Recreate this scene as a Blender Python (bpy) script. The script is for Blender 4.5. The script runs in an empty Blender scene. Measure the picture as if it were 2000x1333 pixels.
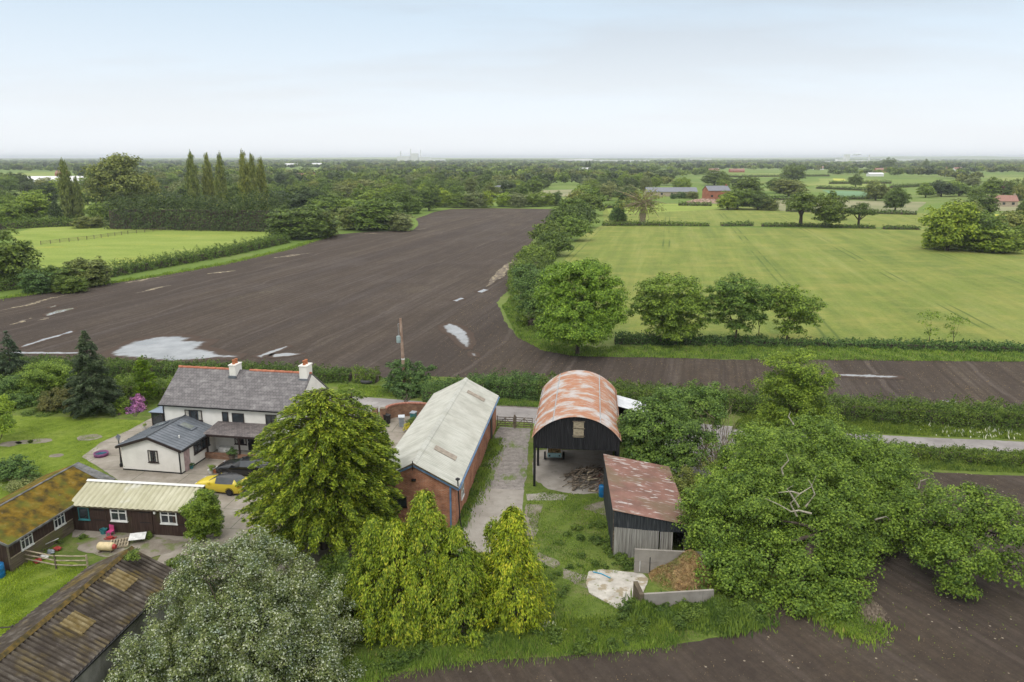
import bpy, math, random
import numpy as np
random.seed(7); RN=np.random.default_rng(7)
S=bpy.context.scene; COL=S.collection
# ---------------- camera, world, sun, exposure ----------------
F=1500.; H=27.; TH=math.atan(358.5/1500)
cam=bpy.data.cameras.new('camera'); co=bpy.data.objects.new('camera',cam); COL.objects.link(co)
cam.sensor_width=36; cam.lens=F/2000*36; cam.clip_start=.5; cam.clip_end=90000
co.location=(0,0,H); co.rotation_euler=(math.pi/2-TH,0,0); S.camera=co
S.render.resolution_x=1024; S.render.resolution_y=682
S.view_settings.view_transform='Standard'; S.view_settings.look='None'; S.view_settings.exposure=0; S.view_settings.gamma=1
EL,AZ=math.radians(52),math.radians(205)   # sun elevation, compass azimuth (behind the camera, to the left)
w=bpy.data.worlds.new('World'); S.world=w; w.use_nodes=True
n=w.node_tree.nodes; l=w.node_tree.links; n.clear()
out=n.new('ShaderNodeOutputWorld'); bg=n.new('ShaderNodeBackground'); bg.inputs[1].default_value=.12
sky=n.new('ShaderNodeTexSky'); sky.sky_type='NISHITA'; sky.sun_disc=False; sky.sun_elevation=EL; sky.sun_rotation=AZ; sky.air_density=1; sky.dust_density=2; sky.altitude=30
tc=n.new('ShaderNodeTexCoord'); sep=n.new('ShaderNodeSeparateXYZ'); l.new(tc.outputs['Generated'],sep.inputs[0])
# cloud sheet: stretched noise looked up on a plane overhead
zz=n.new('ShaderNodeMath'); zz.operation='MAXIMUM'; zz.inputs[1].default_value=0.0; l.new(sep.outputs[2],zz.inputs[0])
za=n.new('ShaderNodeMath'); za.operation='ADD'; za.inputs[1].default_value=.12; l.new(zz.outputs[0],za.inputs[0])
dv=n.new('ShaderNodeVectorMath'); dv.operation='DIVIDE'; cb=n.new('ShaderNodeCombineXYZ')
for i in range(3): l.new(za.outputs[0],cb.inputs[i])
l.new(tc.outputs['Generated'],dv.inputs[0]); l.new(cb.outputs[0],dv.inputs[1])
mp=n.new('ShaderNodeMapping'); mp.inputs['Scale'].default_value=(.42,.8,.4); mp.inputs['Location'].default_value=(3.1,.9,0); l.new(dv.outputs[0],mp.inputs[0])
nz=n.new('ShaderNodeTexNoise'); nz.inputs['Scale'].default_value=1.0; nz.inputs['Detail'].default_value=7; nz.inputs['Roughness'].default_value=.5; l.new(mp.outputs[0],nz.inputs[0])
cr=n.new('ShaderNodeValToRGB'); cr.color_ramp.elements[0].position=.44; cr.color_ramp.elements[1].position=.60
cr.color_ramp.elements[0].color=(6.2,7.35,8.4,1); cr.color_ramp.elements[1].color=(5.7,6.35,7.0,1)
l.new(nz.outputs[0],cr.inputs[0])
# bright haze band low in the sky
hr=n.new('ShaderNodeMapRange'); hr.inputs[1].default_value=0; hr.inputs[2].default_value=.17; hr.inputs[3].default_value=1; hr.inputs[4].default_value=0; l.new(zz.outputs[0],hr.inputs[0])
m1=n.new('ShaderNodeMixRGB'); m1.inputs[2].default_value=(9.2,9.45,9.8,1); l.new(hr.outputs[0],m1.inputs[0]); l.new(cr.outputs[0],m1.inputs[1])
m2=n.new('ShaderNodeMixRGB'); m2.inputs[0].default_value=.85; l.new(sky.outputs[0],m2.inputs[1]); l.new(m1.outputs[0],m2.inputs[2])
# an overcast sky is brightest overhead
zr=n.new('ShaderNodeMapRange'); zr.inputs[1].default_value=.2; zr.inputs[2].default_value=.8; zr.inputs[3].default_value=1; zr.inputs[4].default_value=2.1; l.new(zz.outputs[0],zr.inputs[0])
m4=n.new('ShaderNodeMixRGB'); m4.inputs[2].default_value=(7.0,6.95,6.8,1); zw=n.new('ShaderNodeMapRange'); zw.inputs[1].default_value=.2; zw.inputs[2].default_value=.45; l.new(zz.outputs[0],zw.inputs[0]); l.new(zw.outputs[0],m4.inputs[0]); l.new(m2.outputs[0],m4.inputs[1])
m3=n.new('ShaderNodeVectorMath'); m3.operation='SCALE'; l.new(m4.outputs[0],m3.inputs[0]); l.new(zr.outputs[0],m3.inputs['Scale'])
l.new(m3.outputs[0],bg.inputs[0]); l.new(bg.outputs[0],out.inputs[0])
sl=bpy.data.lights.new('sun','SUN'); sl.energy=1.0; sl.angle=math.radians(14); sl.color=(1,.96,.9)
so=bpy.data.objects.new('sun',sl); COL.objects.link(so); so.rotation_euler=(math.pi/2-EL,0,math.pi-AZ)

# ---------------- pixel of the photo (2000 px wide) -> point of the place ----------------
cT,sT=math.cos(TH),math.sin(TH)
def P(u,v,z=0.):
    y=-(v-666.5)/F; t=(z-H)/(-sT+y*cT); return ((u-1000)/F*t,(cT+y*sT)*t,z)
def A(u,v,Y):
    y=-(v-666.5)/F; t=Y/(cT+y*sT); return ((u-1000)/F*t,Y,H+(-sT+y*cT)*t)
def DEP(p): return p[1]*cT-(p[2]-H)*sT
# ---------------- materials ----------------
def _base(name):
    m=bpy.data.materials.new(name); m.use_nodes=True; nt=m.node_tree; b=nt.nodes['Principled BSDF']; return m,nt,b
def N(nt,typ,**k):
    nd=nt.nodes.new(typ)
    for a,v in k.items(): setattr(nd,a,v)
    return nd
def vec(nt,scale=(1,1,1),rot=0,obj=True,loc=(0,0,0)):
    if obj: t=N(nt,'ShaderNodeTexCoord').outputs['Object']
    else: t=N(nt,'ShaderNodeNewGeometry').outputs['Position']
    if rot:
        r=N(nt,'ShaderNodeVectorRotate'); r.rotation_type='Z_AXIS'; r.inputs['Angle'].default_value=-rot; nt.links.new(t,r.inputs[0]); t=r.outputs[0]
    m=N(nt,'ShaderNodeMapping'); m.inputs['Scale'].default_value=scale; m.inputs['Location'].default_value=loc; nt.links.new(t,m.inputs[0]); return m.outputs[0]
def noise(nt,v,sc,det=6,ro=.55):
    x=N(nt,'ShaderNodeTexNoise'); x.inputs['Scale'].default_value=sc; x.inputs['Detail'].default_value=det; x.inputs['Roughness'].default_value=ro; nt.links.new(v,x.inputs['Vector']); return x.outputs['Fac']
def ramp(nt,f,stops):
    r=N(nt,'ShaderNodeValToRGB'); e=r.color_ramp.elements
    while len(e)<len(stops): e.new(.5)
    for i,(p,c) in enumerate(stops): e[i].position=p; e[i].color=(*c,1)
    nt.links.new(f,r.inputs[0]); return r.outputs[0]
def mix(nt,f,a,b,mode='MIX'):
    m=N(nt,'ShaderNodeMixRGB'); m.blend_type=mode
    for i,x in ((0,f),(1,a),(2,b)):
        if isinstance(x,(int,float)): m.inputs[i].default_value=x
        elif isinstance(x,tuple): m.inputs[i].default_value=(*x,1)
        else: nt.links.new(x,m.inputs[i])
    return m.outputs[0]
def mrange(nt,f,a,b,c=0,d=1):
    m=N(nt,'ShaderNodeMapRange'); nt.links.new(f,m.inputs[0])
    for i,x in enumerate((a,b,c,d)): m.inputs[i+1].default_value=x
    return m.outputs[0]
def bump(nt,b,f,st,dist=.05):
    u=N(nt,'ShaderNodeBump'); u.inputs['Strength'].default_value=st; u.inputs['Distance'].default_value=dist; nt.links.new(f,u.inputs['Height']); nt.links.new(u.outputs[0],b.inputs['Normal'])
def fin(nt,b,col,rough=.85,spec=.3,metal=0):
    if isinstance(col,tuple): b.inputs['Base Color'].default_value=(*col,1)
    else: nt.links.new(col,b.inputs['Base Color'])
    b.inputs['Roughness'].default_value=rough; b.inputs['Specular IOR Level'].default_value=spec; b.inputs['Metallic'].default_value=metal
def simple(name,c,rough=.7,spec=.3,metal=0,c2=None,sc=3,scale=(1,1,1),lo=.4,hi=.65,bp=0,det=6):
    m,nt,b=_base(name)
    if c2 is None: c2=tuple(x*.72 for x in c)
    f=noise(nt,vec(nt,scale),sc,det)
    fin(nt,b,ramp(nt,f,[(lo,c2),(hi,c)]),rough,spec,metal)
    if bp: bump(nt,b,f,bp)
    return m
def multi(name,layers,rough=.85,spec=.25,bp=None,obj=True,rot=0):
    """layers: [(stops, noise scale, vector scale)] then each later layer (color, scale, vscale, lo, hi, strength)"""
    m,nt,b=_base(name)
    st,sc,vs=layers[0]; f0=noise(nt,vec(nt,vs,rot,obj),sc); c=ramp(nt,f0,st)
    for (cl,sc,vs,lo,hi,k) in layers[1:]:
        f=noise(nt,vec(nt,vs,rot,obj,(sc*3.1,7,2)),sc); c=mix(nt,mrange(nt,f,lo,hi,0,k),c,cl)
    fin(nt,b,c,rough,spec)
    if bp: bump(nt,b,noise(nt,vec(nt,bp[2] if len(bp)>2 else (1,1,1),rot,obj),bp[0],8,.7),bp[1],.15)
    return m
def fol(name,dk,lt,tip=None,tf=.0,trans=.3,nsc=.8,rough=.55):
    dk=tuple(a*k for a,k in zip(dk,(1.35,1.35,1.15))); lt=tuple(a*k for a,k in zip(lt,(2.1,1.95,1.5)))
    m,nt,b=_base(name)
    g=N(nt,'ShaderNodeNewGeometry'); r=g.outputs['Random Per Island']
    c=ramp(nt,r,[(0,dk),(1,lt)] if tip is None else [(0,dk),(1-tf,lt),(min(1,1-tf+.03),tip)])
    f=noise(nt,vec(nt,(1,1,1),0,False),nsc,3)
    oi=N(nt,'ShaderNodeObjectInfo'); c=mix(nt,1.0,c,ramp(nt,oi.outputs['Random'],[(0,(.80,.84,.9)),(.35,(.92,.95,.95)),(.7,(1.05,1.02,.95)),(1,(1.22,1.15,.9))]),'MULTIPLY')
    c=mix(nt,1.0,c,ramp(nt,f,[(.3,(.62,.7,.7)),(.7,(1.3,1.22,1.05))]),'MULTIPLY')
    fin(nt,b,c,rough,.25)
    t=N(nt,'ShaderNodeBsdfTranslucent'); nt.links.new(c,t.inputs[0]); s=N(nt,'ShaderNodeMixShader'); s.inputs[0].default_value=trans
    nt.links.new(b.outputs[0],s.inputs[1]); nt.links.new(t.outputs[0],s.inputs[2]); nt.links.new(s.outputs[0],nt.nodes['Material Output'].inputs[0]); return m
def brickm(name,c1,c2,mortar,sc=1):
    m,nt,b=_base(name)
    t=N(nt,'ShaderNodeTexCoord').outputs['Object']; s=N(nt,'ShaderNodeSeparateXYZ'); nt.links.new(t,s.inputs[0])
    a=N(nt,'ShaderNodeMath'); a.operation='ADD'; nt.links.new(s.outputs[0],a.inputs[0]); nt.links.new(s.outputs[1],a.inputs[1])
    cbn=N(nt,'ShaderNodeCombineXYZ'); nt.links.new(a.outputs[0],cbn.inputs[0]); nt.links.new(s.outputs[2],cbn.inputs[1])
    br=N(nt,'ShaderNodeTexBrick'); nt.links.new(cbn.outputs[0],br.inputs[0]); br.inputs['Scale'].default_value=1/sc
    br.inputs['Brick Width'].default_value=.24; br.inputs['Row Height'].default_value=.085; br.inputs['Mortar Size'].default_value=.008
    br.inputs['Color1'].default_value=(*c1,1); br.inputs['Color2'].default_value=(*c2,1); br.inputs['Mortar'].default_value=(*mortar,1)
    v=cbn.outputs[0]
    c=mix(nt,1.0,br.outputs[0],ramp(nt,noise(nt,v,.9,6,.7),[(.35,(.55,.5,.5)),(.65,(1.2,1.15,1.1))]),'MULTIPLY')
    mp2=N(nt,'ShaderNodeMapping'); mp2.inputs['Scale'].default_value=(4,.9,1) ; nt.links.new(v,mp2.inputs[0])
    mp3=N(nt,'ShaderNodeMapping'); mp3.inputs['Scale'].default_value=(.5,9,1) ; nt.links.new(v,mp3.inputs[0])
    c=mix(nt,mrange(nt,noise(nt,mp2.outputs[0],3,5,.8),.6,.75,0,.6),c,(.09,.04,.035))
    c=mix(nt,mrange(nt,noise(nt,mp3.outputs[0],1.3,4,.6),.58,.72,0,.65),c,(.48,.38,.32))
    fin(nt,b,c,.9,.2); bump(nt,b,br.outputs['Fac'],-.4,.01); return m
def slatem(name,ca,cb_,cc,row=.28,wid=.3):
    m,nt,b=_base(name); v=vec(nt)
    br=N(nt,'ShaderNodeTexBrick'); nt.links.new(v,br.inputs[0]); br.inputs['Scale'].default_value=1
    br.inputs['Brick Width'].default_value=wid; br.inputs['Row Height'].default_value=row; br.inputs['Mortar Size'].default_value=.012; br.inputs['Bias'].default_value=-.1
    br.inputs['Color1'].default_value=(*ca,1); br.inputs['Color2'].default_value=(*cb_,1); br.inputs['Mortar'].default_value=(.035,.033,.035,1)
    c=mix(nt,mrange(nt,noise(nt,vec(nt,(1,2.2,1)),.9,7,.75),.5,.68,0,.65),br.outputs[0],cc)
    c=mix(nt,mrange(nt,noise(nt,vec(nt,(3.2,.8,1)),1.3,6,.75),.58,.72,0,.6),c,(.10,.095,.105))
    fin(nt,b,c,.55,.4); bump(nt,b,br.outputs['Fac'],-.6,.02); return m
G={}
def trough_shade(m,axis,y0,per,col,k,sg=1):  # dark stripes in the sheet colour, painting the shade of the corrugation troughs
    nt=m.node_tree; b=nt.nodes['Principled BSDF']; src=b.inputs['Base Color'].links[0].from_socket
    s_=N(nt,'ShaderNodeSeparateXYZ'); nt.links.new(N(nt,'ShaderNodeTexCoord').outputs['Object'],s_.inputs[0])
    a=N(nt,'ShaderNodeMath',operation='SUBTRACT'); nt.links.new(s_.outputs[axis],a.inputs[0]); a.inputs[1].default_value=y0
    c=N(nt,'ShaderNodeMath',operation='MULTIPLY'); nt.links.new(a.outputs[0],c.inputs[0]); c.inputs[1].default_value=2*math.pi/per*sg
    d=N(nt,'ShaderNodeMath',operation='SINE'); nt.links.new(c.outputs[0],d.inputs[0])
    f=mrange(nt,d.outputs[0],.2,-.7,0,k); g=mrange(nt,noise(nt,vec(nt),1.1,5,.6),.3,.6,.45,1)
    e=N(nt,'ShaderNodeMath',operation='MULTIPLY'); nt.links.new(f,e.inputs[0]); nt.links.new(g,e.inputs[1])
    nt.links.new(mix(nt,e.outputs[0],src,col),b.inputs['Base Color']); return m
G['bark']=simple('bark',(.16,.13,.10),.9,.1,0,(.05,.04,.032),4,(1,1,.3),bp=.4)
G['bark_pale']=simple('pale_bark',(.45,.42,.35),.9,.1,0,(.25,.22,.17),6)
G['twig']=simple('twig',(.46,.38,.25),.9,.1,0,(.2,.16,.11),6)
G['soil']=None
def soilm(name,rot,specks=.5,straw=.35,rows=()):
    m,nt,b=_base(name)
    v=vec(nt,(1,1,1),rot,False)
    f=noise(nt,vec(nt,(1,.12,1),rot,False),.5,9,.7)
    c=ramp(nt,f,[(.3,(.084,.061,.044)),(.5,(.124,.095,.070)),(.72,(.182,.147,.112))])
    c=mix(nt,mrange(nt,noise(nt,vec(nt,(1,.03,1),rot,False),.07,6,.65),.44,.62,0,.75),c,(.066,.051,.044))
    c=mix(nt,mrange(nt,noise(nt,vec(nt,(1,.02,1),rot,False,(7,7,0)),.35,5,.65),.54,.68,0,.45),c,(.19,.16,.142))
    c=mix(nt,mrange(nt,noise(nt,vec(nt,(1,.6,1),rot,False,(3,9,0)),.12,7,.7),.52,.66,0,.6),c,(.066,.05,.04))
    c=mix(nt,mrange(nt,noise(nt,vec(nt,(1,1,1),rot,False),.045,5,.6),.5,.68,0,.5),c,(.165,.137,.122))
    fr=noise(nt,vec(nt,(2.2,.035,1),rot,False),1.1,5,.75)
    c=mix(nt,mrange(nt,fr,.35,.7,0,.6),c,(.05,.039,.033))
    c=mix(nt,mrange(nt,noise(nt,v,1.1,9,.85),.42,.62,.55,0),c,(.045,.035,.03))
    if rows:
        r=N(nt,'ShaderNodeVectorRotate'); r.rotation_type='Z_AXIS'; r.inputs['Angle'].default_value=-rot; nt.links.new(N(nt,'ShaderNodeNewGeometry').outputs['Position'],r.inputs[0])
        for per,wd_,col,k in rows:
            s_=N(nt,'ShaderNodeSeparateXYZ'); nt.links.new(r.outputs[0],s_.inputs[0]); wn=N(nt,'ShaderNodeMath'); wn.operation='MULTIPLY_ADD'; wn.inputs[1].default_value=per*.5; nt.links.new(noise(nt,vec(nt,(1,1,1),0,False),.05,3),wn.inputs[0]); nt.links.new(s_.outputs[0],wn.inputs[2])
            pp=N(nt,'ShaderNodeMath'); pp.operation='PINGPONG'; pp.inputs[1].default_value=per/2; nt.links.new(wn.outputs[0],pp.inputs[0])
            q0=N(nt,'ShaderNodeMath'); q0.operation='MULTIPLY'; nt.links.new(mrange(nt,pp.outputs[0],wd_*.5,wd_,k,0),q0.inputs[0]); nt.links.new(mrange(nt,noise(nt,vec(nt,(1,.1,1),rot,False,(per,2,1)),.25,5,.7),.42,.58,.15,1),q0.inputs[1])
            c=mix(nt,q0.outputs[0],c,col)
    # straw and stones lying on the soil
    vo=N(nt,'ShaderNodeTexVoronoi'); vo.inputs['Scale'].default_value=2.2; nt.links.new(v,vo.inputs[0])
    vc=N(nt,'ShaderNodeSeparateColor'); nt.links.new(vo.outputs['Color'],vc.inputs[0])
    d=mrange(nt,vo.outputs['Distance'],.10,.17,1,0); k=mrange(nt,vc.outputs[0],.80,.84,0,1)
    mm=N(nt,'ShaderNodeMath'); mm.operation='MULTIPLY'; nt.links.new(d,mm.inputs[0]); nt.links.new(k,mm.inputs[1])
    m3=N(nt,'ShaderNodeMath'); m3.operation='MULTIPLY'; m3.inputs[1].default_value=specks; nt.links.new(mm.outputs[0],m3.inputs[0])
    c=mix(nt,m3.outputs[0],c,(.42,.36,.27))
    fs=noise(nt,vec(nt,(1,.25,1),rot,False,(40,3,0)),.09,7,.7); fd=noise(nt,v,2.4,6,.8)
    q=N(nt,'ShaderNodeMath'); q.operation='MULTIPLY'; nt.links.new(mrange(nt,fs,.56,.68,0,1),q.inputs[0]); nt.links.new(mrange(nt,fd,.5,.62,0,straw),q.inputs[1])
    c=mix(nt,q.outputs[0],c,(.36,.30,.17))
    fin(nt,b,c,.95,.15)
    ad=N(nt,'ShaderNodeMath'); ad.operation='ADD'; nt.links.new(noise(nt,v,3.5,8,.75),ad.inputs[0]); nt.links.new(fr,ad.inputs[1])
    bump(nt,b,ad.outputs[0],.9,.25); return m
G['soil']=soilm('ploughed_soil',math.radians(-14),.5,.4,((4.0,.35,(.058,.044,.034),.6),(13,.4,(.17,.14,.122),.35),(1.3,.25,(.055,.042,.035),.55)))
G['soil2']=soilm('seedbed_soil',math.radians(24),.9,.15,((.75,.16,(.06,.046,.036),.45),(6,.3,(.15,.12,.105),.25)))
def grassm(name,a,b_,c_,yel=None,tram=None,sc=.12,vs=(1,1,1),rot=0):
    m,nt,b=_base(name)
    f=noise(nt,vec(nt,vs,rot,False),sc,9,.68); c=ramp(nt,f,[(.32,a),(.5,b_),(.7,c_)])
    f2=noise(nt,vec(nt,(1,1,1),0,False),1.6,7,.8); c=mix(nt,1.0,c,ramp(nt,f2,[(.3,(.62,.68,.6)),(.7,(1.25,1.2,1.1))]),'MULTIPLY')
    if yel:
        f3=noise(nt,vec(nt,(1,1.6,1),0,False,(9,4,0)),yel[1],9,.8); c=mix(nt,mrange(nt,f3,yel[2],yel[3],0,yel[4]),c,yel[0])
    if tram:
        ang,per,col,k=tram
        r=N(nt,'ShaderNodeVectorRotate'); r.rotation_type='Z_AXIS'; r.inputs['Angle'].default_value=-ang
        nt.links.new(N(nt,'ShaderNodeNewGeometry').outputs['Position'],r.inputs[0]); s=N(nt,'ShaderNodeSeparateXYZ'); nt.links.new(r.outputs[0],s.inputs[0])
        wob=noise(nt,vec(nt,(1,1,1),0,False),.03,3); wa=N(nt,'ShaderNodeMath'); wa.operation='MULTIPLY_ADD'; wa.inputs[1].default_value=.8; nt.links.new(wob,wa.inputs[0]); nt.links.new(s.outputs[0],wa.inputs[2])
        pp=N(nt,'ShaderNodeMath'); pp.operation='PINGPONG'; pp.inputs[1].default_value=per/2; nt.links.new(wa.outputs[0],pp.inputs[0])
        dd=N(nt,'ShaderNodeMath'); dd.operation='SUBTRACT'; dd.inputs[1].default_value=.95; nt.links.new(pp.outputs[0],dd.inputs[0])
        ab=N(nt,'ShaderNodeMath'); ab.operation='ABSOLUTE'; nt.links.new(dd.outputs[0],ab.inputs[0])
        tk=N(nt,'ShaderNodeMath'); tk.operation='MULTIPLY'; nt.links.new(mrange(nt,ab.outputs[0],.1,.38,k,0),tk.inputs[0]); nt.links.new(mrange(nt,noise(nt,vec(nt,(1,1,1),0,False),.035,4),.42,.58,0,1),tk.inputs[1])
        c=mix(nt,tk.outputs[0],c,col)
        fr=noise(nt,vec(nt,(.55,.02,1),ang,False),1.0,4,.6); c=mix(nt,mrange(nt,fr,.4,.7,0,.35),c,tuple(x*.62 for x in b_))
    fin(nt,b,c,.95,.12); bump(nt,b,f2,.8,.3); return m
G['grass']=grassm('rough_grass',(.085,.125,.026),(.13,.185,.038),(.19,.23,.065),((.24,.20,.11),.3,.52,.68,.75))
G['lawn']=grassm('lawn_grass',(.13,.19,.022),(.17,.235,.032),(.215,.27,.055),((.25,.26,.07),.35,.55,.7,.4),sc=.2)
G['crop']=grassm('crop',(.135,.185,.05),(.19,.238,.055),(.275,.298,.10),((.31,.29,.08),.07,.46,.64,.7),(math.radians(-11.4),26,(.075,.12,.03),.8),sc=.16,vs=(1,.07,1),rot=math.radians(-11.4))
G['pasture']=grassm('pasture',(.19,.26,.055),(.245,.31,.07),(.30,.345,.10),((.42,.36,.07),.04,.56,.68,.6),sc=.06,vs=(.7,1.5,1))
G['far_green']=grassm('meadow',(.17,.24,.06),(.23,.29,.075),(.28,.31,.10),((.32,.29,.14),.02,.5,.64,.7),sc=.02)
G['blue_green']=simple('young_crop',(.16,.27,.15),.9,.1,0,(.13,.22,.11),.02)
G['fallow']=simple('fallow_ground',(.30,.28,.17),.9,.1,0,(.21,.22,.11),.02)
G['rape']=simple('yellow_crop',(.55,.50,.06),.9,.1,0,(.4,.42,.08),.05)
G['road']=multi('road_tarmac',[([(.3,(.20,.185,.18)),(.7,(.30,.28,.27))],.5,(1,1,1)),((.36,.34,.33),.25,(1,1,1),.55,.7,.6),((.13,.115,.10),1.5,(1,1,1),.58,.7,.7)],obj=False,bp=(8,.3))
G['lane_edge']=multi('muddy_edge',[([(.3,(.11,.095,.085)),(.7,(.20,.175,.16))],1.5,(1,1,1))],obj=False,bp=(6,.4))
def pavem():
    m,nt,b=_base('paving_concrete'); v=vec(nt,(1,1,1),math.radians(-7),False)
    c=ramp(nt,noise(nt,v,.5,8,.7),[(.3,(.19,.165,.135)),(.5,(.27,.24,.20)),(.7,(.35,.32,.28))])
    c=mix(nt,mrange(nt,noise(nt,v,1.4,7,.75),.55,.7,0,.6),c,(.17,.17,.10))
    br=N(nt,'ShaderNodeTexBrick'); nt.links.new(v,br.inputs[0]); br.inputs['Brick Width'].default_value=4.2; br.inputs['Row Height'].default_value=3.1; br.inputs['Scale'].default_value=1; br.inputs['Mortar Size'].default_value=.04; br.inputs['Mortar Smooth'].default_value=.4
    c=mix(nt,mrange(nt,br.outputs['Fac'],0,1,0,.7),c,(.07,.08,.04)); fin(nt,b,c,.85,.25); bump(nt,b,noise(nt,v,6,6,.7),.3,.05); return m
G['pave']=pavem()
def cobblem():
    m,nt,b=_base('worn_track'); v=vec(nt,(1,1,1),0,False)
    vo=N(nt,'ShaderNodeTexVoronoi'); vo.feature='DISTANCE_TO_EDGE'; vo.inputs['Scale'].default_value=2.3; nt.links.new(v,vo.inputs[0])
    c=ramp(nt,noise(nt,v,2,7,.7),[(.3,(.17,.155,.14)),(.7,(.33,.30,.28))])
    c=mix(nt,mrange(nt,vo.outputs['Distance'],.01,.05,.35,0),c,(.07,.065,.04))
    c=mix(nt,mrange(nt,noise(nt,vec(nt,(1,.35,1),math.radians(-6),False),.8,6,.7),.54,.62,0,.9),c,(.12,.17,.035))
    fin(nt,b,c,.9,.2); bump(nt,b,vo.outputs['Distance'],.6,.1); return m
G['track']=cobblem()
G['concrete']=multi('pale_concrete',[([(.3,(.25,.225,.195)),(.7,(.36,.335,.30))],.7,(1,1,1)),((.20,.18,.15),1.6,(1,1,1),.56,.7,.6)],obj=False,bp=(6,.3))
G['dirt']=multi('trodden_dirt',[([(.3,(.15,.125,.095)),(.7,(.28,.25,.21))],.9,(1,1,1)),((.12,.15,.04),1.1,(1,1,1),.52,.62,.8)],obj=False,bp=(6,.5))
G['straw']=multi('spilt_straw',[([(.44,(.105,.082,.07)),(.52,(.30,.25,.16)),(.62,(.46,.39,.25))],1.3,(1,1,1)),((.105,.082,.07),.8,(1,1,1),.46,.56,.9)],obj=False,bp=(5,.5))
def waterm():
    m,nt,b=_base('puddle_water'); fin(nt,b,ramp(nt,noise(nt,vec(nt,(1,1,1),0,False),.3,5),[(.35,(.20,.185,.165)),(.65,(.31,.295,.275))]),.06,.9); b.inputs['IOR'].default_value=1.6
    d=N(nt,'ShaderNodeBsdfDiffuse'); d.inputs[0].default_value=(.085,.065,.054,1)
    at=N(nt,'ShaderNodeAttribute'); at.attribute_name='shore'; sh=N(nt,'ShaderNodeMath'); sh.operation='MULTIPLY_ADD'; sh.inputs[1].default_value=-.62; nt.links.new(at.outputs['Fac'],sh.inputs[0]); nt.links.new(noise(nt,vec(nt,(1.6,.35,1),math.radians(-60),False),1.5,8,.75),sh.inputs[2]); f=mrange(nt,sh.outputs[0],-.02,.12); ms=N(nt,'ShaderNodeMixShader'); nt.links.new(f,ms.inputs[0]); nt.links.new(b.outputs[0],ms.inputs[1]); nt.links.new(d.outputs[0],ms.inputs[2]); nt.links.new(ms.outputs[0],nt.nodes['Material Output'].inputs[0]); return m
G['wet_mud']=multi('wet_mud',[([(.3,(.045,.034,.028)),(.7,(.085,.066,.055))],1.2,(1,1,1))],.85,.3,(5,.4),False)
G['water']=waterm()
G['render']=multi('white_render',[([(.35,(.70,.68,.63)),(.6,(.80,.78,.73))],.8,(1,1,1)),((.58,.56,.49),.9,(1,1,.5),.56,.8,.35)],.8,.2)
G['dark_frame']=simple('dark_brown_frame',(.035,.022,.02),.5,.4)
G['glass']=simple('window_glass',(.035,.045,.055),.06,.8,0,(.02,.025,.03),1.5)
G['curtain']=simple('curtain',(.5,.48,.43),.9)
G['slate']=slatem('roof_slate',(.115,.105,.108),(.17,.158,.16),(.30,.285,.28))
G['slate2']=slatem('porch_slate',(.10,.085,.085),(.17,.145,.14),(.30,.26,.24),.22,.25)
G['ridge_tile']=simple('ridge_tile',(.50,.20,.12),.8,.2,0,(.36,.13,.08),3)
G['lead_roof']=simple('grey_sheet_roof',(.15,.165,.19),.5,.4,0,(.10,.115,.135),1.2)
G['blue_roof']=simple('blue_grey_panels',(.20,.25,.32),.35,.5,0,(.15,.19,.25),1)
G['brick']=brickm('red_brick',(.46,.195,.11),(.36,.135,.075),(.38,.32,.26))
G['brick2']=brickm('mixed_brick',(.28,.16,.10),(.20,.10,.065),(.22,.20,.15))
G['brick_cap']=simple('brick_coping',(.40,.20,.14),.9,.2,0,(.25,.10,.07),6)
def sheetm(name,stops,sc,vs,lay=(),rough=.6,spec=.3):
    return multi(name,[(stops,sc,vs)]+list(lay),rough,spec)
G['pale_sheet']=sheetm('pale_roof_sheet',[(.35,(.39,.385,.34)),(.5,(.47,.465,.415)),(.7,(.53,.53,.48))],.7,(1,1,1),[((.30,.31,.26),1.3,(.3,6,1),.50,.66,.6),((.34,.33,.25),.8,(1,1,1),.6,.75,.4)])
G['rooflight']=simple('weathered_rooflight',(.36,.31,.25),.7,.2,0,(.26,.22,.18),3)
G['rust_sheet']=sheetm('rusty_galvanised_sheet',[(.36,(.50,.51,.52)),(.45,(.43,.38,.34)),(.50,(.40,.20,.11)),(.7,(.36,.14,.065))],.8,(.55,.9,1),[((.58,.59,.60),2.4,(.4,4.5,1),.52,.66,.6),((.30,.11,.06),2.5,(.6,5,1),.5,.7,.6)])
G['galv']=sheetm('galvanised_sheet',[(.35,(.50,.52,.55)),(.7,(.66,.68,.70))],1.5,(1,1,1),[((.36,.2,.13),2,(1,3,1),.62,.7,.7)])
G['red_sheet']=sheetm('red_oxide_sheet',[(.3,(.15,.085,.065)),(.5,(.22,.112,.087)),(.7,(.28,.155,.122))],.8,(1,1,1),[((.52,.49,.47),1.6,(.7,4,1),.57,.63,.85),((.16,.12,.07),.35,(1,1,1),.48,.62,.8)])
G['cream_sheet']=sheetm('cream_roof_sheet',[(.3,(.38,.36,.24)),(.7,(.52,.50,.37))],.5,(1,1,1),[((.30,.29,.17),1.5,(3,.5,1),.5,.7,.5),((.62,.62,.6),.35,(1,1,1),.60,.66,.5)])
G['white_metal']=simple('white_painted_metal',(.72,.72,.70),.5,.4,0,(.6,.6,.58),2)
G['moss_roof']=sheetm('moss_covered_felt',[(.3,(.04,.032,.016)),(.45,(.095,.066,.014)),(.58,(.165,.105,.014)),(.72,(.20,.15,.04))],1.6,(1,1,1),[((.10,.12,.02),.6,(1,1,1),.5,.65,.8),((.20,.19,.18),5,(1,1,1),.66,.72,.5)],.95,.1)
G['felt']=simple('grey_felt',(.20,.20,.20),.9,.1,0,(.10,.10,.095),2)
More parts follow.
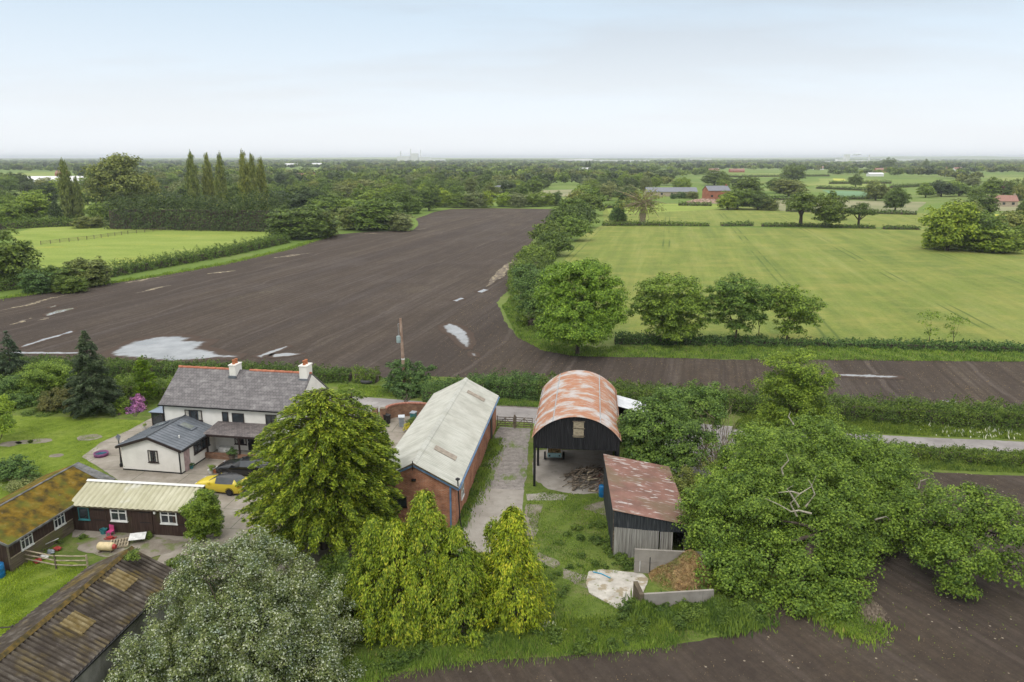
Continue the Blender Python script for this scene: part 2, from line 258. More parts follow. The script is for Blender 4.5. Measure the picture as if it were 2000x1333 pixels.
G['old_sheet']=sheetm('lichen_fibre_sheet',[(.3,(.045,.037,.03)),(.5,(.09,.076,.062)),(.7,(.17,.15,.13))],1.3,(1,1,1),[((.18,.13,.025),.42,(1,1,1),.50,.62,.6),((.055,.045,.04),2.2,(.6,2,1),.5,.62,.7)],.95,.1)
G['old_light']=sheetm('lichened_rooflight',[(.3,(.13,.09,.03)),(.7,(.28,.23,.13))],2.6,(1,1,1),(),.9,.1)
G['black_sheet']=sheetm('black_corrugated_sheet',[(.35,(.016,.016,.018)),(.75,(.03,.03,.033))],1.5,(4,4,.3),[((.10,.10,.11),2.5,(3,3,.4),.64,.74,.5)],.75,.12)
G['worn_black']=sheetm('worn_black_sheet',[(.3,(.02,.023,.027)),(.6,(.05,.055,.06)),(.75,(.16,.16,.16))],1.7,(5,5,.4),(),.75,.15)
G['grey_boards']=sheetm('silvered_sheet',[(.3,(.12,.11,.10)),(.5,(.26,.25,.23)),(.7,(.40,.39,.36))],1.5,(6,6,.3),(),.9,.1)
G['black']=simple('black_paint',(.012,.012,.014),.5,.4)
G['brown_boards']=multi('brown_stained_boards',[([(.3,(.028,.017,.013)),(.55,(.05,.03,.024)),(.75,(.085,.062,.045))],2,(5,5,.4)),((.06,.07,.02),.7,(1,1,1),.58,.7,.6)],.8,.2)
G['weather_boards']=multi('weathered_boards',[([(.3,(.07,.055,.04)),(.7,(.17,.14,.10))],2,(.4,.4,7)),((.11,.12,.03),.9,(1,1,1),.5,.65,.6)],.9,.1)
trough_shade(G['old_sheet'],1,.15,.30,(.035,.028,.022),.9,-1); trough_shade(G['old_light'],1,.15,.30,(.10,.075,.03),.8,-1)
trough_shade(G['cream_sheet'],0,-.2,.42,(.26,.25,.17),.55); trough_shade(G['pale_sheet'],1,-.15,.26,(.30,.31,.27),.45); trough_shade(G['rust_sheet'],1,-.2,.22,(.25,.13,.09),.4); trough_shade(G['red_sheet'],1,-.15,.2,(.12,.06,.05),.5)
G['block']=multi('stained_blockwork',[([(.3,(.16,.155,.14)),(.7,(.34,.33,.31))],1.4,(1,1,.5)),((.09,.10,.05),.8,(1,1,.4),.52,.7,.6)],.95,.1,(5,.3))
G['panel_concrete']=multi('cast_concrete',[([(.3,(.22,.20,.175)),(.7,(.33,.305,.275))],.9,(1,1,1)),((.20,.185,.16),2.5,(3,3,.25),.55,.7,.6)],.9,.15,(8,.2))
G['white_conc']=multi('limewashed_concrete',[([(.35,(.36,.335,.295)),(.7,(.54,.51,.46))],1.6,(1,1,1)),((.27,.22,.14),1.1,(1,1,1),.54,.60,.85),((.15,.17,.06),2.6,(1,1,1),.62,.68,.8)],.9,.15)
G['blue_trim']=simple('blue_trim',(.14,.24,.40),.6,.3)
G['bluepl']=simple('blue_plastic',(.012,.17,.42),.35,.5)
G['white']=simple('white_paint',(.75,.75,.73),.6,.3)
G['timber']=simple('pale_timber',(.42,.36,.26),.85,.15,0,(.24,.20,.14),3,(1,1,4))
G['wood']=simple('old_wood',(.22,.18,.14),.9,.1,0,(.10,.08,.06),5)
G['wood2']=simple('reddish_branch',(.20,.10,.08),.9,.1,0,(.09,.045,.04),5)
G['yellow_car']=simple('yellow_car_paint',(.66,.52,.04),.25,.6,0,(.62,.49,.04),1)
G['black_car']=simple('black_car_paint',(.010,.011,.014),.15,.7)
G['rubber']=simple('rubber',(.02,.02,.02),.8,.2)
G['rim']=simple('dark_alloy',(.05,.05,.055),.35,.5,.6)
G['lamp_red']=simple('red_lens',(.12,.01,.01),.3,.5)
G['lens']=simple('clear_lens',(.6,.62,.65),.15,.6)
G['terracotta']=simple('terracotta',(.45,.17,.08),.85,.15)
G['binp']=simple('grey_bin_plastic',(.30,.34,.38),.5,.4)
G['binl']=simple('pale_bin_lid',(.52,.56,.60),.4,.4)
G['pink']=simple('pink_plastic',(.60,.08,.25),.4,.4)
G['red']=simple('red_plastic',(.40,.045,.04),.4,.4)
G['cream']=simple('cream_plastic',(.68,.55,.32),.5,.4)
G['teal']=simple('teal_plastic',(.04,.22,.24),.5,.4)
G['purple']=simple('purple_vinyl',(.20,.06,.16),.5,.4)
G['pale_blue']=simple('pale_blue_paint',(.28,.46,.50),.5,.4)
G['steel']=simple('galvanised_steel',(.38,.40,.41),.45,.5,.3)
G['orange']=simple('orange_sign',(.75,.30,.02),.5,.3)
G['hose']=simple('green_hose',(.03,.22,.05),.4,.4)
G['haystack']=multi('rotting_straw',[([(.3,(.16,.10,.05)),(.5,(.34,.22,.11)),(.7,(.48,.34,.17))],1.8,(1,1,1)),((.14,.20,.04),.6,(1,1,1),.5,.6,.8)],.95,.1,(7,1))
G['redbrick_far']=simple('far_brick',(.42,.17,.11),.9,.1,0,(.33,.13,.09),.5)
G['stone_far']=simple('far_stone',(.48,.40,.30),.9,.1)
G['slate_far']=simple('far_slate',(.24,.25,.28),.7,.2)
G['tile_far']=simple('far_tile',(.36,.20,.16),.8,.2)
G['white_far']=simple('far_white_cladding',(.82,.82,.82),.7,.2)
G['rubble']=simple('demolition_rubble',(.45,.32,.26),.95,.1,0,(.25,.17,.13),.6,bp=.5)
# foliage
FL={'oak':fol('oak_leaves',(.038,.066,.016),(.088,.135,.032)),
'mid':fol('broad_leaves',(.05,.09,.018),(.12,.18,.036)),
'light':fol('bright_leaves',(.08,.135,.02),(.17,.235,.04)),
'olive':fol('olive_leaves',(.075,.10,.032),(.15,.18,.06)),
'grey':fol('greyish_leaves',(.085,.11,.055),(.17,.20,.10)),
'dark':fol('dark_needles',(.022,.042,.018),(.055,.085,.035)),
'purple':fol('purple_leaves',(.04,.02,.03),(.10,.05,.06)),
'syc':fol('sycamore_leaves',(.05,.11,.016),(.13,.22,.04)),
'walnut':fol('walnut_leaves',(.04,.08,.02),(.125,.20,.046)),
'hedge':fol('hedge_leaves',(.03,.06,.016),(.09,.145,.035)),
'hedge2':fol('laurel_leaves',(.022,.05,.018),(.09,.16,.055),nsc=1.2),
'weed':fol('weed_leaves',(.035,.07,.014),(.095,.145,.03)),
'grassb':fol('grass_blades',(.05,.095,.018),(.12,.19,.038),(.30,.28,.11),.06,.3,.5),
'lawnb':fol('lawn_blades',(.075,.135,.016),(.135,.20,.028),None,0,.3,.5),
'gold':fol('golden_cypress_foliage',(.045,.085,.010),(.185,.255,.022),(.46,.48,.05),.2,.3,1.1),
'gcon':fol('gold_green_conifer_foliage',(.03,.06,.010),(.145,.21,.026),(.38,.44,.05),.18,.25,.9),
'white':fol('whitish_leaves',(.06,.09,.035),(.125,.155,.075),(.56,.60,.50),.22,.3,1.2),
'spruce':fol('spruce_needles',(.025,.045,.032),(.07,.105,.085)),
'gsmall':fol('yellow_green_foliage',(.07,.13,.012),(.17,.26,.02)),
'ivy':fol('ivy_leaves',(.06,.11,.015),(.14,.205,.03)),
'rhodo':fol('purple_flowers',(.17,.05,.24),(.42,.20,.50)),
'brownish':fol('bronze_leaves',(.06,.07,.025),(.13,.13,.05)),
'ygold':fol('yellow_shrub_leaves',(.30,.28,.03),(.36,.33,.04)),
'cow':fol('umbel_flowers',(.35,.36,.35),(.38,.42,.48)),
'deadst':fol('dead_stalks',(.13,.09,.055),(.19,.155,.115)),
'ash':fol('ash_leaves',(.045,.09,.014),(.15,.225,.036),None,0,.3,.9),
'limel':fol('lime_leaves',(.09,.15,.015),(.20,.28,.035)),
}
# ---------------- mesh helpers ----------------
def tag(o,label=None,cat=None,group=None,kind=None):
    if label: o['label']=label
    if cat: o['category']=cat
    if group: o['group']=group
    if kind: o['kind']=kind
    return o
def empty(name,loc=(0,0,0),rz=0):
    o=bpy.data.objects.new(name,None); COL.objects.link(o); o.location=loc; o.rotation_euler=(0,0,rz); o.empty_display_size=.3; return o
def link(name,me,parent=None):
    o=bpy.data.objects.new(name,me); COL.objects.link(o)
    if parent is not None: o.parent=parent
    return o
class MB:
    def __init__(s): s.v=[]; s.f=[]
    def add(s,vs,fs):
        k=len(s.v); s.v+=[tuple(v) for v in vs]; s.f+=[tuple(i+k for i in f) for f in fs]; return s
    def box(s,x0,x1,y0,y1,z0,z1):
        return s.add([(x0,y0,z0),(x1,y0,z0),(x1,y1,z0),(x0,y1,z0),(x0,y0,z1),(x1,y0,z1),(x1,y1,z1),(x0,y1,z1)],[(0,3,2,1),(4,5,6,7),(0,1,5,4),(1,2,6,5),(2,3,7,6),(3,0,4,7)])
    def prism(s,pts,d):   # closed outline of 3D points pushed along d
        k=len(pts); q=[(p[0]+d[0],p[1]+d[1],p[2]+d[2]) for p in pts]
        return s.add(list(pts)+q,[tuple(range(k))[::-1],tuple(range(k,2*k))]+[(i,(i+1)%k,(i+1)%k+k,i+k) for i in range(k)])
    def tube(s,pts,rad,n=6,cap=True):
        pts=[np.array(p,float) for p in pts]; vs=[]; fs=[]
        for i,p in enumerate(pts):
            d=pts[min(i+1,len(pts)-1)]-pts[max(i-1,0)]; d=d/(np.linalg.norm(d)+1e-9)
            a=np.cross(d,(0,0,1) if abs(d[2])<.9 else (1,0,0)); a/=np.linalg.norm(a); b=np.cross(d,a)
            r=rad[i] if hasattr(rad,'__len__') else rad
            for k in range(n):
                t=2*math.pi*k/n; vs.append(tuple(p+r*(a*math.cos(t)+b*math.sin(t))))
        for i in range(len(pts)-1):
            for k in range(n): fs.append((i*n+k,i*n+(k+1)%n,(i+1)*n+(k+1)%n,(i+1)*n+k))
        if cap: fs.append(tuple(range(n))[::-1]); fs.append(tuple(range((len(pts)-1)*n,len(pts)*n)))
        return s.add(vs,fs)
    def lathe(s,c,prof,n=16):   # prof: (r,z)
        vs=[(c[0]+r*math.cos(2*math.pi*k/n),c[1]+r*math.sin(2*math.pi*k/n),c[2]+z) for r,z in prof for k in range(n)]
        fs=[(i*n+k,i*n+(k+1)%n,(i+1)*n+(k+1)%n,(i+1)*n+k) for i in range(len(prof)-1) for k in range(n)]
        fs.append(tuple(range(n))[::-1]); fs.append(tuple(range((len(prof)-1)*n,len(prof)*n))); return s.add(vs,fs)
    def build(s,name,m,parent=None,smooth=False):
        me=bpy.data.meshes.new(name); me.from_pydata(s.v,[],s.f); me.materials.append(m)
        if smooth: me.polygons.foreach_set('use_smooth',[True]*len(me.polygons))
        me.update(); return link(name,me,parent)
def part(name,m,parent,*boxes):
    b=MB()
    for q in boxes: b.box(*q)
    return b.build(name,m,parent)
def corr(a,b,c,d,per,amp,name,m,parent,nd=1,thick=0):
    """corrugated sheet: a->b along the eave, d->c along the top; waves run up the slope"""
    a,b,c,d=[np.array(x,float) for x in (a,b,c,d)]; L=np.linalg.norm(b-a); k=max(4,int(L/per*4))
    nn=np.cross(b-a,d-a); nn/=np.linalg.norm(nn); nn=nn if nn[2]>0 or abs(nn[2])<1e-6 else -nn
    if abs(nn[2])<1e-3 and nn[1]>0: nn=-nn
    t=np.arange(k+1)/k; off=amp*np.sin(t*L/per*2*np.pi); vs=[]
    for j in range(nd+1):
        u=j/nd; row=(a*(1-u)+d*u)[None,:]*(1-t[:,None])+(b*(1-u)+c*u)[None,:]*t[:,None]+off[:,None]*nn; vs+=row.tolist()
    fs=[(j*(k+1)+i,j*(k+1)+i+1,(j+1)*(k+1)+i+1,(j+1)*(k+1)+i) for j in range(nd) for i in range(k)]
    mb=MB(); mb.add(vs,fs); return mb.build(name,m,parent)
def ragged(poly,amp,step,seed=0,closed=True):
    r=np.random.default_rng(seed); out=[]
    k=len(poly)
    for i in range(k):
        a=np.array(poly[i][:2]); b=np.array(poly[(i+1)%k][:2]); L=np.linalg.norm(b-a); m=max(1,min(400,int(L/step)))
        for j in range(m):
            p=a+(b-a)*j/m; q=p/ (step*6)
            o=r.normal(0,amp*.35,2)+amp*np.array([math.sin(q[0]*2.1+q[1]*1.3+seed),math.cos(q[1]*1.9-q[0]*1.7+seed)])*.6
            out.append(p+o if amp>0 else p)
    return out
def sheet(name,poly,z,m,amp=0,step=1,seed=1,kind='structure',label=None,cat=None,th=0):
    pts=ragged(poly,amp,step,seed) if amp>0 else [np.array(p[:2]) for p in poly]
    mb=MB()
    if th: mb.prism([(p[0],p[1],z-th) for p in pts],(0,0,th))
    else: mb.add([(p[0],p[1],z) for p in pts],[tuple(range(len(pts)))])
    o=mb.build(name,m)
    if not th and o.data.polygons[0].normal.z<0: o.data.flip_normals()
    return tag(o,label,cat,None,kind)
def puddle(poly,z,m,step,wid):
    """grid sheet over the puddle; vertex value shore runs 0 (wet margin) to 1 (open water)"""
    p=np.array([q[:2] for q in poly]); lo=p.min(0)-.8; hi=p.max(0)+.8; nx=int((hi[0]-lo[0])/step)+2; ny=int((hi[1]-lo[1])/step)+2
    X,Y=np.meshgrid(lo[0]+np.arange(nx)*step,lo[1]+np.arange(ny)*step); x=np.column_stack([X.ravel(),Y.ravel()]); ins=np.zeros(len(x),bool); dm=np.full(len(x),1e9); j=len(p)-1
    for i in range(len(p)):
        a,b=p[j],p[i]; ab=b-a; t=np.clip(((x-a)@ab)/(ab@ab+1e-9),0,1); dm=np.minimum(dm,np.linalg.norm(x-a-t[:,None]*ab,axis=1))
        ins^=((b[1]>x[:,1])!=(a[1]>x[:,1]))&(x[:,0]<(a[0]-b[0])*(x[:,1]-b[1])/(a[1]-b[1]+1e-12)+b[0]); j=i
    d=np.where(ins,dm,-dm)+.12*np.sin(x[:,0]*2.3)*np.cos(x[:,1]*1.9); sh=np.clip(.55+d/wid,0,1); mb=MB(); idx={}; keep=sh.reshape(ny,nx); vs=[];fs=[];val=[]
    def V(r,c):
        k=r*nx+c
        if k not in idx: idx[k]=len(vs); vs.append((x[k,0],x[k,1],z)); val.append(float(sh[k]))
        return idx[k]
    for r in range(ny-1):
        for c in range(nx-1):
            if keep[r:r+2,c:c+2].max()>.02: fs.append((V(r,c),V(r,c+1),V(r+1,c+1),V(r+1,c)))
    mb.add(vs,fs); o=mb.build('puddle',m); at=o.data.attributes.new('shore','FLOAT','POINT'); at.data.foreach_set('value',val); return tag(o,kind='structure')
def PX(*pts): return [P(u,v) for u,v in pts]
# ---------------- foliage ----------------
def quads(name,c,nrm,ln,wd,m,parent=None,tdir=None):
    """rhombic leaves: centres, normals, half length, half width"""
    k=len(c); nrm=nrm/(np.linalg.norm(nrm,axis=1,keepdims=True)+1e-9)
    if tdir is None: tdir=RN.normal(size=(k,3))
    t=tdir-nrm*np.sum(tdir*nrm,1,keepdims=True); t/=np.linalg.norm(t,axis=1,keepdims=True)+1e-9
    b=np.cross(nrm,t); ln=np.broadcast_to(ln,(k,))[:,None]; wd=np.broadcast_to(wd,(k,))[:,None]
    V=np.stack([c+t*ln,c+b*wd,c-t*ln,c-b*wd],1).reshape(-1,3).astype(np.float32)
    me=bpy.data.meshes.new(name); me.vertices.add(4*k); me.vertices.foreach_set('co',V.ravel())
    me.loops.add(4*k); me.loops.foreach_set('vertex_index',np.arange(4*k,dtype=np.int32))
    me.polygons.add(k); me.polygons.foreach_set('loop_start',np.arange(0,4*k,4,dtype=np.int32))
    try: me.polygons.foreach_set('loop_total',np.full(k,4,dtype=np.int32))
    except Exception: pass
    me.materials.append(m); me.update(calc_edges=True); me.validate() if False else None
    return link(name,me,parent)
def usph(k):
    d=RN.normal(size=(k,3)); return d/np.linalg.norm(d,axis=1,keepdims=True)
def lobe_pts(lobes,leaf,dens=1.6,rc=None,flat=.95,gap=.15,under=-.55,ro=1.04):
    """leaf-clump cloud over ellipsoid lobes -> centres, normals"""
    C=[];Nn=[]
    for (c,r) in lobes:
        c=np.array(c,float); r=np.array(r,float); rm=float(np.mean(r)); q=rc or min(1.3,max(leaf*2.2,rm*.27))
        k=max(6,int(4*math.pi*rm*rm/(math.pi*q*q)*1.7*(1-gap)))
        d=usph(k); d=d[d[:,2]>under]; d=d if len(d) else usph(3)
        cc=c+d*r*RN.uniform(.45,ro,(len(d),1)); qs=q*RN.uniform(.6,1.35,len(d))
        per=np.maximum(3,(dens*qs*qs*5.2/(leaf*leaf)).astype(int)); idx=np.repeat(np.arange(len(d)),per)
        e=usph(len(idx)); e[:,2]=np.abs(e[:,2])*1.0-.25; e*=RN.uniform(.5,1.05,(len(idx),1))
        pos=cc[idx]+e*np.array([1,1,flat])*qs[idx][:,None]
        nn=e*.85+d[idx]*.3+np.array([0,0,.55])+RN.normal(0,.34,e.shape)
        C.append(pos);Nn.append(nn)
    return np.concatenate(C),np.concatenate(Nn)
def crown(name,lobes,leaf,m,parent,dens=1.6,zmin=None,**k):
    c,nn=lobe_pts(lobes,leaf,dens,**k)
    if zmin is not None: q=c[:,2]>zmin; c=c[q]; nn=nn[q]
    s=leaf*RN.uniform(.6,1.15,len(c)); return quads(name,c,nn,s*.66,s*.42,m,parent)
def limb(mb,a,b,r0,r1,sag=.0,n=5,wob=.12):
    a=np.array(a,float); b=np.array(b,float); L=np.linalg.norm(b-a); pts=[]
    for i in range(n+1):
        t=i/n; p=a+(b-a)*t; p=p+np.array([0,0,sag*L*math.sin(math.pi*t)])
        if 0<i<n: p=p+RN.normal(0,wob*L/n,3)*[1,1,.5]
        pts.append(p)
    mb.tube(pts,[r0+(r1-r0)*i/n for i in range(n+1)],6,True); return pts
def PL(u,v,Y,ru,rv=None,dy=1.0,off=0):
    """crown lobe seen at a pixel, standing at distance Y"""
    c=A(u,v,Y+off); d=DEP(c); rv=rv or ru*.85; return (c,(ru*d/F,ru*d/F*dy,rv*d/F))
def tree(name,base,lobes,leaf,fm,label,cat='tree',tr=.25,group=None,bark='bark',dens=1.6,nl=7,fz=None,fx=.35,lmax=1e9,chain=None,**k):
    """lobes in world coordinates; root Empty at the base"""
    r=empty(name,base); b=np.array(base)
    lob=[(tuple(np.array(c)-b),rr) for c,rr in lobes]
    crown('crown',lob,leaf,FL[fm],r,dens,zmin=.05,**k)
    zc=np.mean([c[2] for c,_ in lob]); cx=np.mean([c[0] for c,_ in lob]); cy=np.mean([c[1] for c,_ in lob])
    mb=MB(); fork=np.array([cx*fx,cy*.35,fz or max(.5,zc*.5)]); limb(mb,(0,0,-.1),fork,tr,tr*.7,n=4,wob=.06)
    order=list(range(len(lob))); RN.shuffle(order)
    for i in (order*3)[:max(nl,min(len(order),nl))]:
        c,rr=lob[i]; e=np.array(c)+RN.uniform(-.5,.5,3)*rr
        if np.hypot(c[0],c[1])<lmax: limb(mb,fork,e,tr*.38,tr*.05,.06)
    if chain: mb.tube([tuple(fork)]+[tuple(np.array(q)-b) for q in chain],[tr*.45]+[tr*.34*(1-.8*i/len(chain)) for i in range(len(chain))],6)
    mb.build('trunk',G[bark],r,True)
    tag(r,label,cat,group); return r
def bush(name,base,lobes,leaf,fm,label,cat='bush',group=None,**k):
    r=empty(name,base); b=np.array(base); crown('foliage',[(tuple(np.array(c)-b),rr) for c,rr in lobes],leaf,FL[fm],r,zmin=.02,**k)
    mb=MB()
    for i in range(5): 
        c,rr=lobes[i%len(lobes)]; limb(mb,(RN.uniform(-.1,.1),RN.uniform(-.1,.1),-.05),(np.array(c)-b)+RN.uniform(-.4,.4,3)*rr,.05,.012)
    mb.build('stem',G['bark'],r); tag(r,label,cat,group); return r
def hedge(name,path,wd,ht,leaf,fm,label,dens=1.6,var=.25,seed=0,group=None,cat='hedge',ex=None):
    """leafy hedge along a ground path of world points; ht may be a list"""
    path=[np.array(p[:2],float) for p in path]; k=len(path); hts=ht if hasattr(ht,'__len__') else [ht]*k
    r=empty(name,(*path[k//2],0)); o=path[k//2]; C=[];Nn=[]
    for i in range(k-1):
        a,b=path[i],path[i+1]; L=np.linalg.norm(b-a); d=(b-a)/L; q=np.array([-d[1],d[0]]); h=(hts[i]+hts[i+1])/2
        n=int(L*(wd+2*h)*dens*3.8/(leaf*leaf)); fq=min(1.6,2.4/h)
        t=RN.uniform(0,1,n); hh=hts[i]+(hts[i+1]-hts[i])*t; s=RN.uniform(0,wd+2*h,n)
        pos=a[None]+d[None]*t[:,None]*L
        bu=1+var*.8*np.sin(pos[:,0]*1.1*fq+seed)*np.cos(pos[:,1]*1.3*fq+seed*2+s*.7*fq)+var*.7*np.sin(pos[:,0]*3.1*fq+pos[:,1]*2.3*fq+s*2.6*fq+seed)*np.cos(s*3.9*fq-pos[:,0]*1.9*fq)+RN.normal(0,.07,n)
        top=(s>=h)&(s<=h+wd); lf=s<h
        y=np.where(top,s-h-wd/2,np.where(lf,-wd/2,wd/2)); z=np.where(top,hh,np.where(lf,s/h*hh,(s-h-wd)/h*hh))
        ny=np.where(top,0,np.where(lf,-1,1)); rd=np.clip((z/hh),0,1)
        y=y*np.where(top,1,(1.12-.25*rd**3))*bu*(1+RN.normal(0,.05,n)); z=z*bu*np.where(top,1-.35*(np.abs(y)/(wd/2)).clip(0,1)**2,1)+RN.normal(0,.05,n)*ht_s(h)
        xy=pos+q[None]*y[:,None]-o[None]
        C.append(np.column_stack([xy,np.maximum(z,.03)])); Nn.append(np.column_stack([q[0]*ny,q[1]*ny,np.where(top,1,.35)])+RN.normal(0,.5,(n,3)))
    C=np.concatenate(C); Nn=np.concatenate(Nn); s=leaf*RN.uniform(.5,1.15,len(C)); quads('foliage',C,Nn,s*.6,s*.36,FL[fm],r)
    # woody core the leaves hang on
    mb=MB()
    for i in range(k-1):
        a=path[i]-o; b=path[i+1]-o; d=(b-a)/np.linalg.norm(b-a); q=np.array([-d[1],d[0]])*wd*.27; h=min(hts[i],hts[i+1])*.62
        mb.prism([(*(a-q),0),(*(a+q),0),(*(a+q*.7),h),(*(a-q*.7),h)],(*(b-a),0))
    mb.build('stems',G['bark'],r)
    tag(r,label,cat,group); return r
def ht_s(h): return min(1.,h)
def tufts(name,polyfn,n,h,m,label_kind='stuff',wd=.02,lean=.35,cat=None,label=None):
    """loose upright blades; polyfn(n) -> n xy points"""
    xy=polyfn(n); n=len(xy); hh=h*RN.uniform(.4,1.2,n)*np.clip(.85+.35*np.sin(xy[:,0]*1.3+xy[:,1]*.7)+.3*np.sin(xy[:,1]*2.1-xy[:,0]*2.9),.25,1.6); t=np.column_stack([RN.normal(0,lean,(n,2)),np.ones(n)])
    c=np.column_stack([xy,hh*.48]); nn=np.column_stack([RN.normal(size=(n,2))*.6,np.full(n,.3)]); nn[:,1]-=.7; t[:,1]+=.25
    o=quads(name,c,nn,hh*.5,wd*RN.uniform(.6,1.5,n),m,None,t); tag(o,label,cat,None,label_kind); return o
def inpoly(poly):
    p=np.array([q[:2] for q in poly]); lo=p.min(0); hi=p.max(0)
    def f(n):
        out=[];tot=0
        while tot<n:
            x=RN.uniform(lo,hi,(n,2)); ins=np.zeros(n,bool); j=len(p)-1
            for i in range(len(p)):
                c=((p[i,1]>x[:,1])!=(p[j,1]>x[:,1]))&(x[:,0]<(p[j,0]-p[i,0])*(x[:,1]-p[i,1])/(p[j,1]-p[i,1]+1e-12)+p[i,0]); ins^=c; j=i
            out.append(x[ins]); tot+=ins.sum()
            if ins.sum()==0: break
        return np.concatenate(out)[:n]
    return f
def along(path,spread):
    p=[np.array(q[:2]) for q in path]; L=np.array([np.linalg.norm(p[i+1]-p[i]) for i in range(len(p)-1)])
    def f(n):
        i=RN.choice(len(L),n,p=L/L.sum()); t=RN.uniform(0,1,n)[:,None]; P0=np.array(p); x=P0[i]*(1-t)+P0[i+1]*t
        return x+RN.normal(0,spread,(n,2))
    return f
# ================= LARGE STRUCTURE: ground, fields, lanes =================
R_=math.radians
sheet('ground',[(-20000,-300),(20000,-300),(20000,20000),(-20000,20000)],0,grassm('far_ground',(.11,.18,.04),(.15,.22,.05),(.20,.25,.07),((.24,.23,.10),.004,.5,.62,.6),sc=.008))
Z=.02
ploughed=PX((-700,675),(-250,628),(0,584),(130,566),(300,541),(440,516),(560,488),(650,459),(720,453),(806,450),(818,440),(812,428),(850,414),(880,409),(960,407),(1092,409),(1070,432),(1040,470),(1010,510),(1002,560),(970,592),(985,630),(1012,656),(1058,684),(1120,695),(1250,699),(1450,703),(1700,703),(2000,706),(2600,712),(2600,840),(2000,803),(1800,794),(1650,788),(1500,778),(1250,764),(1060,747),(900,738),(830,735),(700,742),(640,732),(400,722),(200,712),(0,712),(-700,720))
sheet('ploughed_field',ploughed,Z,G['soil'],.35,1.2,3)
crop_p=PX((1172,442),(1400,444),(1600,447),(1800,447),(2300,455),(2600,500),(2600,705),(2000,672),(1640,668),(1400,662),(1200,656),(1095,600),(1090,520),(1135,462))
sheet('crop_field',crop_p,Z,G['crop'],.3,2,4)
sheet('far_meadow',PX((1180,441),(1183,408),(1280,397),(1430,402),(1540,412),(1800,417),(1990,428),(2200,440),(2200,452),(1800,445)),.03,G['crop'],1.5,8,5)
sheet('seedbed_field',PX((1780,922),(2000,930),(2500,950),(3200,1700),(300,1700),(640,1365),(700,1338),(860,1296),(1000,1287),(1150,1276),(1300,1266),(1420,1243),(1500,1222),(1508,1195),(1560,1150),(1640,1080),(1690,1010),(1730,960)),Z,G['soil2'],.12,.5,6)
sheet('paddock',PX((22,457),(60,447),(130,441),(300,443),(540,452),(572,462),(545,472),(470,487),(300,511),(210,526),(85,523),(40,500)),Z,G['pasture'],.3,2,7)
for nm,pp,m,z in (('meadow',((1490,391),(1620,391),(1800,395),(1785,417),(1530,412)),'fallow',.06),('young_crop_field',((1608,372),(1726,375),(1730,389),(1640,391)),'blue_green',.09),
    ('meadow',((1600,349),(1722,352),(1722,370),(1595,368)),'far_green',.06),('meadow',((1395,343),(1560,338),(1560,346),(1450,348)),'far_green',.08),('yellow_crop_field',((1945,420),(2060,424),(2060,434),(1950,430)),'rape',.1),
    ('yellow_crop_field',((1628,349),(1650,350),(1650,353.5),(1628,353)),'rape',.12),('meadow',((-20,339),(130,336),(130,346),(-20,352)),'far_green',.1),('meadow',((150,378),(182,376),(180,415),(158,415)),'pasture',.05),
    ('meadow',((1930,349),(2060,344),(2060,362),(1930,362)),'far_green',.09),('meadow',((1930,396),(2100,398),(2100,417),(1930,412)),'fallow',.07),('meadow',((26,382),(60,380),(60,392),(26,394)),'pasture',.05),
    ('meadow',((1190,402),(1240,398),(1420,400),(1420,408),(1190,420)),'pasture',.06),('meadow',((1060,372),(1140,370),(1135,384),(1060,386)),'fallow',.05),('meadow',((1100,388),(1135,386),(1130,400),(1098,400)),'pasture',.06),
    ('meadow',((555,333),(620,331),(620,334),(555,336.5)),'pasture',.1),('meadow',((1500,358),(1600,356),(1600,363),(1510,366)),'far_green',.09),('meadow',((1740,360),(1850,357),(1850,363),(1740,368)),'far_green',.09)):
    sheet(nm,PX(*pp),z,G[m],2,20,11)
# home ground
sheet('verge',PX((-900,722),(0,706),(400,716),(700,736),(900,735),(1250,760),(1650,784),(2000,799),(2900,850),(2900,960),(2000,934),(1780,924),(1600,1100),(1505,1200),(1500,1222),(1300,1268),(1000,1290),(700,1340),(560,1700),(-1200,1700)),.012,G['grass'],0)
sheet('lawn',PX((-500,815),(0,812),(150,815),(285,822),(200,870),(168,895),(215,940),(120,945),(0,985),(-500,1100)),.016,G['lawn'],.08,.5,8)
sheet('lawn',PX((-200,1120),(0,1112),(60,1088),(190,1108),(160,1180),(60,1260),(-30,1330),(-400,1400)),.018,G['lawn'],.08,.5,9)
sheet('muddy_verge',PX((660,777),(745,780),(830,788),(920,786),(1060,796),(1060,804),(830,797),(660,790)),.022,G['lane_edge'],.1,.6,12)
road_c=[(-85,96),(-42,88.6),(-17.3,82.6),(0,78.9),(20.7,73.6),(49,69.2),(90,64.5)]
def ribbon(c,ws):
    L=[];Rr=[]
    for i,p in enumerate(c):
        a=np.array(c[max(0,i-1)]);b=np.array(c[min(len(c)-1,i+1)]);d=(b-a)/np.linalg.norm(b-a);q=np.array([-d[1],d[0]]);w_=ws[i]/2
        L.append(np.array(p)+q*w_);Rr.append(np.array(p)-q*w_)
    return L+Rr[::-1]
def smooth(c,k=6):
    out=[];p=[np.array(q,float) for q in c]
    for i in range(len(p)-1):
        a,b,c2,d=p[max(i-1,0)],p[i],p[i+1],p[min(i+2,len(p)-1)]
        for j in range(k):
            t=j/k; out.append(.5*((2*b)+(-a+c2)*t+(2*a-5*b+4*c2-d)*t*t+(-a+3*b-3*c2+d)*t**3))
    return out+[p[-1]]
rc=smooth(road_c); wv=[4.6-1.6*max(0,min(1,(p[0]-8)/25)) for p in rc]
sheet('road',ribbon(rc,wv),.028,G['road'],.06,.5,13)
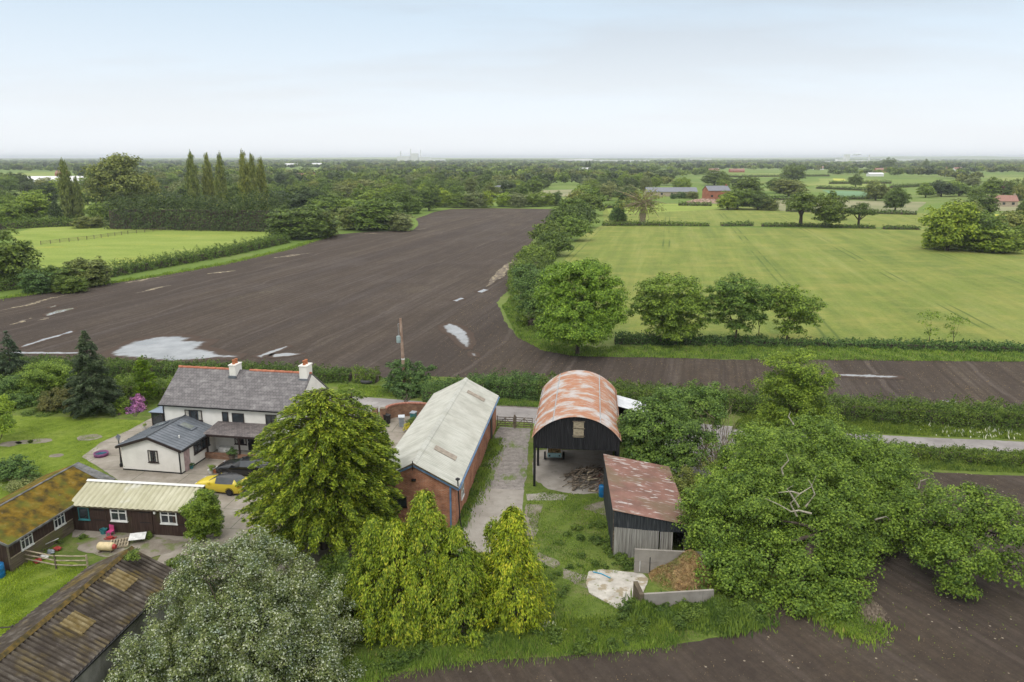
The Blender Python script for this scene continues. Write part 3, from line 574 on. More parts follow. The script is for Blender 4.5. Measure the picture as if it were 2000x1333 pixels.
sheet('yard',PX((160,893),(196,866),(250,842),(290,820),(330,800),(640,800),(735,812),(850,800),(800,880),(790,960),(770,1060),(640,1120),(430,1140),(300,1110),(330,1062),(300,1055),(140,1050),(150,960),(235,940)),.034,G['pave'],.07,.5,14)
sheet('yard_dirt',PX((150,1062),(230,1040),(300,1048),(370,1060),(330,1080),(280,1095),(210,1088),(150,1078)),.040,G['dirt'],.15,.4,15)
sheet('farm_track',PX((978,835),(1036,838),(1030,900),(1024,962),(898,957),(935,900)),.024,G['track'],.12,.4,16)
sheet('concrete_track',PX((1024,958),(1020,1005),(1000,1080),(890,1080),(905,1020),(940,955)),.03,G['concrete'],.03,.5,17)
sheet('barn_floor',PX((1043,880),(1196,880),(1196,962),(1120,966),(1070,957),(1041,935)),.026,G['concrete'],.12,.4,18)
sheet('gravel_strip',PX((1028,966),(1060,962),(1110,968),(1105,978),(1030,978)),.022,G['concrete'],.1,.3,19)
for k,pp in enumerate((((1030,985),(1060,985),(1050,1040),(1030,1060),(1022,1040)),((1050,1080),(1095,1100),(1080,1112),(1045,1096)),((1100,1110),(1150,1125),(1146,1150),(1100,1130)),((1185,978),(1200,985),(1190,1010),(1150,1000),(1130,990)))):
    sheet('bare_earth',PX(*pp),.02,G['dirt'],.15,.3,20+k)
sheet('back_yard',PX((1300,835),(1460,838),(1480,880),(1440,960),(1340,940),(1290,900)),.022,G['road'],.2,.5,25)
# puddles and straw lines on the ploughed field
pud=(((215,690),(235,678),(262,668),(300,660),(345,656),(372,661),(362,666),(408,667),(398,673),(385,681),(415,686),(424,692),(466,696),(462,699),(420,700),(395,703),(330,706),(280,701),(225,697)),
 ((864,638),(878,632),(900,640),(914,652),(919,668),(914,681),(900,672),(886,656),(872,649)),((-60,688),(60,688),(155,689),(158,692),(60,692),(-60,693)),((38,678),(80,664),(140,647),(145,649),(90,665),(42,680)),
 ((88,615),(110,607),(144,602),(146,604),(120,611),(92,618)),((500,697),(530,686),(560,676),(564,678),(535,690),(510,699)),((535,693),(560,690),(590,692),(560,697),(530,699)),((930,571),(944,565),(954,567),(942,573)),
 ((884,588),(900,582),(908,584),(892,590)),((1630,731),(1700,733),(1755,736),(1758,739),(1700,738),(1640,735)),((920,690),(930,692),(932,697),(923,696)),((96,601),(110,596),(112,598),(98,603)),((1838,782),(1872,785),(1870,788),(1840,785)),((1470,700),(1500,702),(1500,704),(1472,703)),((1648,1125),(1660,1130),(1682,1152),(1676,1156),(1658,1142)))
for k,pp in enumerate(pud): puddle(PX(*pp),.05,G['water'],.3 if k<3 else .16,2.4 if k<1 else (1.3 if k<2 else .9))
for k,(a,b,wd_) in enumerate((((0,608),(130,577),1.2),((130,577),(185,567),1.0),((245,553),(313,542),1.6),((265,573),(333,558),1.3),((405,536),(462,529),1.8),((530,505),(612,494),2.0),((560,500),(580,497),1.4),((20,635),(60,622),1.0),((70,628),(110,618),.9),((700,456),(760,458),1.5),((810,449),(832,447),1.6),((950,560),(1005,508),2.6))):
    p0=np.array(P(*a)[:2]);p1=np.array(P(*b)[:2]);sheet('straw_trail',ribbon([p0,(p0*2+p1)/3+.4,(p0+p1*2)/3-.3,p1],[.3,wd_,wd_*.8,.2]),.045,G['straw'],.35,.5,60+k)
# hills on the horizon
def hill(y,base,h,x0,x1,seed):
    mb=MB(); k=90; vs=[];fs=[]
    for i in range(k+1):
        x=x0+(x1-x0)*i/k; t=i/k; e=math.sin(math.pi*t)**.6; z=h*e*(.72+.2*math.sin(i*.13+seed)+.08*math.sin(i*.47+seed*2))
        vs+=[(x,y-900,0),(x,y-250,z*.8),(x,y,z),(x,y+900,0)]
    for i in range(k):
        for j in range(3): fs.append((i*4+j,i*4+4+j,i*4+5+j,i*4+1+j))
    mb.add(vs,fs); o=mb.build('hills',G['far_green'],None,True); tag(o,kind='structure')
hill(12500,0,48,1500,11500,1); hill(9500,0,28,-9000,5200,2.2); hill(15500,0,58,4000,16000,4)

# ================= BUILDINGS =================
def window(par,x,y,z,w_,h,face='f',nx=2,ny=1,fm='dark_frame',t=.07,sill=True,name='window',label=None,cur=False):
    """face f: in a wall facing -y at y; r: wall facing +x at x"""
    def bx(mb,a0,a1,z0,z1,d0,d1):
        if face=='f': mb.box(x+a0,x+a1,y-d1,y-d0,z+z0,z+z1)
        else: mb.box(x+d0,x+d1,y+a0,y+a1,z+z0,z+z1)
    fr=MB(); bx(fr,0,t,0,h,0,.06); bx(fr,w_-t,w_,0,h,0,.06); bx(fr,t,w_-t,0,t,0,.06); bx(fr,t,w_-t,h-t,h,0,.06)
    for i in range(1,nx): c=w_*i/nx; bx(fr,c-t*.4,c+t*.4,t,h-t,0,.055)
    if ny==2: bx(fr,t,w_-t,h*.64,h*.64+t*.8,0,.05)
    if ny==3:
        for i in (1,2): bx(fr,t,w_-t,h*i/3,h*i/3+t*.6,0,.05)
    if sill: bx(fr,-.05,w_+.05,-.07,-.001,0,.1)
    o=fr.build(name,G[fm],par); 
    if label: o['label']=label
    pn=MB(); bx(pn,t*.9,w_-t*.9,t*.9,h-t*.9,.003,.02); pn.build('pane',G['glass'],o)
    if cur:
        cu=MB(); bx(cu,t,w_*.22,t,h-t,.021,.03); cu.build('curtain',G['curtain'],o); cu=MB(); bx(cu,w_*.78,w_-t,t,h-t,.021,.03); cu.build('curtain',G['curtain'],o)
    return o
def gable_walls(mb,L,D,he,hr,skipfront=False):
    mb.add([(0,0,0),(L,0,0),(L,D,0),(0,D,0),(0,0,he),(L,0,he),(L,D,he),(0,D,he),(0,D/2,hr),(L,D/2,hr)],[(0,1,5,4),(2,3,7,6),(1,2,6,9,5),(3,0,4,8,7)])
def slab(mb,a,b,c,d,th=.08):
    a,b,c,d=[np.array(q,float) for q in (a,b,c,d)]; nn=np.cross(b-a,d-a); nn/=np.linalg.norm(nn); nn=nn if nn[2]>0 else -nn
    mb.prism([tuple(q) for q in (a,b,c,d)],tuple(nn*th))
# ---- farmhouse ----
fh=empty('farmhouse',(-33.0,69.15,0),R_(-10)); tag(fh,'white rendered two storey farmhouse with slate roof and two white chimneys','house')
L0,D0,HE,HR=13.6,6.9,4.45,6.95
mb=MB(); gable_walls(mb,L0,D0,HE,HR); mb.build('wall',G['render'],fh)
rf=MB(); slab(rf,(-.2,-.3,HE-.1),(L0+.02,-.3,HE-.1),(L0+.02,D0/2,HR+.07),(-.2,D0/2,HR+.07)); slab(rf,(-.2,D0+.3,HE-.1),(L0+.02,D0+.3,HE-.1),(L0+.02,D0/2,HR+.07),(-.2,D0/2,HR+.07)); roof=rf.build('roof',G['slate'],fh)
rt=MB(); i=0
x=-.2
while x<L0-.1:
    if not (5.3<x<6.9): rt.tube([(x,D0/2,HR+.12),(min(x+.42,L0),D0/2,HR+.12)],.13 if i%2 else .15,8)
    x+=.44;i+=1
    if 5.3<x<5.75: rt.build('ridge_tile',G['ridge_tile'],roof); rt=MB()
rt.build('ridge_tile',G['ridge_tile'],roof)
part('gutter',G['black'],fh,(-.25,L0+.05,-.42,-.30,HE-.16,HE-.05)); part('downpipe',G['black'],fh,(.02,.1,-.09,-.01,0,HE-.16))
part('plinth',G['black'],fh,(-.02,L0+.02,-.03,.0,0,.16))
def chimney(x,y,w_,d,zb,zt,lab):
    c=MB(); c.box(x,x+w_,y,y+d,zb,zt); c.box(x-.05,x+w_+.05,y-.05,y+d+.05,zt,zt+.1); o=c.build('chimney',G['render'],fh); o['label']=lab
    f=part('flashing',G['lead_roof'],o,(x-.06,x+w_+.06,y-.14,y-.01,zb+.35,zb+.6))
    for k,(px_,py_) in enumerate(((.28,.3),(.28,.7))):
        p=MB(); p.lathe((x+w_*.5,y+d*py_,zt+.1),[(.16,0),(.13,.1),(.12,.34),(.15,.36),(.15,.42)],12); p.build('chimney_pot',G['terracotta'],o)
chimney(5.6,2.6,.64,1.2,6.1,7.65,'white chimney in the middle of the slate roof'); chimney(L0-.95,2.8,.76,1.2,6.1,7.85,'white chimney at the right hand gable')
window(fh,2.25,0,2.95,1.75,1.0,nx=3,cur=True); window(fh,6.05,0,2.95,.62,1.0,nx=1); window(fh,7.05,0,2.85,1.2,1.05,nx=1); window(fh,10.4,0,2.95,1.1,1.0,nx=2)
window(fh,7.1,0,.85,1.2,1.35,nx=2,cur=True); window(fh,11.2,0,.9,1.2,1.2,nx=2)
o=window(fh,L0,4.9,2.9,.75,.95,'r',nx=1)
dr=part('door',G['black'],fh,(8.45,9.4,-.06,0,.3,2.25)); part('door_pane',G['glass'],dr,(8.65,9.2,-.075,-.061,1.3,2.0)); part('door_handle',G['steel'],dr,(8.5,8.56,-.12,-.061,1.1,1.22))
part('door_surround',G['white'],fh,(9.45,10.0,-.05,0,.3,2.2))
# porch: brick base, posts, slate lean-to roof, bench space
po=MB(); slab(po,(5.1,-1.95,2.35),(10.9,-1.95,2.35),(10.9,-.0,2.95),(5.6,-.0,2.95),.07); po.build('porch_roof',G['slate2'],fh)
part('porch_fascia',G['dark_frame'],fh,(5.08,10.92,-2.02,-1.93,2.22,2.38))
for x in (5.3,8.5,10.7):
    q=MB(); q.box(x,x+.13,-1.85,-1.72,.55,2.24); q.tube([(x+.07,-1.78,1.75),(x+.42,-1.78,2.2)],.04,4); 
    if x>6: q.tube([(x+.06,-1.78,1.75),(x-.3,-1.78,2.2)],.04,4)
    q.build('porch_post',G['dark_frame'],fh)
part('porch_wall',G['brick2'],fh,(5.15,7.6,-1.95,-1.7,0,.58)); part('porch_wall',G['brick2'],fh,(8.4,10.9,-1.95,-1.7,0,.58)); part('porch_step',G['concrete'],fh,(5.4,10.7,-1.69,-.02,0,.26))
part('porch_bench',G['white'],fh,(5.75,7.0,-.75,-.3,.27,.7))
# extension with grey sheet roof, gable to the front
ex=empty('extension',(0,0,0)); ex.parent=fh
EX0,EX1,EY0=-.55,5.15,-5.6; EE,ER=2.35,3.3; mx=(EX0+EX1)/2
mb=MB(); mb.add([(EX0,EY0,0),(EX1,EY0,0),(EX1,-.005,0),(EX0,-.005,0),(EX0,EY0,EE),(EX1,EY0,EE),(EX1,-.005,EE),(EX0,-.005,EE),(mx,EY0,ER),(mx,-.005,ER)],[(0,1,5,8,4),(1,2,6,5),(3,0,4,7)])
mb.build('wall',G['render'],ex)
rf=MB(); sl_=(ER-EE)/(mx-EX0)
def rz(x): return ER+.03-abs(x-mx)*sl_
slab(rf,(EX0-.3,EY0-.25,rz(EX0-.3)),(mx,EY0-.25,ER+.03),(mx,-.01,ER+.03),(EX0-.3,-.01,rz(EX0-.3)),.07)
slab(rf,(EX1+.3,EY0-.25,rz(EX1+.3)),(mx,EY0-.25,ER+.03),(mx,-.01,ER+.03),(EX1+.3,-.01,rz(EX1+.3)),.07); exr=rf.build('roof',G['lead_roof'],ex)
sm=MB()
y=EY0+.1
while y<-.2:
    sm.tube([(EX0-.3,y,rz(EX0-.3)+.085),(mx,y,ER+.115),(EX1+.3,y,rz(EX1+.3)+.085)],.02,4); y+=.42
sm.tube([(mx,EY0-.25,ER+.11),(mx,-.02,ER+.11)],.07,6); sm.build('seam',simple('seam',(.10,.11,.12),.6),exr)
fa=MB()
for s_,x_ in ((1,EX0-.3),(1,EX1+.3)):
    fa.prism([(x_,EY0-.30,rz(x_)-.2),(mx,EY0-.30,ER+.03-.2),(mx,EY0-.30,ER+.06),(x_,EY0-.30,rz(x_)+.04)],(0,.045,0))
fa.build('fascia',G['dark_frame'],ex); part('gutter',G['black'],ex,(EX1+.3,EX1+.42,EY0-.25,-1.9,rz(EX1+.3)-.12,rz(EX1+.3)-.02)); part('gutter',G['black'],ex,(EX0-.42,EX0-.3,EY0-.25,-.05,rz(EX0-.3)-.12,rz(EX0-.3)-.02))
part('downpipe',G['black'],ex,(EX1-.1,EX1-.02,EY0-.1,EY0-.01,0,EE-.02)); part('plinth',G['black'],ex,(EX0-.02,EX1+.02,EY0-.03,EY0-.001,0,.14),(EX1+.001,EX1+.03,EY0+.0,-.05,0,.14))
window(ex,2.05,EY0,.95,.95,1.1,nx=2,cur=True); window(ex,EX1,-3.6,1.05,2.5,.95,'r',nx=4,ny=2)
d2=part('door',simple('pale_door',(.45,.33,.33),.7),ex,(EX1+.001,EX1+.05,-5.1,-4.3,.05,2.05)); part('door_handle',G['steel'],d2,(EX1+.051,EX1+.1,-4.45,-4.38,1.0,1.1))
sk=MB()
def skyl(x0,x1,y0,y1,nm):
    a=[(x0,y0,rz(x0)+.1),(x1,y0,rz(x1)+.1),(x1,y1,rz(x1)+.1),(x0,y1,rz(x0)+.1)]; m_=MB(); m_.prism(a,(0,0,.09)); f=m_.build('skylight',G['lead_roof'],ex)
    s=.13*(x1-x0); b=[(x0+s,y0+.1,rz(x0+s)+.2),(x1-s,y0+.1,rz(x1-s)+.2),(x1-s,y1-.1,rz(x1-s)+.2),(x0+s,y1-.1,rz(x0+s)+.2)]; m_=MB(); m_.prism(b,(0,0,.012)); m_.build('pane',simple('skylight_glass',(.22,.24,.22),.1,.8),f)
skyl(2.9,4.3,-2.3,-1.4,1); skyl(.1,1.4,-2.2,-1.3,2)
m_=MB(); m_.tube([(4.2,-4.1,rz(4.2)+.05),(4.2,-4.1,rz(4.2)+.3)],.07,8); m_.build('roof_vent',G['white'],ex)
# conservatory behind the left end
cv=empty('conservatory',(0,0,0)); cv.parent=fh
X0,X1,Y0c,Y1c=-3.6,-.02,3.1,6.7
c=MB()
for x_ in (X0,X0+1.2,X0+2.4,X1-.1): c.box(x_,x_+.1,Y0c,Y0c+.1,.5,2.2)
for y_ in (Y0c+1.2,Y0c+2.4,Y1c-.1): c.box(X0,X0+.1,y_,y_+.1,.5,2.2)
c.box(X0-.05,X1,Y0c-.05,Y0c+.15,2.2,2.35); c.box(X0-.05,X0+.15,Y0c+.15,Y1c,2.2,2.35); c.build('frame',G['dark_frame'],cv)
part('base_wall',G['brick2'],cv,(X0,X1,Y0c-.02,Y0c+.12,0,.5),(X0,X0+.12,Y0c+.12,Y1c,0,.5))
part('pane',G['glass'],cv,(X0+.1,X1-.1,Y0c+.04,Y0c+.06,.5,2.2),(X0+.04,X0+.06,Y0c+.12,Y1c-.1,.5,2.2))
c=MB(); ax,ay=(X0+X1)/2+.6,(Y0c+Y1c)/2
c.add([(X0-.2,Y0c-.2,2.36),(X1,Y0c-.2,2.36),(X1,Y1c+.2,2.36),(X0-.2,Y1c+.2,2.36),(ax,ay,3.35),(X1,ay,3.35)],[(0,1,5,4),(3,0,4),(2,3,4,5),(0,3,2,1)]); c.build('roof',G['blue_roof'],cv)
# ---- brick barn with pale roof ----
bb=empty('brick_barn',(-10.35,53.35,0),R_(-6.6)); tag(bb,'long red brick barn with pale grey sheet roof and blue bargeboards','barn')
BL,BW,BE,BR=22.3,6.2,3.42,5.05
mb=MB(); mb.add([(0,0,0),(BW,0,0),(BW,BL,0),(0,BL,0),(0,0,BE),(BW,0,BE),(BW,BL,BE),(0,BL,BE),(BW/2,0,BR),(BW/2,BL,BR)],[(0,1,5,8,4),(1,2,6,5),(2,3,7,9,6),(3,0,4,7)]); mb.build('wall',G['brick'],bb)
ov=.28; ze=BE-.13
pr=corr((BW+ov,-.15,ze+.08),(BW+ov,BL+.15,ze+.08),(BW/2,BL+.15,BR+.1),(BW/2,-.15,BR+.1),.26,.028,'roof',G['pale_sheet'],bb,10)
pr2=corr((-ov,-.15,ze+.08),(-ov,BL+.15,ze+.08),(BW/2,BL+.15,BR+.1),(BW/2,-.15,BR+.1),.26,.028,'roof',G['pale_sheet'],bb,10)
m_=MB(); m_.prism([(BW/2-.22,-.17,BR+.03),(BW/2,-.17,BR+.15),(BW/2+.22,-.17,BR+.03)],(0,BL+.34,0)); m_.build('ridge_cap',G['pale_sheet'],bb)
def onslope(t,s): # t along from front, s 0 eave..1 ridge on the right slope
    return (BW+ov-(BW/2+ov)*s,t,ze+.08+(BR+.02-ze)*s+.045)
for t in (3.6,18.6):
    m_=MB(); a=[onslope(t,.28),onslope(t+.85,.28),onslope(t+.85,.78),onslope(t,.78)]; m_.prism(a,(0,0,.02)); m_.build('rooflight',G['rooflight'],bb)
m_=MB()
for sx in (0,1):
    xe=BW+ov if sx else -ov; m_.prism([(xe,-.20,ze-.18),(BW/2,-.20,BR-.17),(BW/2,-.20,BR+.08),(xe,-.20,ze+.05)],(0,.05,0))
m_.build('bargeboard',G['blue_trim'],bb)
m_=MB()
for sx in (0,1):
    xe=BW+ov if sx else -ov; m_.prism([(xe,-.245,ze+.0),(BW/2,-.245,BR+.01),(BW/2,-.245,BR+.12),(xe,-.245,ze+.1)],(0,.04,0))
m_.build('verge_trim',G['weather_boards'],bb)
part('downpipe',G['blue_trim'],bb,(BW-.42,BW-.30,-.12,-.005,0,BE-.12)); part('gutter',G['blue_trim'],bb,(BW+ov-.02,BW+ov+.1,-.15,BL,ze-.12,ze-.0))
window(bb,1.15,0,1.55,1.35,.85,nx=2,ny=2,fm='black',t=.08)
m_=MB(); m_.box(BW/2-.03,BW/2+.03,-.3,-.245,BR-.45,BR+.3); m_.build('finial',G['dark_frame'],bb)
part('wall_lamp',G['black'],bb,(BW/2-.15,BW/2+.15,-.2,-.001,BR-1.35,BR-1.2))
window(bb,BW,2.2,1.3,1.1,1.5,'r',nx=2,ny=3,fm='white',t=.06,label='white framed window beside the gable end')
dd=part('door',G['black'],bb,(BW+.001,BW+.05,18.2,19.3,.02,2.7)); part('lintel',G['brick_cap'],bb,(BW+.0,BW+.03,18.0,19.5,2.71,2.9))
part('hatch',G['dark_frame'],bb,(BW+.001,BW+.04,16.6,17.1,2.2,2.7))
q=MB()
for z_ in (.45,.9,1.35): q.box(-.01,BW+.01,-.012,0,z_,z_+.02)
m_=MB(); m_.tube([(BW+.55,-.4,0),(BW+.35,-.2,.9),(BW+.2,-.02,3.9)],.05,8); m_.lathe((BW+.2,-.02,3.9),[(.05,0),(.17,.03),(.17,.12),(.04,.2)],10); o=m_.build('flue_pipe',G['black'],bb)
# ---- Dutch barn ----
db=empty('dutch_barn',(1.78,60.2,0),R_(-5.9)); tag(db,'open black barn on posts under a rusty barrel roof','barn')
DW,DL,DE,DR=7.1,13.9,4.55,6.35
def arc(t,ex_=0):  # t 0..1 over the curved roof
    rise=DR-DE; rad=(DW*DW/4+rise*rise)/(2*rise); a0=math.asin(min(1,(DW/2)/rad)); a=-a0*1.06+2*a0*1.06*t; return (DW/2+rad*math.sin(a),DR-rad+rad*math.cos(a))
k=40; per=.22; nL=int((DL+.4)/per*4); vs=[];fs=[]
for j in range(k+1):
    for i in range(nL+1):
        x_,z_=arc(j/k); y_=-.2+(DL+.4)*i/nL; off=.022*math.sin(y_/per*2*math.pi); nx_=(x_-DW/2)/6; vs.append((x_+off*nx_,y_,z_+off))
for j in range(k):
    for i in range(nL): fs.append((j*(nL+1)+i,j*(nL+1)+i+1,(j+1)*(nL+1)+i+1,(j+1)*(nL+1)+i))
m_=MB(); m_.add(vs,fs); rr=m_.build('roof',G['rust_sheet'],db)
m_=MB()
for jt in (.27,.73):
    x_,z_=arc(jt); m_=MB(); m_.box(x_-.04,x_+.04,-.2,DL+.2,z_+.02,z_+.04); m_.build('lap_strip',G['steel'],rr)
def endpanel(y,zb,nm,hole=None):
    pts=[arc(j/k) for j in range(k+1)]; pts=[(max(.0,min(DW,x_)),z_-.03) for x_,z_ in pts]; N_=140; vs=[];fs=[]
    for i in range(N_+1):
        x_=DW*i/N_; zt=np.interp(x_,[p[0] for p in pts],[p[1] for p in pts]); yy=y+.02*math.sin(i*math.pi/2*1.0+.3); vs+=[(x_,yy,zb),(x_,yy,zt)]
    for i in range(N_): fs.append((2*i,2*i+2,2*i+3,2*i+1))
    m=MB(); m.add(vs,fs); return m.build(nm,G['black_sheet'],db)
endpanel(0,3.45,'gable_sheet'); endpanel(DL,3.3,'gable_sheet')
m_=MB(); m_.box(3.3,4.15,-.09,-.03,4.55,5.95); hd=m_.build('loft_hatch',G['timber'],db)
for z_ in (4.65,5.3,5.9): part('hatch_rail',G['wood'],hd,(3.22,4.25,-.13,-.091,z_,z_+.07))
part('edge_beam',G['black'],db,(-.02,DW+.02,.05,.15,3.46,3.6))
for i,(x_,y_) in enumerate([(x_,y_) for x_ in (0,DW-.18) for y_ in (0,4.4,9.1,DL-.2)]):
    part('post',G['black'],db,(x_,x_+.2,y_,y_+.2,0,DE+.0))
for s_ in (0,1):
    x_=(-.03,.03) if not s_ else (DW-.03,DW+.03); part('side_sheet',G['black_sheet'],db,(*x_,.2,DL,3.3 if not s_ else .0,DE+.02))
part('back_sheet',G['black_sheet'],db,(5.0,DW-.2,DL-.1,DL-.06,0,3.3))
# white roofed lean-to beyond the Dutch barn
wl=empty('lean_to',(9.2,70.5,0),R_(-5.9)); tag(wl,'small lean-to with whitish tin roof behind the barrel roofed barn','shed')
corr((3.9,0,3.0),(3.9,3.6,3.0),(.1,3.6,3.95),(.1,0,3.95),.2,.02,'roof',G['galv'],wl)
m_=MB(); m_.box(.1,3.7,.1,.16,0,3.0); m_.box(3.64,3.7,.16,3.4,0,2.95); m_.box(.1,3.7,3.4,3.46,0,3.0); m_.build('wall',G['black_sheet'],wl)
# ---- red roofed lean-to shed ----
rs=empty('tin_shed',(7.0,48.5,0),R_(-3)); tag(rs,'lean-to shed with flaking red tin roof and patched grey front','shed')
corr((5.25,-.15,2.55),(5.25,10.2,2.55),(-.1,10.2,3.55),(-.1,-.15,3.55),.2,.022,'roof',G['red_sheet'],rs)
m_=MB(); k=100; vs=[];fs=[]
for i in range(k+1):
    x_=5.0*i/k; yy=.02*math.sin(i*math.pi/2); vs+=[(x_,yy,1.95 if x_<4.9 else 0),(x_,yy,3.5-(x_/5.0)*.93)]
for i in range(k): fs.append((2*i,2*i+2,2*i+3,2*i+1))
m_.add(vs,fs); m_.build('gable_sheet',G['worn_black'],rs)
corr((.05,-.12,0),(1.95,-.16,0),(1.95,-.14,2.15),(.05,-.1,2.28),.16,.02,'patch_sheet',G['grey_boards'],rs); corr((1.95,-.10,.0),(3.1,-.1,.0),(3.1,-.08,2.05),(1.95,-.08,2.1),.16,.02,'patch_sheet',G['grey_boards'],rs)
corr((3.2,-.1,.55),(4.05,-.1,.5),(4.05,-.08,1.98),(3.2,-.08,2.0),.16,.02,'patch_sheet',G['grey_boards'],rs)
for x_ in (-.02,4.85): part('post',G['wood'],rs,(x_,x_+.15,.03,.18,0,2.6 if x_>1 else 3.3))
part('side_sheet',G['worn_black'],rs,(-.04,.0,.2,10.0,0,3.4)); part('back_wall',G['worn_black'],rs,(0,5.0,10.0,10.05,0,2.5)); part('side_wall',G['worn_black'],rs,(5.0,5.05,.2,10.0,0,2.45))
# ---- cream roofed stable ----
cs=empty('stable',(-32.5,52.35,0),R_(-6.8)); tag(cs,'low brown boarded stable with cream tin roof, climber on its right end','stable')
SL=8.95
corr((-.2,-.25,2.12),(SL+.2,-.25,2.12),(SL+.2,2.35,2.98),(-.2,2.35,2.98),.42,.035,'roof',G['cream_sheet'],cs)
m_=MB(); m_.prism([(-.25,2.15,2.99),(-.25,2.35,3.08),(-.25,2.55,2.99)],(SL+.5,0,0)); m_.build('ridge_cap',G['white_metal'],cs)
m_=MB(); m_.add([(0,0,0),(SL,0,0),(SL,2.3,0),(0,2.3,0),(0,0,2.12),(SL,0,2.12),(SL,2.3,2.88),(0,2.3,2.88)],[(0,1,5,4),(1,2,6,5),(2,3,7,6),(3,0,4,7)]); m_.build('wall',G['brown_boards'],cs)
window(cs,3.0,0,.98,1.28,.98,nx=2,ny=2,fm='white',t=.09); window(cs,6.9,0,1.0,1.28,.98,nx=2,ny=2,fm='white',t=.09); window(cs,.45,0,.95,.85,.95,nx=1,ny=1,fm='teal',t=.05)
for x_ in (1.6,5.2,7.85):
    d=part('door',G['brown_boards'],cs,(x_,x_+1.05,-.04,-.001,.05,2.0)); part('door_strap',G['black'],d,(x_+.05,x_+.9,-.055,-.041,.95,1.0)); part('door_strap',G['black'],d,(x_+.05,x_+.9,-.055,-.041,1.75,1.8))
part('wall_lamp',G['white'],cs,(6.45,6.6,-.15,-.001,1.75,1.95)); part('fascia',G['weather_boards'],cs,(-.1,SL+.1,-.2,-.16,1.98,2.1))
# ---- moss roofed stable ----
ms=empty('stable',(-33.45,46.4,0),R_(-8.8)); tag(ms,'brown boarded stable with orange moss covering its felt roof','stable')
ML=10.6  # local y along, x across: front wall at x=0, ridge at x=-3
m_=MB(); slab(m_,(.3,-.3,2.08),(.3,ML,2.08),(-2.75,ML,3.28),(-2.75,-.3,3.28),.06); slab(m_,(-5.8,-.3,2.08),(-5.8,ML,2.08),(-2.75,ML,3.28),(-2.75,-.3,3.28),.06); mr=m_.build('roof',G['moss_roof'],ms)
m_=MB(); m_.prism([(.34,-.34,2.0),(.34,-.30,2.0),(-2.75,-.30,3.2),(-2.75,-.34,3.2)],(0,0,.18)); m_.box(.3,.36,-.3,5.9,2.03,2.17); m_.box(-2.83,-2.67,-.3,ML,3.33,3.38); m_.build('fascia',G['felt'],ms)
m_=MB(); m_.prism([(.32,ML-1.0,2.16),(.32,ML+.02,2.16),(-2.75,ML+.02,3.37),(-2.75,ML-.75,3.37)],(0,0,.012)); m_.build('flashing',G['felt'],mr)
m_=MB(); m_.add([(0,0,0),(-5.5,0,0),(-5.5,ML-.2,0),(0,ML-.2,0),(0,0,2.12),(-5.5,0,2.12),(-5.5,ML-.2,2.12),(0,ML-.2,2.12),(-2.75,0,3.2),(-2.75,ML-.2,3.2)],[(1,0,4,8,5),(0,3,7,4),(3,2,6,9,7),(2,1,5,6)]); m_.build('wall',G['brown_boards'],ms)
m_=MB()
for i in range(6): m_.prism([(.012,0,.02+i*.16),(.045,0,.02+i*.16),(.02,0,.17+i*.16),(.012,0,.17+i*.16)],(0,5.9,0))
m_.build('weatherboard',G['weather_boards'],ms); part('rail',G['timber'],ms,(.012,.06,0,5.9,.98,1.03)); part('corner_post',G['weather_boards'],ms,(-.1,.05,-.05,-.001,0,2.1))
window(ms,0.001,1.0,1.05,1.05,.95,'r',nx=3,ny=2,fm='white',t=.06); window(ms,0.001,4.1,1.05,1.05,.95,'r',nx=3,ny=2,fm='white',t=.06)
# ---- big shed with lichened corrugated roof, lower left ----
bs=empty('old_shed',(-20.35,41.9,0),R_(-6.5)); tag(bs,'old blockwork shed with dark lichen covered corrugated roof and brown moss ridge','shed')
GL=-14.5; HW=2.75
eR,rz_=2.62,4.0
rfr=corr((.25,.15,eR-.1),(.25,GL,eR-.1),(-HW,GL,rz_),(-HW,.15,rz_),.30,.06,'roof',G['old_sheet'],bs,12); corr((-2*HW-.25,.15,eR-.1),(-2*HW-.25,GL,eR-.1),(-HW,GL,rz_),(-HW,.15,rz_),.30,.06,'roof',G['old_sheet'],bs,12)
m_=MB(); m_.prism([(-HW-.2,.2,rz_-.04),(-HW,.2,rz_+.12),(-HW+.2,.2,rz_-.04)],(0,GL-.2,0)); m_.build('ridge_cap',simple('mossy_ridge',(.15,.10,.03),.95,.1,0,(.06,.05,.025),3),bs)
m_=MB(); m_.add([(0,0,0),(-2*HW,0,0),(-2*HW,GL,0),(0,GL,0),(0,0,eR-.1),(-2*HW,0,eR-.1),(-2*HW,GL,eR-.1),(0,GL,eR-.1),(-HW,0,rz_-.08),(-HW,GL,rz_-.08)],[(0,1,5,8,4),(3,0,4,7),(2,3,7,9,6),(1,2,6,5)]); m_.build('wall',G['block'],bs)
part('gutter',G['black'],bs,(.2,.34,GL,.15,eR-.22,eR-.12))
def bsl(y,s): return (.25-(HW+.25)*s,y,eR-.1+(rz_-eR+.1)*s+.05)
for (y0,y1,s0,s1) in ((-3.3,-2.0,.45,.85),(-7.2,-6.0,.4,.78)):
    corr(bsl(y0,s0),bsl(y1,s0),bsl(y1,s1),bsl(y0,s1),.30,.06,'rooflight',G['old_light'],bs)

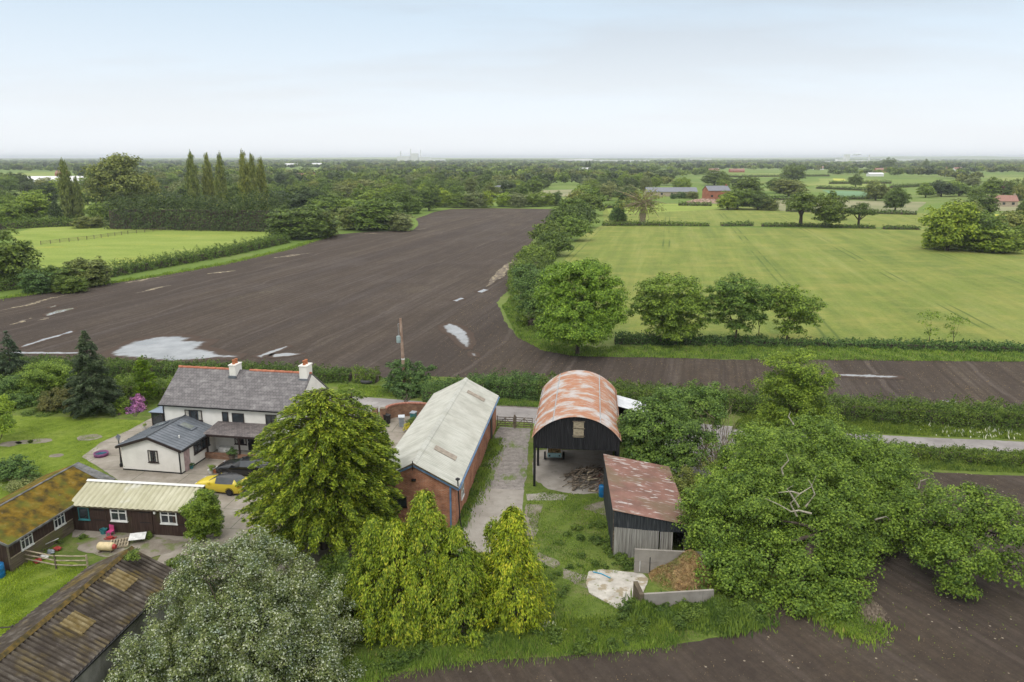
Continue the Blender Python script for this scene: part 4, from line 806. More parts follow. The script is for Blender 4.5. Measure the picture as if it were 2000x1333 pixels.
# ================= FAR BUILDINGS =================
def farhouse(u,v,wm,dm,he,hr,wallm,roofm,label,rz=0,name='house',cat='house',wins=2,ch=True,group=None):
    if v<348: wm*=.62; dm*=.8; he*=.8; hr*=.8
    p=P(u,v); r=empty(name,p,rz); m=MB(); gable=[(0,0,0),(wm,0,0),(wm,dm,0),(0,dm,0),(0,0,he),(wm,0,he),(wm,dm,he),(0,dm,he),(0,dm/2,hr),(wm,dm/2,hr)]
    m.add([(a-wm/2,b,c) for a,b,c in gable],[(0,1,5,4),(1,2,6,9,5),(2,3,7,6),(3,0,4,8,7)]); m.build('wall',G[wallm],r)
    m=MB(); slab(m,(-wm/2-.3,-.4,he-.1),(wm/2+.3,-.4,he-.1),(wm/2+.3,dm/2,hr+.1),(-wm/2-.3,dm/2,hr+.1),.12); slab(m,(-wm/2-.3,dm+.4,he-.1),(wm/2+.3,dm+.4,he-.1),(wm/2+.3,dm/2,hr+.1),(-wm/2-.3,dm/2,hr+.1),.12); rr=m.build('roof',G[roofm],r)
    if ch: part('chimney',G[wallm],rr,(wm/2-1.2,wm/2-.3,dm/2-.4,dm/2+.4,hr-.3,hr+1.2))
    for i in range(wins):
        x_=-wm/2+wm*(i+.5)/wins-.7; part('window',G['glass'],r,(x_,x_+1.4,-.06,-.005,he*.35,he*.35+1.3))
    tag(r,label,cat,group); return r
farhouse(1312,384,36,9,3.2,6.0,'stone_far','slate_far','long low stone barn with blue grey slate roof across the meadows',0,'long_barn','barn',5,False)
farhouse(1404,392,15,9,6.2,9.0,'redbrick_far','slate_far','two storey red brick house half hidden by trees across the meadows',R_(12),'brick_house','house',3)
m_=MB(); p=P(1385,396)
vs=[];fs=[];k=26
for j in range(k+1):
    for i in range(k+1):
        a=i/k-.5;b=j/k-.5; vs.append((a*26,b*14,max(-.1,2.2*(1-(a*a+b*b)*4)+RN.normal(0,.35))))
for j in range(k):
    for i in range(k): fs.append((j*(k+1)+i,j*(k+1)+i+1,(j+1)*(k+1)+i+1,(j+1)*(k+1)+i))
m_.add(vs,fs); o=m_.build('rubble_heap',G['rubble']); o.location=(p[0]-3,p[1]-3,0); tag(o,'pinkish heap of demolition rubble in front of the red brick house','rubble')
farhouse(1960,404,14,9,3,6,'stone_far','tile_far','small stone bungalow with brown roof at the right edge of the view',R_(-14),'bungalow','house',3)
farhouse(1722,337,34,12,4,9.5,'redbrick_far','tile_far','pink brick farmhouse below the tall tree clump right of the white tower',0); farhouse(1712,345,34,14,4,6.5,'white_far','white_far','white roofed farm shed below the pink brick farmhouse',0,'farm_shed','shed',0,False)
farhouse(1840,337,34,12,5,11,'redbrick_far','tile_far','red farmhouse with wide roof among far trees',0); farhouse(1872,337,22,12,7,11,'white_far','tile_far','white gabled farmhouse beside the wide red roof',0)
farhouse(1395,338,30,12,5,9,'white_far','tile_far','white far house at the edge of the bright green field',0); farhouse(1440,337,44,12,4,8,'redbrick_far','tile_far','row of low red cottages beyond the bright green field',0,'cottage')
farhouse(1072,338,26,12,6,11,'redbrick_far','tile_far','red roofed far house left of the pair of dark spires of poplar',0); farhouse(1143,339,30,12,7,12,'white_far','white_far','white far house below the far poplars in the middle of the view',0)
farhouse(1600,332,34,12,5,9,'white_far','tile_far','white house beyond the hedged fields left of the white tower',0)
farhouse(70,361,56,26,4.5,8,'white_far','white_far','long pale farm shed roof left of the tall leaning poplar',0,'farm_shed','shed',0,False); farhouse(122,362,44,22,4.5,8,'white_far','white_far','pale farm shed with dark opening left of the tall leaning poplar',0,'farm_shed','shed',1,False); farhouse(150,359,30,20,4.5,7.5,'white_far','white_far','small pale farm shed right of the tall leaning poplar',0,'farm_shed','shed',0,False)
farhouse(118,346,24,12,6,11,'redbrick_far','tile_far','pink house among far trees beyond the pale farm sheds',0)
farhouse(597,355,22,10,5,9,'redbrick_far','tile_far','brown tiled roof among the woodland right of the poplars',R_(20)); farhouse(660,384,9,6,3,4.5,'white_far','white_far','white garden building in the wood behind the round bushes',0,'garden_building','shed',0,False); farhouse(672,385,7,5,2.6,3.6,'white_far','slate_far','pale hut in the wood behind the round bushes',0,'hut','shed',0,False)
farhouse(715,382,12,8,3,5,'stone_far','tile_far','low pale house glimpsed through the wood left of the field corner',0); farhouse(975,376,16,9,3,5,'white_far','slate_far','white bungalow glimpsed behind the row of bushes at the far field edge',0,'bungalow')
farhouse(568,326,60,20,7,12,'white_far','white_far','white far building near the horizon right of the poplars',0,'far_building','building',0,False); farhouse(618,325,50,20,7,12,'white_far','white_far','whitish far building near the horizon left of the domed tree',0,'far_building','building',0,False)
sp=np.random.default_rng(9)
for i in range(18):
    u=40+i*112+sp.uniform(-40,40); v=sp.uniform(319,334); wl_='white_far' if i%3 else 'redbrick_far'
    farhouse(u,v,sp.uniform(16,30),12,5,9,wl_,'tile_far' if i%2 else 'slate_far','tiny %s far house in the distant trees, %s from the left'%('white' if i%3 else 'red',['first','second','third','fourth','fifth','sixth','seventh','eighth','ninth','tenth','eleventh','twelfth','thirteenth','fourteenth','fifteenth','sixteenth','seventeenth','eighteenth'][i]),0,'house','house',1,True,'tiny houses among the distant trees')
# works on the horizon
def works(u,v,blocks,name,label):
    p=P(u,v); r=empty(name,p)
    for nm,x0,x1,y0,y1,z1 in blocks: part(nm,G['white_far'],r,(x0,x1,y0,y1,0,z1))
    tag(r,label,'factory'); return r
works(1655,319,[('tower',-12,10,0,25,42),('shed',-120,-50,0,30,10),('shed',-49,-15,0,30,18),('shed',12.1,100,0,30,14),('stack',108,114,10,16,40)],'factory','white factory with one tall square tower on the right hand horizon')
f2=works(822,316.6,[('shed',-150,-70,0,60,34),('shed',-60,-20,0,60,52),('tower',-66,-61,0,10,80),('shed',-10,60,0,60,30),('shed',60.1,150,0,60,20),('stack',-5,0,20,26,74),('tower',-130,-124,5,15,66)],'factory','cluster of white works buildings and stacks on the horizon left of centre')
works(1180,317.5,[('shed',-260,260,0,60,13),('shed',-190,-60,61,100,19)],'warehouse','long white warehouse roof on the horizon just right of centre')
works(1108,318,[('shed',-40,40,0,30,20)],'warehouse','small white warehouse on the horizon above the field corner')
works(1760,314.5,[('shed',-150,150,0,60,14)],'warehouse','low white warehouse on the horizon right of the white tower')
works(1370,314,[('shed',-90,90,0,60,16)],'warehouse','faint white sheds on the horizon right of centre')
m_=MB()
for (x_,z_,r_) in ((0,40,4),(7,43,6),(17,42,7),(28,44,6),(38,42,4)): m_.lathe((x_,0,z_),[(r_*math.sin(a),r_*.7*-math.cos(a)) for a in np.linspace(.1,3.04,9)],12)
o=m_.build('steam_plume',simple('steam',(.85,.87,.9),1,0),None,True); p=P(1680,318.5); o.location=(p[0]-40,p[1],0); tag(o,'small white steam plume drifting beside the white factory tower','steam')
# ================= OBJECTS =================
def car(loc,rz,L,W,Hh,paint,roofm,label,hatch=True):
    r=empty('parked_car',loc,rz); tag(r,label,'car')
    # stations along x: (x, belt half width, belt z, roof half width, top z)
    s=.5
    st=[(0,.74,.62,.50,.66),(.06,.80,.70,.62,.74),(.45,.84,.80,.70,.86),(1.05,.86,.88,.72,.98),(1.25,.86,.90,.70,1.04),(1.95,.86,.93,.58,1.40),(2.5,.87,.95,.57,1.46),(3.1,.87,.98,.55,1.44),(3.55,.86,1.02,.52,1.34),(3.85,.82,1.04,.60,1.08),(4.0,.76,.9,.55,.95)]
    kx=L/4.0; ky=W/1.74; kz=Hh/1.48; rings=[]
    for x,wb,zb,wr,zt in st:
        h=[(wb*.90,.20),(wb*1.0,.36),(wb*1.01,zb*.75),(wb*.985,zb),(wr,zt-.03),(wr*.5,zt)]
        ring=[(x*kx,y*ky,z*kz) for y,z in h]+[(x*kx,-y*ky,z*kz) for y,z in h[::-1]]; rings.append(ring)
    body=MB();gls={'windscreen':MB(),'side_window':MB(),'side_window2':MB(),'rear_window':MB()};rfm=MB(); n_=12
    V=[p for ring in rings for p in ring]
    bf=[];rof=[];gl={k:[] for k in gls}
    for i in range(len(st)-1):
        for j in range(n_-1):
            f=(i*n_+j,i*n_+j+1,(i+1)*n_+j+1,(i+1)*n_+j); tgt=bf
            if j in (4,5,6) :
                if i==4: tgt=gl['windscreen']
                elif 5<=i<=7: tgt=rof
                elif i==8: tgt=gl['rear_window']
            if j==3 and 5<=i<=7: tgt=gl['side_window']
            if j==7 and 5<=i<=7: tgt=gl['side_window2']
            tgt.append(f)
    bf.append(tuple(range(n_))); bf.append(tuple(range((len(st)-1)*n_,len(st)*n_))[::-1])
    def mk(name,fs,m):
        b=MB(); b.v=list(V); b.f=fs; o=b.build(name,G[m],r,True); import bmesh as _b
        q=_b.new(); q.from_mesh(o.data); _b.ops.delete(q,geom=[v for v in q.verts if not v.link_faces],context='VERTS'); q.to_mesh(o.data); q.free(); return o
    mk('body',bf,paint); mk('roof_panel',rof,roofm); mk('windscreen',gl['windscreen'],'glass'); mk('rear_window',gl['rear_window'],'glass'); mk('side_window',gl['side_window'],'glass'); mk('side_window',gl['side_window2'],'glass')
    for x in (.78,3.25):
        for sy in (-1,1):
            y=sy*.80*ky; w_=MB(); w_.tube([(x*kx,y-.09,.31),(x*kx,y+.09,.31)],.31,20); wo=w_.build('wheel',G['rubber'],r); w_=MB(); yy=y+sy*.091
            w_.tube([(x*kx,yy,.31),(x*kx,yy+sy*.015,.31)],.19,14); w_.build('rim',G['rim'],wo)
            a=MB(); 
            for t in range(12):
                t0=math.pi*t/11; 
            a.tube([((x+.36*math.cos(t))*kx,sy*.868*ky,.30+.38*math.sin(t)) for t in np.linspace(0,math.pi,12)],.025,5); a.build('wheel_arch',G['black'],r)
    for sy in (-1,1):
        part('headlight',G['lens'],r,tuple(sorted((-.02,.10)))+tuple(sorted((sy*.45*ky,sy*.72*ky)))+(.60*kz,.70*kz))
        part('tail_light',G['lamp_red'],r,(3.86*kx,3.98*kx)+tuple(sorted((sy*.60*ky,sy*.80*ky)))+(.78*kz,.93*kz))
        part('door_mirror',G[paint],r,(1.35*kx,1.5*kx)+tuple(sorted((sy*.88*ky,sy*1.02*ky)))+(.93*kz,1.05*kz))
    part('bumper',G[paint],r,(3.96*kx,4.05*kx,-.7*ky,.7*ky,.28*kz,.5*kz)); part('number_plate',G['white'],r,(4.051*kx,4.06*kx,-.26,.26,.5*kz,.6*kz)); part('skirt',G['black'],r,(.1*kx,3.9*kx,-.76*ky,.76*ky,.16,.24))
    return r
p=P(391,958); car((p[0]-.1,p[1]+.45,.035),R_(-14),4.05,1.74,1.48,'yellow_car','black_car','yellow hatchback with black roof parked behind the climber')
p=P(430,925); car((p[0]-.05,p[1]+.35,.035),R_(-9),4.7,1.85,1.5,'black_car','black_car','black car parked half under the big conifer')
# trailer with straw in the Dutch barn
def trailer():
    p=P(1083,905); r=empty('trailer',(p[0]-.0,p[1]+.2,.03),R_(-2)); tag(r,'old farm trailer with pale blue tailboard under the barrel roof','trailer')
    part('bed',G['wood'],r,(-.6,.6,.05,2.6,.42,.5)); part('tailboard',G['pale_blue'],r,(-.62,.62,-.02,.04,.45,.86))
    for s_ in (-1,1):
        part('side_board',G['white_metal'],r,tuple(sorted((s_*.61,s_*.66)))+(.05,2.6,.45,1.0))
        m=MB(); m.tube([(s_*.78,.7,.36),(s_*.94,.7,.36)],.36,18); w_=m.build('wheel',G['rubber'],r); m=MB(); m.tube([(s_*.94,.7,.36),(s_*.955,.7,.36)],.17,12); m.build('rim',G['steel'],w_)
        m=MB(); m.tube([(s_*.45,-.03,.62),(s_*.45,-.04,.62)],.08,10); m.build('tail_light',G['black'],r)
    m=MB(); m.tube([(-.4,2.6,.45),(0,3.6,.4),(.4,2.6,.45)],.04,6); m.build('drawbar',G['steel'],r)
    c=np.column_stack([RN.uniform(-.55,.55,900),RN.uniform(.1,2.5,900),RN.uniform(.5,.95,900)]); c[:,2]+=.25*np.cos(c[:,0]*2)*np.sin(c[:,1]*1.2)
    o=quads('straw_load',c,RN.normal(size=(900,3))+[0,0,1],.14,.05,FL['deadst']); o.location=r.location; o.rotation_euler=r.rotation_euler; tag(o,'loose straw heaped in the pale blue trailer','straw')
trailer()
# heap of logs and branches
lc=np.array(P(1152,945)); k=0
def heaplog(k,a,b,ra,m,nm,lab,grp,cat="branch"):
    q=MB(); a=np.array(a);b=np.array(b); limb(q,a-a,b-a,ra,ra*.6,0,4,.10); o=q.build(nm,G[m],None,True); o.location=a; tag(o,lab,cat,grp)
for k in range(150):
    t=RN.uniform(0,2*math.pi); rr_=RN.uniform(0,1)**.6; x_=lc[0]+2.0*rr_*math.cos(t); y_=lc[1]+2.3*rr_*math.sin(t)+.4; hh=1.25*(1-rr_)+.05+RN.uniform(0,.12)
    L=RN.uniform(.5,1.9); az=RN.normal(.75,.5); d=np.array([math.cos(az),math.sin(az),RN.normal(0,.15)])*L/2
    c=np.array([x_,y_,hh]); a=c-d;b=c+d; a[2]=max(a[2],.05);b[2]=max(b[2],.05)
    if max(a[0],b[0])>8.4: continue
    thin=L>1.2; m='wood2' if (x_>lc[0]+.5 and k%3==0) else ('timber' if k%7==0 else 'wood')
    wh='at the top' if hh>.8 else ('at the front' if y_<lc[1]-.6 else ('at the back' if y_>lc[1]+1.6 else ('on the left side' if x_<lc[0]-.4 else 'in the middle')))
    heaplog(k,a,b,RN.uniform(.02,.045) if thin else RN.uniform(.05,.11),m,'branch' if thin else 'log','%s %s %s of the wood heap under the barrel roofed barn'%({'wood2':'reddish','timber':'pale','wood':'grey brown'}[m],'branch' if thin else 'log',wh),'logs and branches of the wood heap','branch' if thin else 'log')
def barrel(loc,h,r0,m,label):
    r=empty('barrel',loc); tag(r,label,'barrel'); b=MB(); b.lathe((0,0,0),[(r0*.92,0),(r0,.04),(r0*1.0,h*.3),(r0*1.03,h*.33),(r0,h*.36),(r0,h*.64),(r0*1.03,h*.67),(r0,h*.7),(r0,h*.95),(r0*.9,h)],20); b.build('drum',G[m],r,True)
    b=MB(); b.lathe((r0*.4,0,h),[(.05,0),(.05,.03)],8); b.build('bung',G['black'],r)
barrel(P(1176,970),.98,.29,'bluepl','blue plastic barrel beside the wood heap'); barrel((P(2,1128)[0]-.1,P(2,1128)[1],0),.98,.36,'bluepl','blue plastic barrel cut off by the left edge of the photo')
# posts & small things
def tyre():
    b=MB(); c=P(717,748); R,rr_=.68,.24; vs=[];fs=[];n1,n2=28,10
    for i in range(n1):
        for j in range(n2):
            a=2*math.pi*i/n1;t=2*math.pi*j/n2; rad=R+rr_*math.cos(t)*.9; tread=.02*(i%2)*(math.cos(t)>.4); vs.append(((rad+tread)*math.cos(a),(rad+tread)*math.sin(a),rr_+rr_*math.sin(t)*.9))
    for i in range(n1):
        for j in range(n2): fs.append((i*n2+j,((i+1)%n1)*n2+j,((i+1)%n1)*n2+(j+1)%n2,i*n2+(j+1)%n2))
    b.add(vs,fs); o=b.build('tyre',simple('old_tyre',(.07,.07,.072),.85),None,True); o.location=(c[0],c[1],.02); tag(o,'large old tractor tyre lying on the grass by the lane','tyre')
tyre()
pp=P(791,766); top=A(782,622,pp[1]); up=empty('utility_pole',pp); tag(up,'leaning wooden electricity pole with grey transformer','pole')
dx=top[0]-pp[0]; hz=top[2]; m=MB(); m.tube([(0,0,-.2),(dx*.5,0,hz*.5),(dx,0,hz)],[.21,.19,.15],10); m.build('shaft',simple('pole_timber',(.40,.30,.24),.9,.1,0,(.22,.14,.10),2,(1,1,.5)),up)
def on(t,ox=0,oy=0): return (dx*t+ox,oy,hz*t)
m=MB(); x_,y_,z_=on(.72,-.35,-.05); m.lathe((x_,y_,z_-.4),[(.24,0),(.27,.05),(.27,.75),(.2,.8)],14); tr=m.build('transformer',simple('grey_green_tank',(.33,.42,.42),.5,.4),up)
m=MB(); 
for oy in (-.08,.08): m.tube([(x_+oy,y_,z_+.3),(x_+oy,y_,z_+.5)],.03,6)
m.build('bushing',G['steel'],tr); m=MB(); a=on(.93); m.tube([(a[0]-.35,a[1],a[2]-.05),(a[0]+.02,0,a[2]+.05)],.03,5); m.tube([(a[0]-.35,a[1],a[2]-.05),(x_,y_,z_+.45)],.015,5); m.tube([(a[0]-.3,a[1]-.05,a[2]-.05),(x_+.1,y_,z_+.45)],.015,5); m.build('bracket',G['steel'],up)
a=on(.31); part('warning_sign',G['orange'],up,(a[0]-.08,a[0]+.1,-.17,-.145,a[2]-.2,a[2]+.2)); a=on(.45); m=MB(); m.tube([on(.445),on(.465)],.21,10); m.build('band',G['white'],up)
m=MB(); m.tube([(.14,-.02,0),on(.44,.12)],.035,6); m.build('conduit',simple('rust_conduit',(.30,.12,.07)),up)
# lamp post
p=P(238,912); lp=empty('lamp_post',(p[0],p[1],.03)); tag(lp,'black Victorian style lamp post on the patio corner','lamp post')
m=MB(); m.lathe((0,0,0),[(.17,0),(.17,.25),(.1,.32),(.07,.9),(.055,.95),(.045,2.45),(.08,2.5)],12); m.build('post',G['black'],lp,True)
m=MB(); m.lathe((0,0,2.5),[(.08,0),(.19,.32)],6); la=m.build('lantern',G['lens'],lp); m=MB(); m.lathe((0,0,2.82),[(.24,0),(.08,.16),(.03,.25)],6); m.build('lantern_cap',simple('lantern_cap',(.10,.11,.14),.5),la)
m=MB(); 
for k in range(6): a=math.pi/3*k; m.tube([(.08*math.cos(a),.08*math.sin(a),2.5),(.195*math.cos(a),.195*math.sin(a),2.82)],.012,4)
m.build('lantern_bars',G['black'],la)
def pot(u,v,r0,h,m,fm,fr,label,dz=.035):
    p=P(u,v); r=empty('plant_pot',(p[0],p[1],dz)); b=MB(); b.lathe((0,0,0),[(r0*.7,0),(r0,h*.85),(r0*1.1,h*.85),(r0*1.1,h)],12); b.build('pot',G[m],r)
    crown('foliage',[((0,0,h+fr*.6),(fr,fr,fr*.85))],.07,FL[fm],r,1.6); tag(r,label,'plant pot')
pot(247,915,.2,.28,'terracotta','hedge2',.3,'terracotta pot with spiky plant at the extension corner'); pot(412,925,.24,.35,'white','ivy',.3,'white pot with clipped round green plant near the black car'); pot(421,925,.2,.3,'terracotta','brownish',.25,'terracotta pot with bronze plant beside the white pot'); pot(374,916,.2,.25,'teal','hedge2',.18,'teal pot by the extension door'); pot(453,898,.3,.4,'wood','hedge2',.5,'wooden tub with dark bushy shrub in front of the porch'); pot(282,838,.15,.25,'white','ivy',.2,'small potted plant near the conservatory')
# paddling pool
p=P(198,891); pl=empty('paddling_pool',(p[0],p[1],.035)); tag(pl,'round purple sided paddling pool on the patio','pool'); m=MB(); m.lathe((0,0,0),[(.62,0),(.64,.32),(.58,.32),(.56,.05)],28); m.build('side',G['purple'],pl,True); m=MB(); m.lathe((0,0,.06),[(.55,0),(.555,.12)],28); m.build('water',simple('pool_water',(.03,.12,.17),.08,.7),pl)
# white garden table
p=P(254,878); tb=empty('garden_table',(p[0],p[1],.035)); tag(tb,'round white garden table beside the lamp post','table'); m=MB(); m.lathe((0,0,.70),[(.66,0),(.68,.02),(.66,.04)],24); m.build('tabletop',G['white'],tb)
for k in range(4): m=MB(); a=math.pi/2*k+.5; m.tube([(.45*math.cos(a),.45*math.sin(a),0),(.25*math.cos(a),.25*math.sin(a),.7)],.03,6); m.build('leg',G['white'],tb)
m=MB(); m.lathe((p[0],p[1]+.05,.79),[(.06,0),(.07,.12),(.03,.13),(.12,.28),(.02,.32)],10); o=m.build('ornament',G['black']); tag(o,'small dark ornament standing on the white garden table','ornament')
# curved brick wall, bins
def curved_wall():
    r=empty('brick_wall',(-11.6,78.2,0)); tag(r,'curved mixed brick garden wall with brick coping by the lane','wall')
    pts=[(-13.3,76.3),(-13.05,77.3),(-12.3,78.0),(-11.2,78.35),(-9.9,78.3),(-8.6,78.0)]; sp=smooth(pts,6)
    for nm,m_,w_,z0,z1 in (('wall',G['brick2'],.24,0,1.38),('coping',G['brick_cap'],.34,1.385,1.52)):
        b=MB(); rb=ribbon(sp,[w_]*len(sp)); k=len(sp); L_=rb[:k];R2=rb[k:][::-1]
        for i in range(k-1): b.prism([(*(L_[i]-[-11.6,78.2]),z0),(*(L_[i+1]-[-11.6,78.2]),z0),(*(R2[i+1]-[-11.6,78.2]),z0),(*(R2[i]-[-11.6,78.2]),z0)],(0,0,z1-z0))
        b.build(nm,m_,r)
    b=MB(); b.box(-2.1,-1.55,-2.5,-1.95,0,1.7); b.build('pier',G['brick2'],r); part('pier',G['brick2'],r,(-2.9,-2.35,-2.6,-2.05,0,1.7))
curved_wall()
def bin_(loc,rz,label,body,lid,s=1):
    r=empty('wheelie_bin',loc,rz); tag(r,label,'bin'); b=MB(); b.prism([(-.24*s,-.3*s,0),(.24*s,-.3*s,0),(.24*s,.3*s,0),(-.24*s,.3*s,0)],(0,0,.001)); w0,w1=.24*s,.30*s
    b=MB(); b.add([(-w0,-w0,0.03),(w0,-w0,.03),(w0,w0,.03),(-w0,w0,.03),(-w1,-w1,1.0*s),(w1,-w1,1.0*s),(w1,w1,1.0*s),(-w1,w1,1.0*s)],[(0,3,2,1),(4,5,6,7),(0,1,5,4),(1,2,6,5),(2,3,7,6),(3,0,4,7)]); b.build('bin_body',G[body],r)
    b=MB(); b.prism([(-w1-.03,-w1-.05,1.0*s+.002),(w1+.03,-w1-.05,1.0*s+.002),(w1+.03,w1+.05,1.06*s),(-w1-.03,w1+.05,1.06*s)],(0,0,.08)); b.build('lid',G[lid],r)
    for s_ in (-1,1): b=MB(); b.tube([(s_*.2*s,w0,.1),(s_*.26*s,w0,.1)],.1,10); b.build('wheel',G['rubber'],r)
p=P(785,833); bin_((p[0],p[1]-.1,.035),R_(8),'grey wheelie bin with pale lid by the curved wall','binp','binl'); p=P(754,830); bin_((p[0]+.1,p[1]+.2,.035),R_(60),'black wheelie bin at the left end of the curved wall','black','black',.9); p=P(803,826); bin_((p[0]+.2,p[1]+.4,.035),R_(-20),'dark blue bin half hidden by the barn roof','teal','binp',.9)
# gates
def gate(a,b,label,n=1,h=1.2,mat='wood',rails=5):
    a=np.array(a[:2]);b=np.array(b[:2]); L=np.linalg.norm(b-a); r=empty('field_gate',(*a,0),math.atan2(b[1]-a[1],b[0]-a[0])); tag(r,label,'gate','farm gates closing the track')
    for i in range(rails): z=.22+i*(h-.3)/(rails-1); part('rail',G[mat],r,(.06,L-.06,-.02,.02,z,z+.075))
    m=MB(); m.box(0,.08,-.035,.035,.12,h+.1); m.box(L-.08,L,-.035,.035,.12,h); m.build('stile',G[mat],r); m=MB(); m.tube([(.05,-.035,.25),(L/2,-.035,h-.08)],.03,4); m.tube([(L-.05,-.035,.25),(L/2,-.035,h-.08)],.03,4); m.box(L/2-.035,L/2+.035,-.06,-.025,.15,h); m.build('brace',G[mat],r)
g0=np.array((-1.55,74.7));g1=np.array((2.1,74.25)); gm=(g0+g1)/2
gate(g0,gm-[.1,0],'wooden five bar gate hinged beside the brick barn'); gate(gm+[.1,0],g1,'wooden five bar gate hinged beside the barrel roofed barn'); o=part('gate_post',G['wood'],None,(gm[0]-.09,gm[0]+.09,gm[1]-.09,gm[1]+.09,0,1.45)); tag(o,'square wooden post between the two track gates','post')
# rail fence near lower left
def rail_fence(pts,h,rails,label,mat='timber',rt=.05,name='rail_fence',grp=None,every=1.9,pr=.06):
    pts=[np.array(q[:2]) for q in pts]; o0=pts[0]; r=empty(name,(*o0,0)); tag(r,label,'fence',grp)
    for i in range(len(pts)-1):
        a=pts[i]-o0;b=pts[i+1]-o0;L=np.linalg.norm(b-a);n_=max(1,int(L/every))
        for k in range(rails):
            z=h*(.3+.62*k/max(1,rails-1)); m=MB(); m.tube([(*a,z+RN.normal(0,.03)),(*((a+b)/2),z+RN.normal(0,.03)),(*b,z)],rt,5); m.build('rail',G[mat],r)
        for k in range(n_+1):
            q=a+(b-a)*k/n_; m=MB(); m.tube([(*q,0),(*q,h)],pr,6); m.build('post',G[mat],r)
rail_fence([P(40,1098),P(110,1112),P(172,1112)],1.05,3,'rustic pole fence between the moss roofed stable and the old shed')
rail_fence([P(-30,1262),P(30,1255)],1.1,2,'dark rail fence at the left edge beside the old shed','dark_frame',.04)
m=MB()
fpts=[P(80,479),P(170,469),P(250,458),P(330,450)]
rail_fence(fpts,1.3,3,'post and rail fence across the green paddock','wood',.05,'paddock_fence',None,3.0,.09)
# clutter by the stables
def sm(name,boxes,mat,loc,label,cat,rz=0,tubes=()):
    b=MB()
    for q in boxes: b.box(*q)
    for t in tubes: b.tube(*t)
    o=b.build(name,G[mat]); o.location=loc; o.rotation_euler=(0,0,rz); tag(o,label,cat); return o
p=P(180,1096); r=empty('gas_cylinder',(p[0]-.2,p[1]+1.3,.42),R_(-4)); tag(r,'cream roller shaped drum with red end lying beside the pallet','drum'); m=MB(); m.tube([(0,0,0),(.08,0,0),(1.0,0,0),(1.1,0,0)],[.24,.3,.3,.24],16); m.build('drum_body',G['cream'],r,True); m=MB(); m.tube([(1.1,0,0),(1.28,0,0)],[.2,.14],12); m.build('drum_end',G['red'],r)
sm('trestle',[(0,.08,-.3,.3,0,.12),(.8,.88,-.3,.3,0,.12)],'wood',(p[0]-.1,p[1]+1.3,0),'low timber trestle under the cream drum','trestle')
p=P(212,1090); r=empty('pallet',(p[0]-.5,p[1]+1.0,.08),R_(20)); tag(r,'pale timber pallet lying by the old shed','pallet')
for k in range(7): part('slat',G['timber'],r,(k*.19,k*.19+.11,0,1.3,.10,.125))
for k in range(3): part('bearer',G['timber'],r,(0,1.26,k*.6,k*.6+.09,0,.099))
p=P(238,1085); o=sm('white_board',[(0,1.1,0,.8,0,.03)],'white',(p[0]-.2,p[1]+1.4,.35),'white board leaning by the old shed roof end','board',R_(15)); o.rotation_euler=(R_(12),0,R_(15))
p=P(203,1043); r=empty('toy_tub',(p[0],p[1],.04)); tag(r,'teal plastic tub at the foot of the stable wall','tub'); m=MB(); m.lathe((0,0,0),[(.2,0),(.27,.35),(.24,.35),(.18,.05)],14); m.build('tub',G['teal'],r); 
p=P(216,1046); r=empty('toy_chair',(p[0],p[1],.04),R_(-15)); tag(r,'small pink plastic toy chair in the stable yard','toy'); part('seat',G['pink'],r,(-.2,.2,-.2,.2,.25,.3)); part('backrest',G['pink'],r,(-.2,.2,.17,.22,.3,.7))
for a in (-1,1):
    for b_ in (-1,1): part('leg',G['pink'],r,(a*.17-.025,a*.17+.025,b_*.17-.025,b_*.17+.025,0,.25))
p=P(214,1056); r=empty('toy_rocker',(p[0],p[1],.04)); tag(r,'dark red plastic toy in front of the pink chair','toy'); m=MB(); m.tube([(-.4,0,.12),(-.2,0,.03),(.2,0,.03),(.4,0,.12)],.04,6); m.tube([(-.4,.25,.12),(-.2,.25,.03),(.2,.25,.03),(.4,.25,.12)],.04,6); m.build('rocker',G['red'],r); part('seat',G['red'],r,(-.2,.2,-.02,.27,.1,.18))
p=P(208,1023); sm('shelf',[(-.55,.55,-.02,.12,.62,.66),(.45,.5,-.02,.1,0,.62)],'steel',(p[0]+.1,p[1]-.1,.3),'small grey metal shelf against the stable front','shelf',R_(-7))
# garden clutter heap: poles, red and white bags
c0=np.array(P(95,1085))
for k,(du,dv,mt,lab) in enumerate(((0,0,'white','white plastic sheet in the junk pile by the pole fence'),(12,-10,'binp','grey crumpled bag in the junk pile by the pole fence'),(25,-16,'red','red striped sack in the junk pile by the pole fence'),(-14,8,'red','red bag half behind the pole fence'),(-8,-3,'wood','broken brown chair frame in the junk pile'))):
    p=P(88+du,1092+dv); c,nn=lobe_pts([((0,0,.25),(.42,.3,.25))],.16,1.2); m=MB(); k2=10; vs=[];fs=[]
    for i in range(k2):
        for j in range(14):
            a=math.pi*(i+.5)/k2; b_=2*math.pi*j/14; rr_=1+RN.normal(0,.13); vs.append((.27*rr_*math.sin(a)*math.cos(b_),.2*rr_*math.sin(a)*math.sin(b_),.15+.15*rr_*math.cos(a)))
    for i in range(k2-1):
        for j in range(14): fs.append((i*14+j,i*14+(j+1)%14,(i+1)*14+(j+1)%14,(i+1)*14+j))
    m.add(vs,fs); o=m.build('junk_bag',G[mt]); o.location=(p[0],p[1],.02); tag(o,lab,'bag')
p=P(100,1075); sm('spare_pole',[], 'white',(p[0],p[1],.1),'white pole leaning in the junk pile','pole',0,(([(-.9,0,.1),(.5,.2,.7)],.03,6),))
p=P(306,1028); r=empty('hose_reel',(p[0],p[1]-.1,1.15),R_(-7)); tag(r,'coiled green garden hose hanging on the stable front','hose'); m=MB(); 
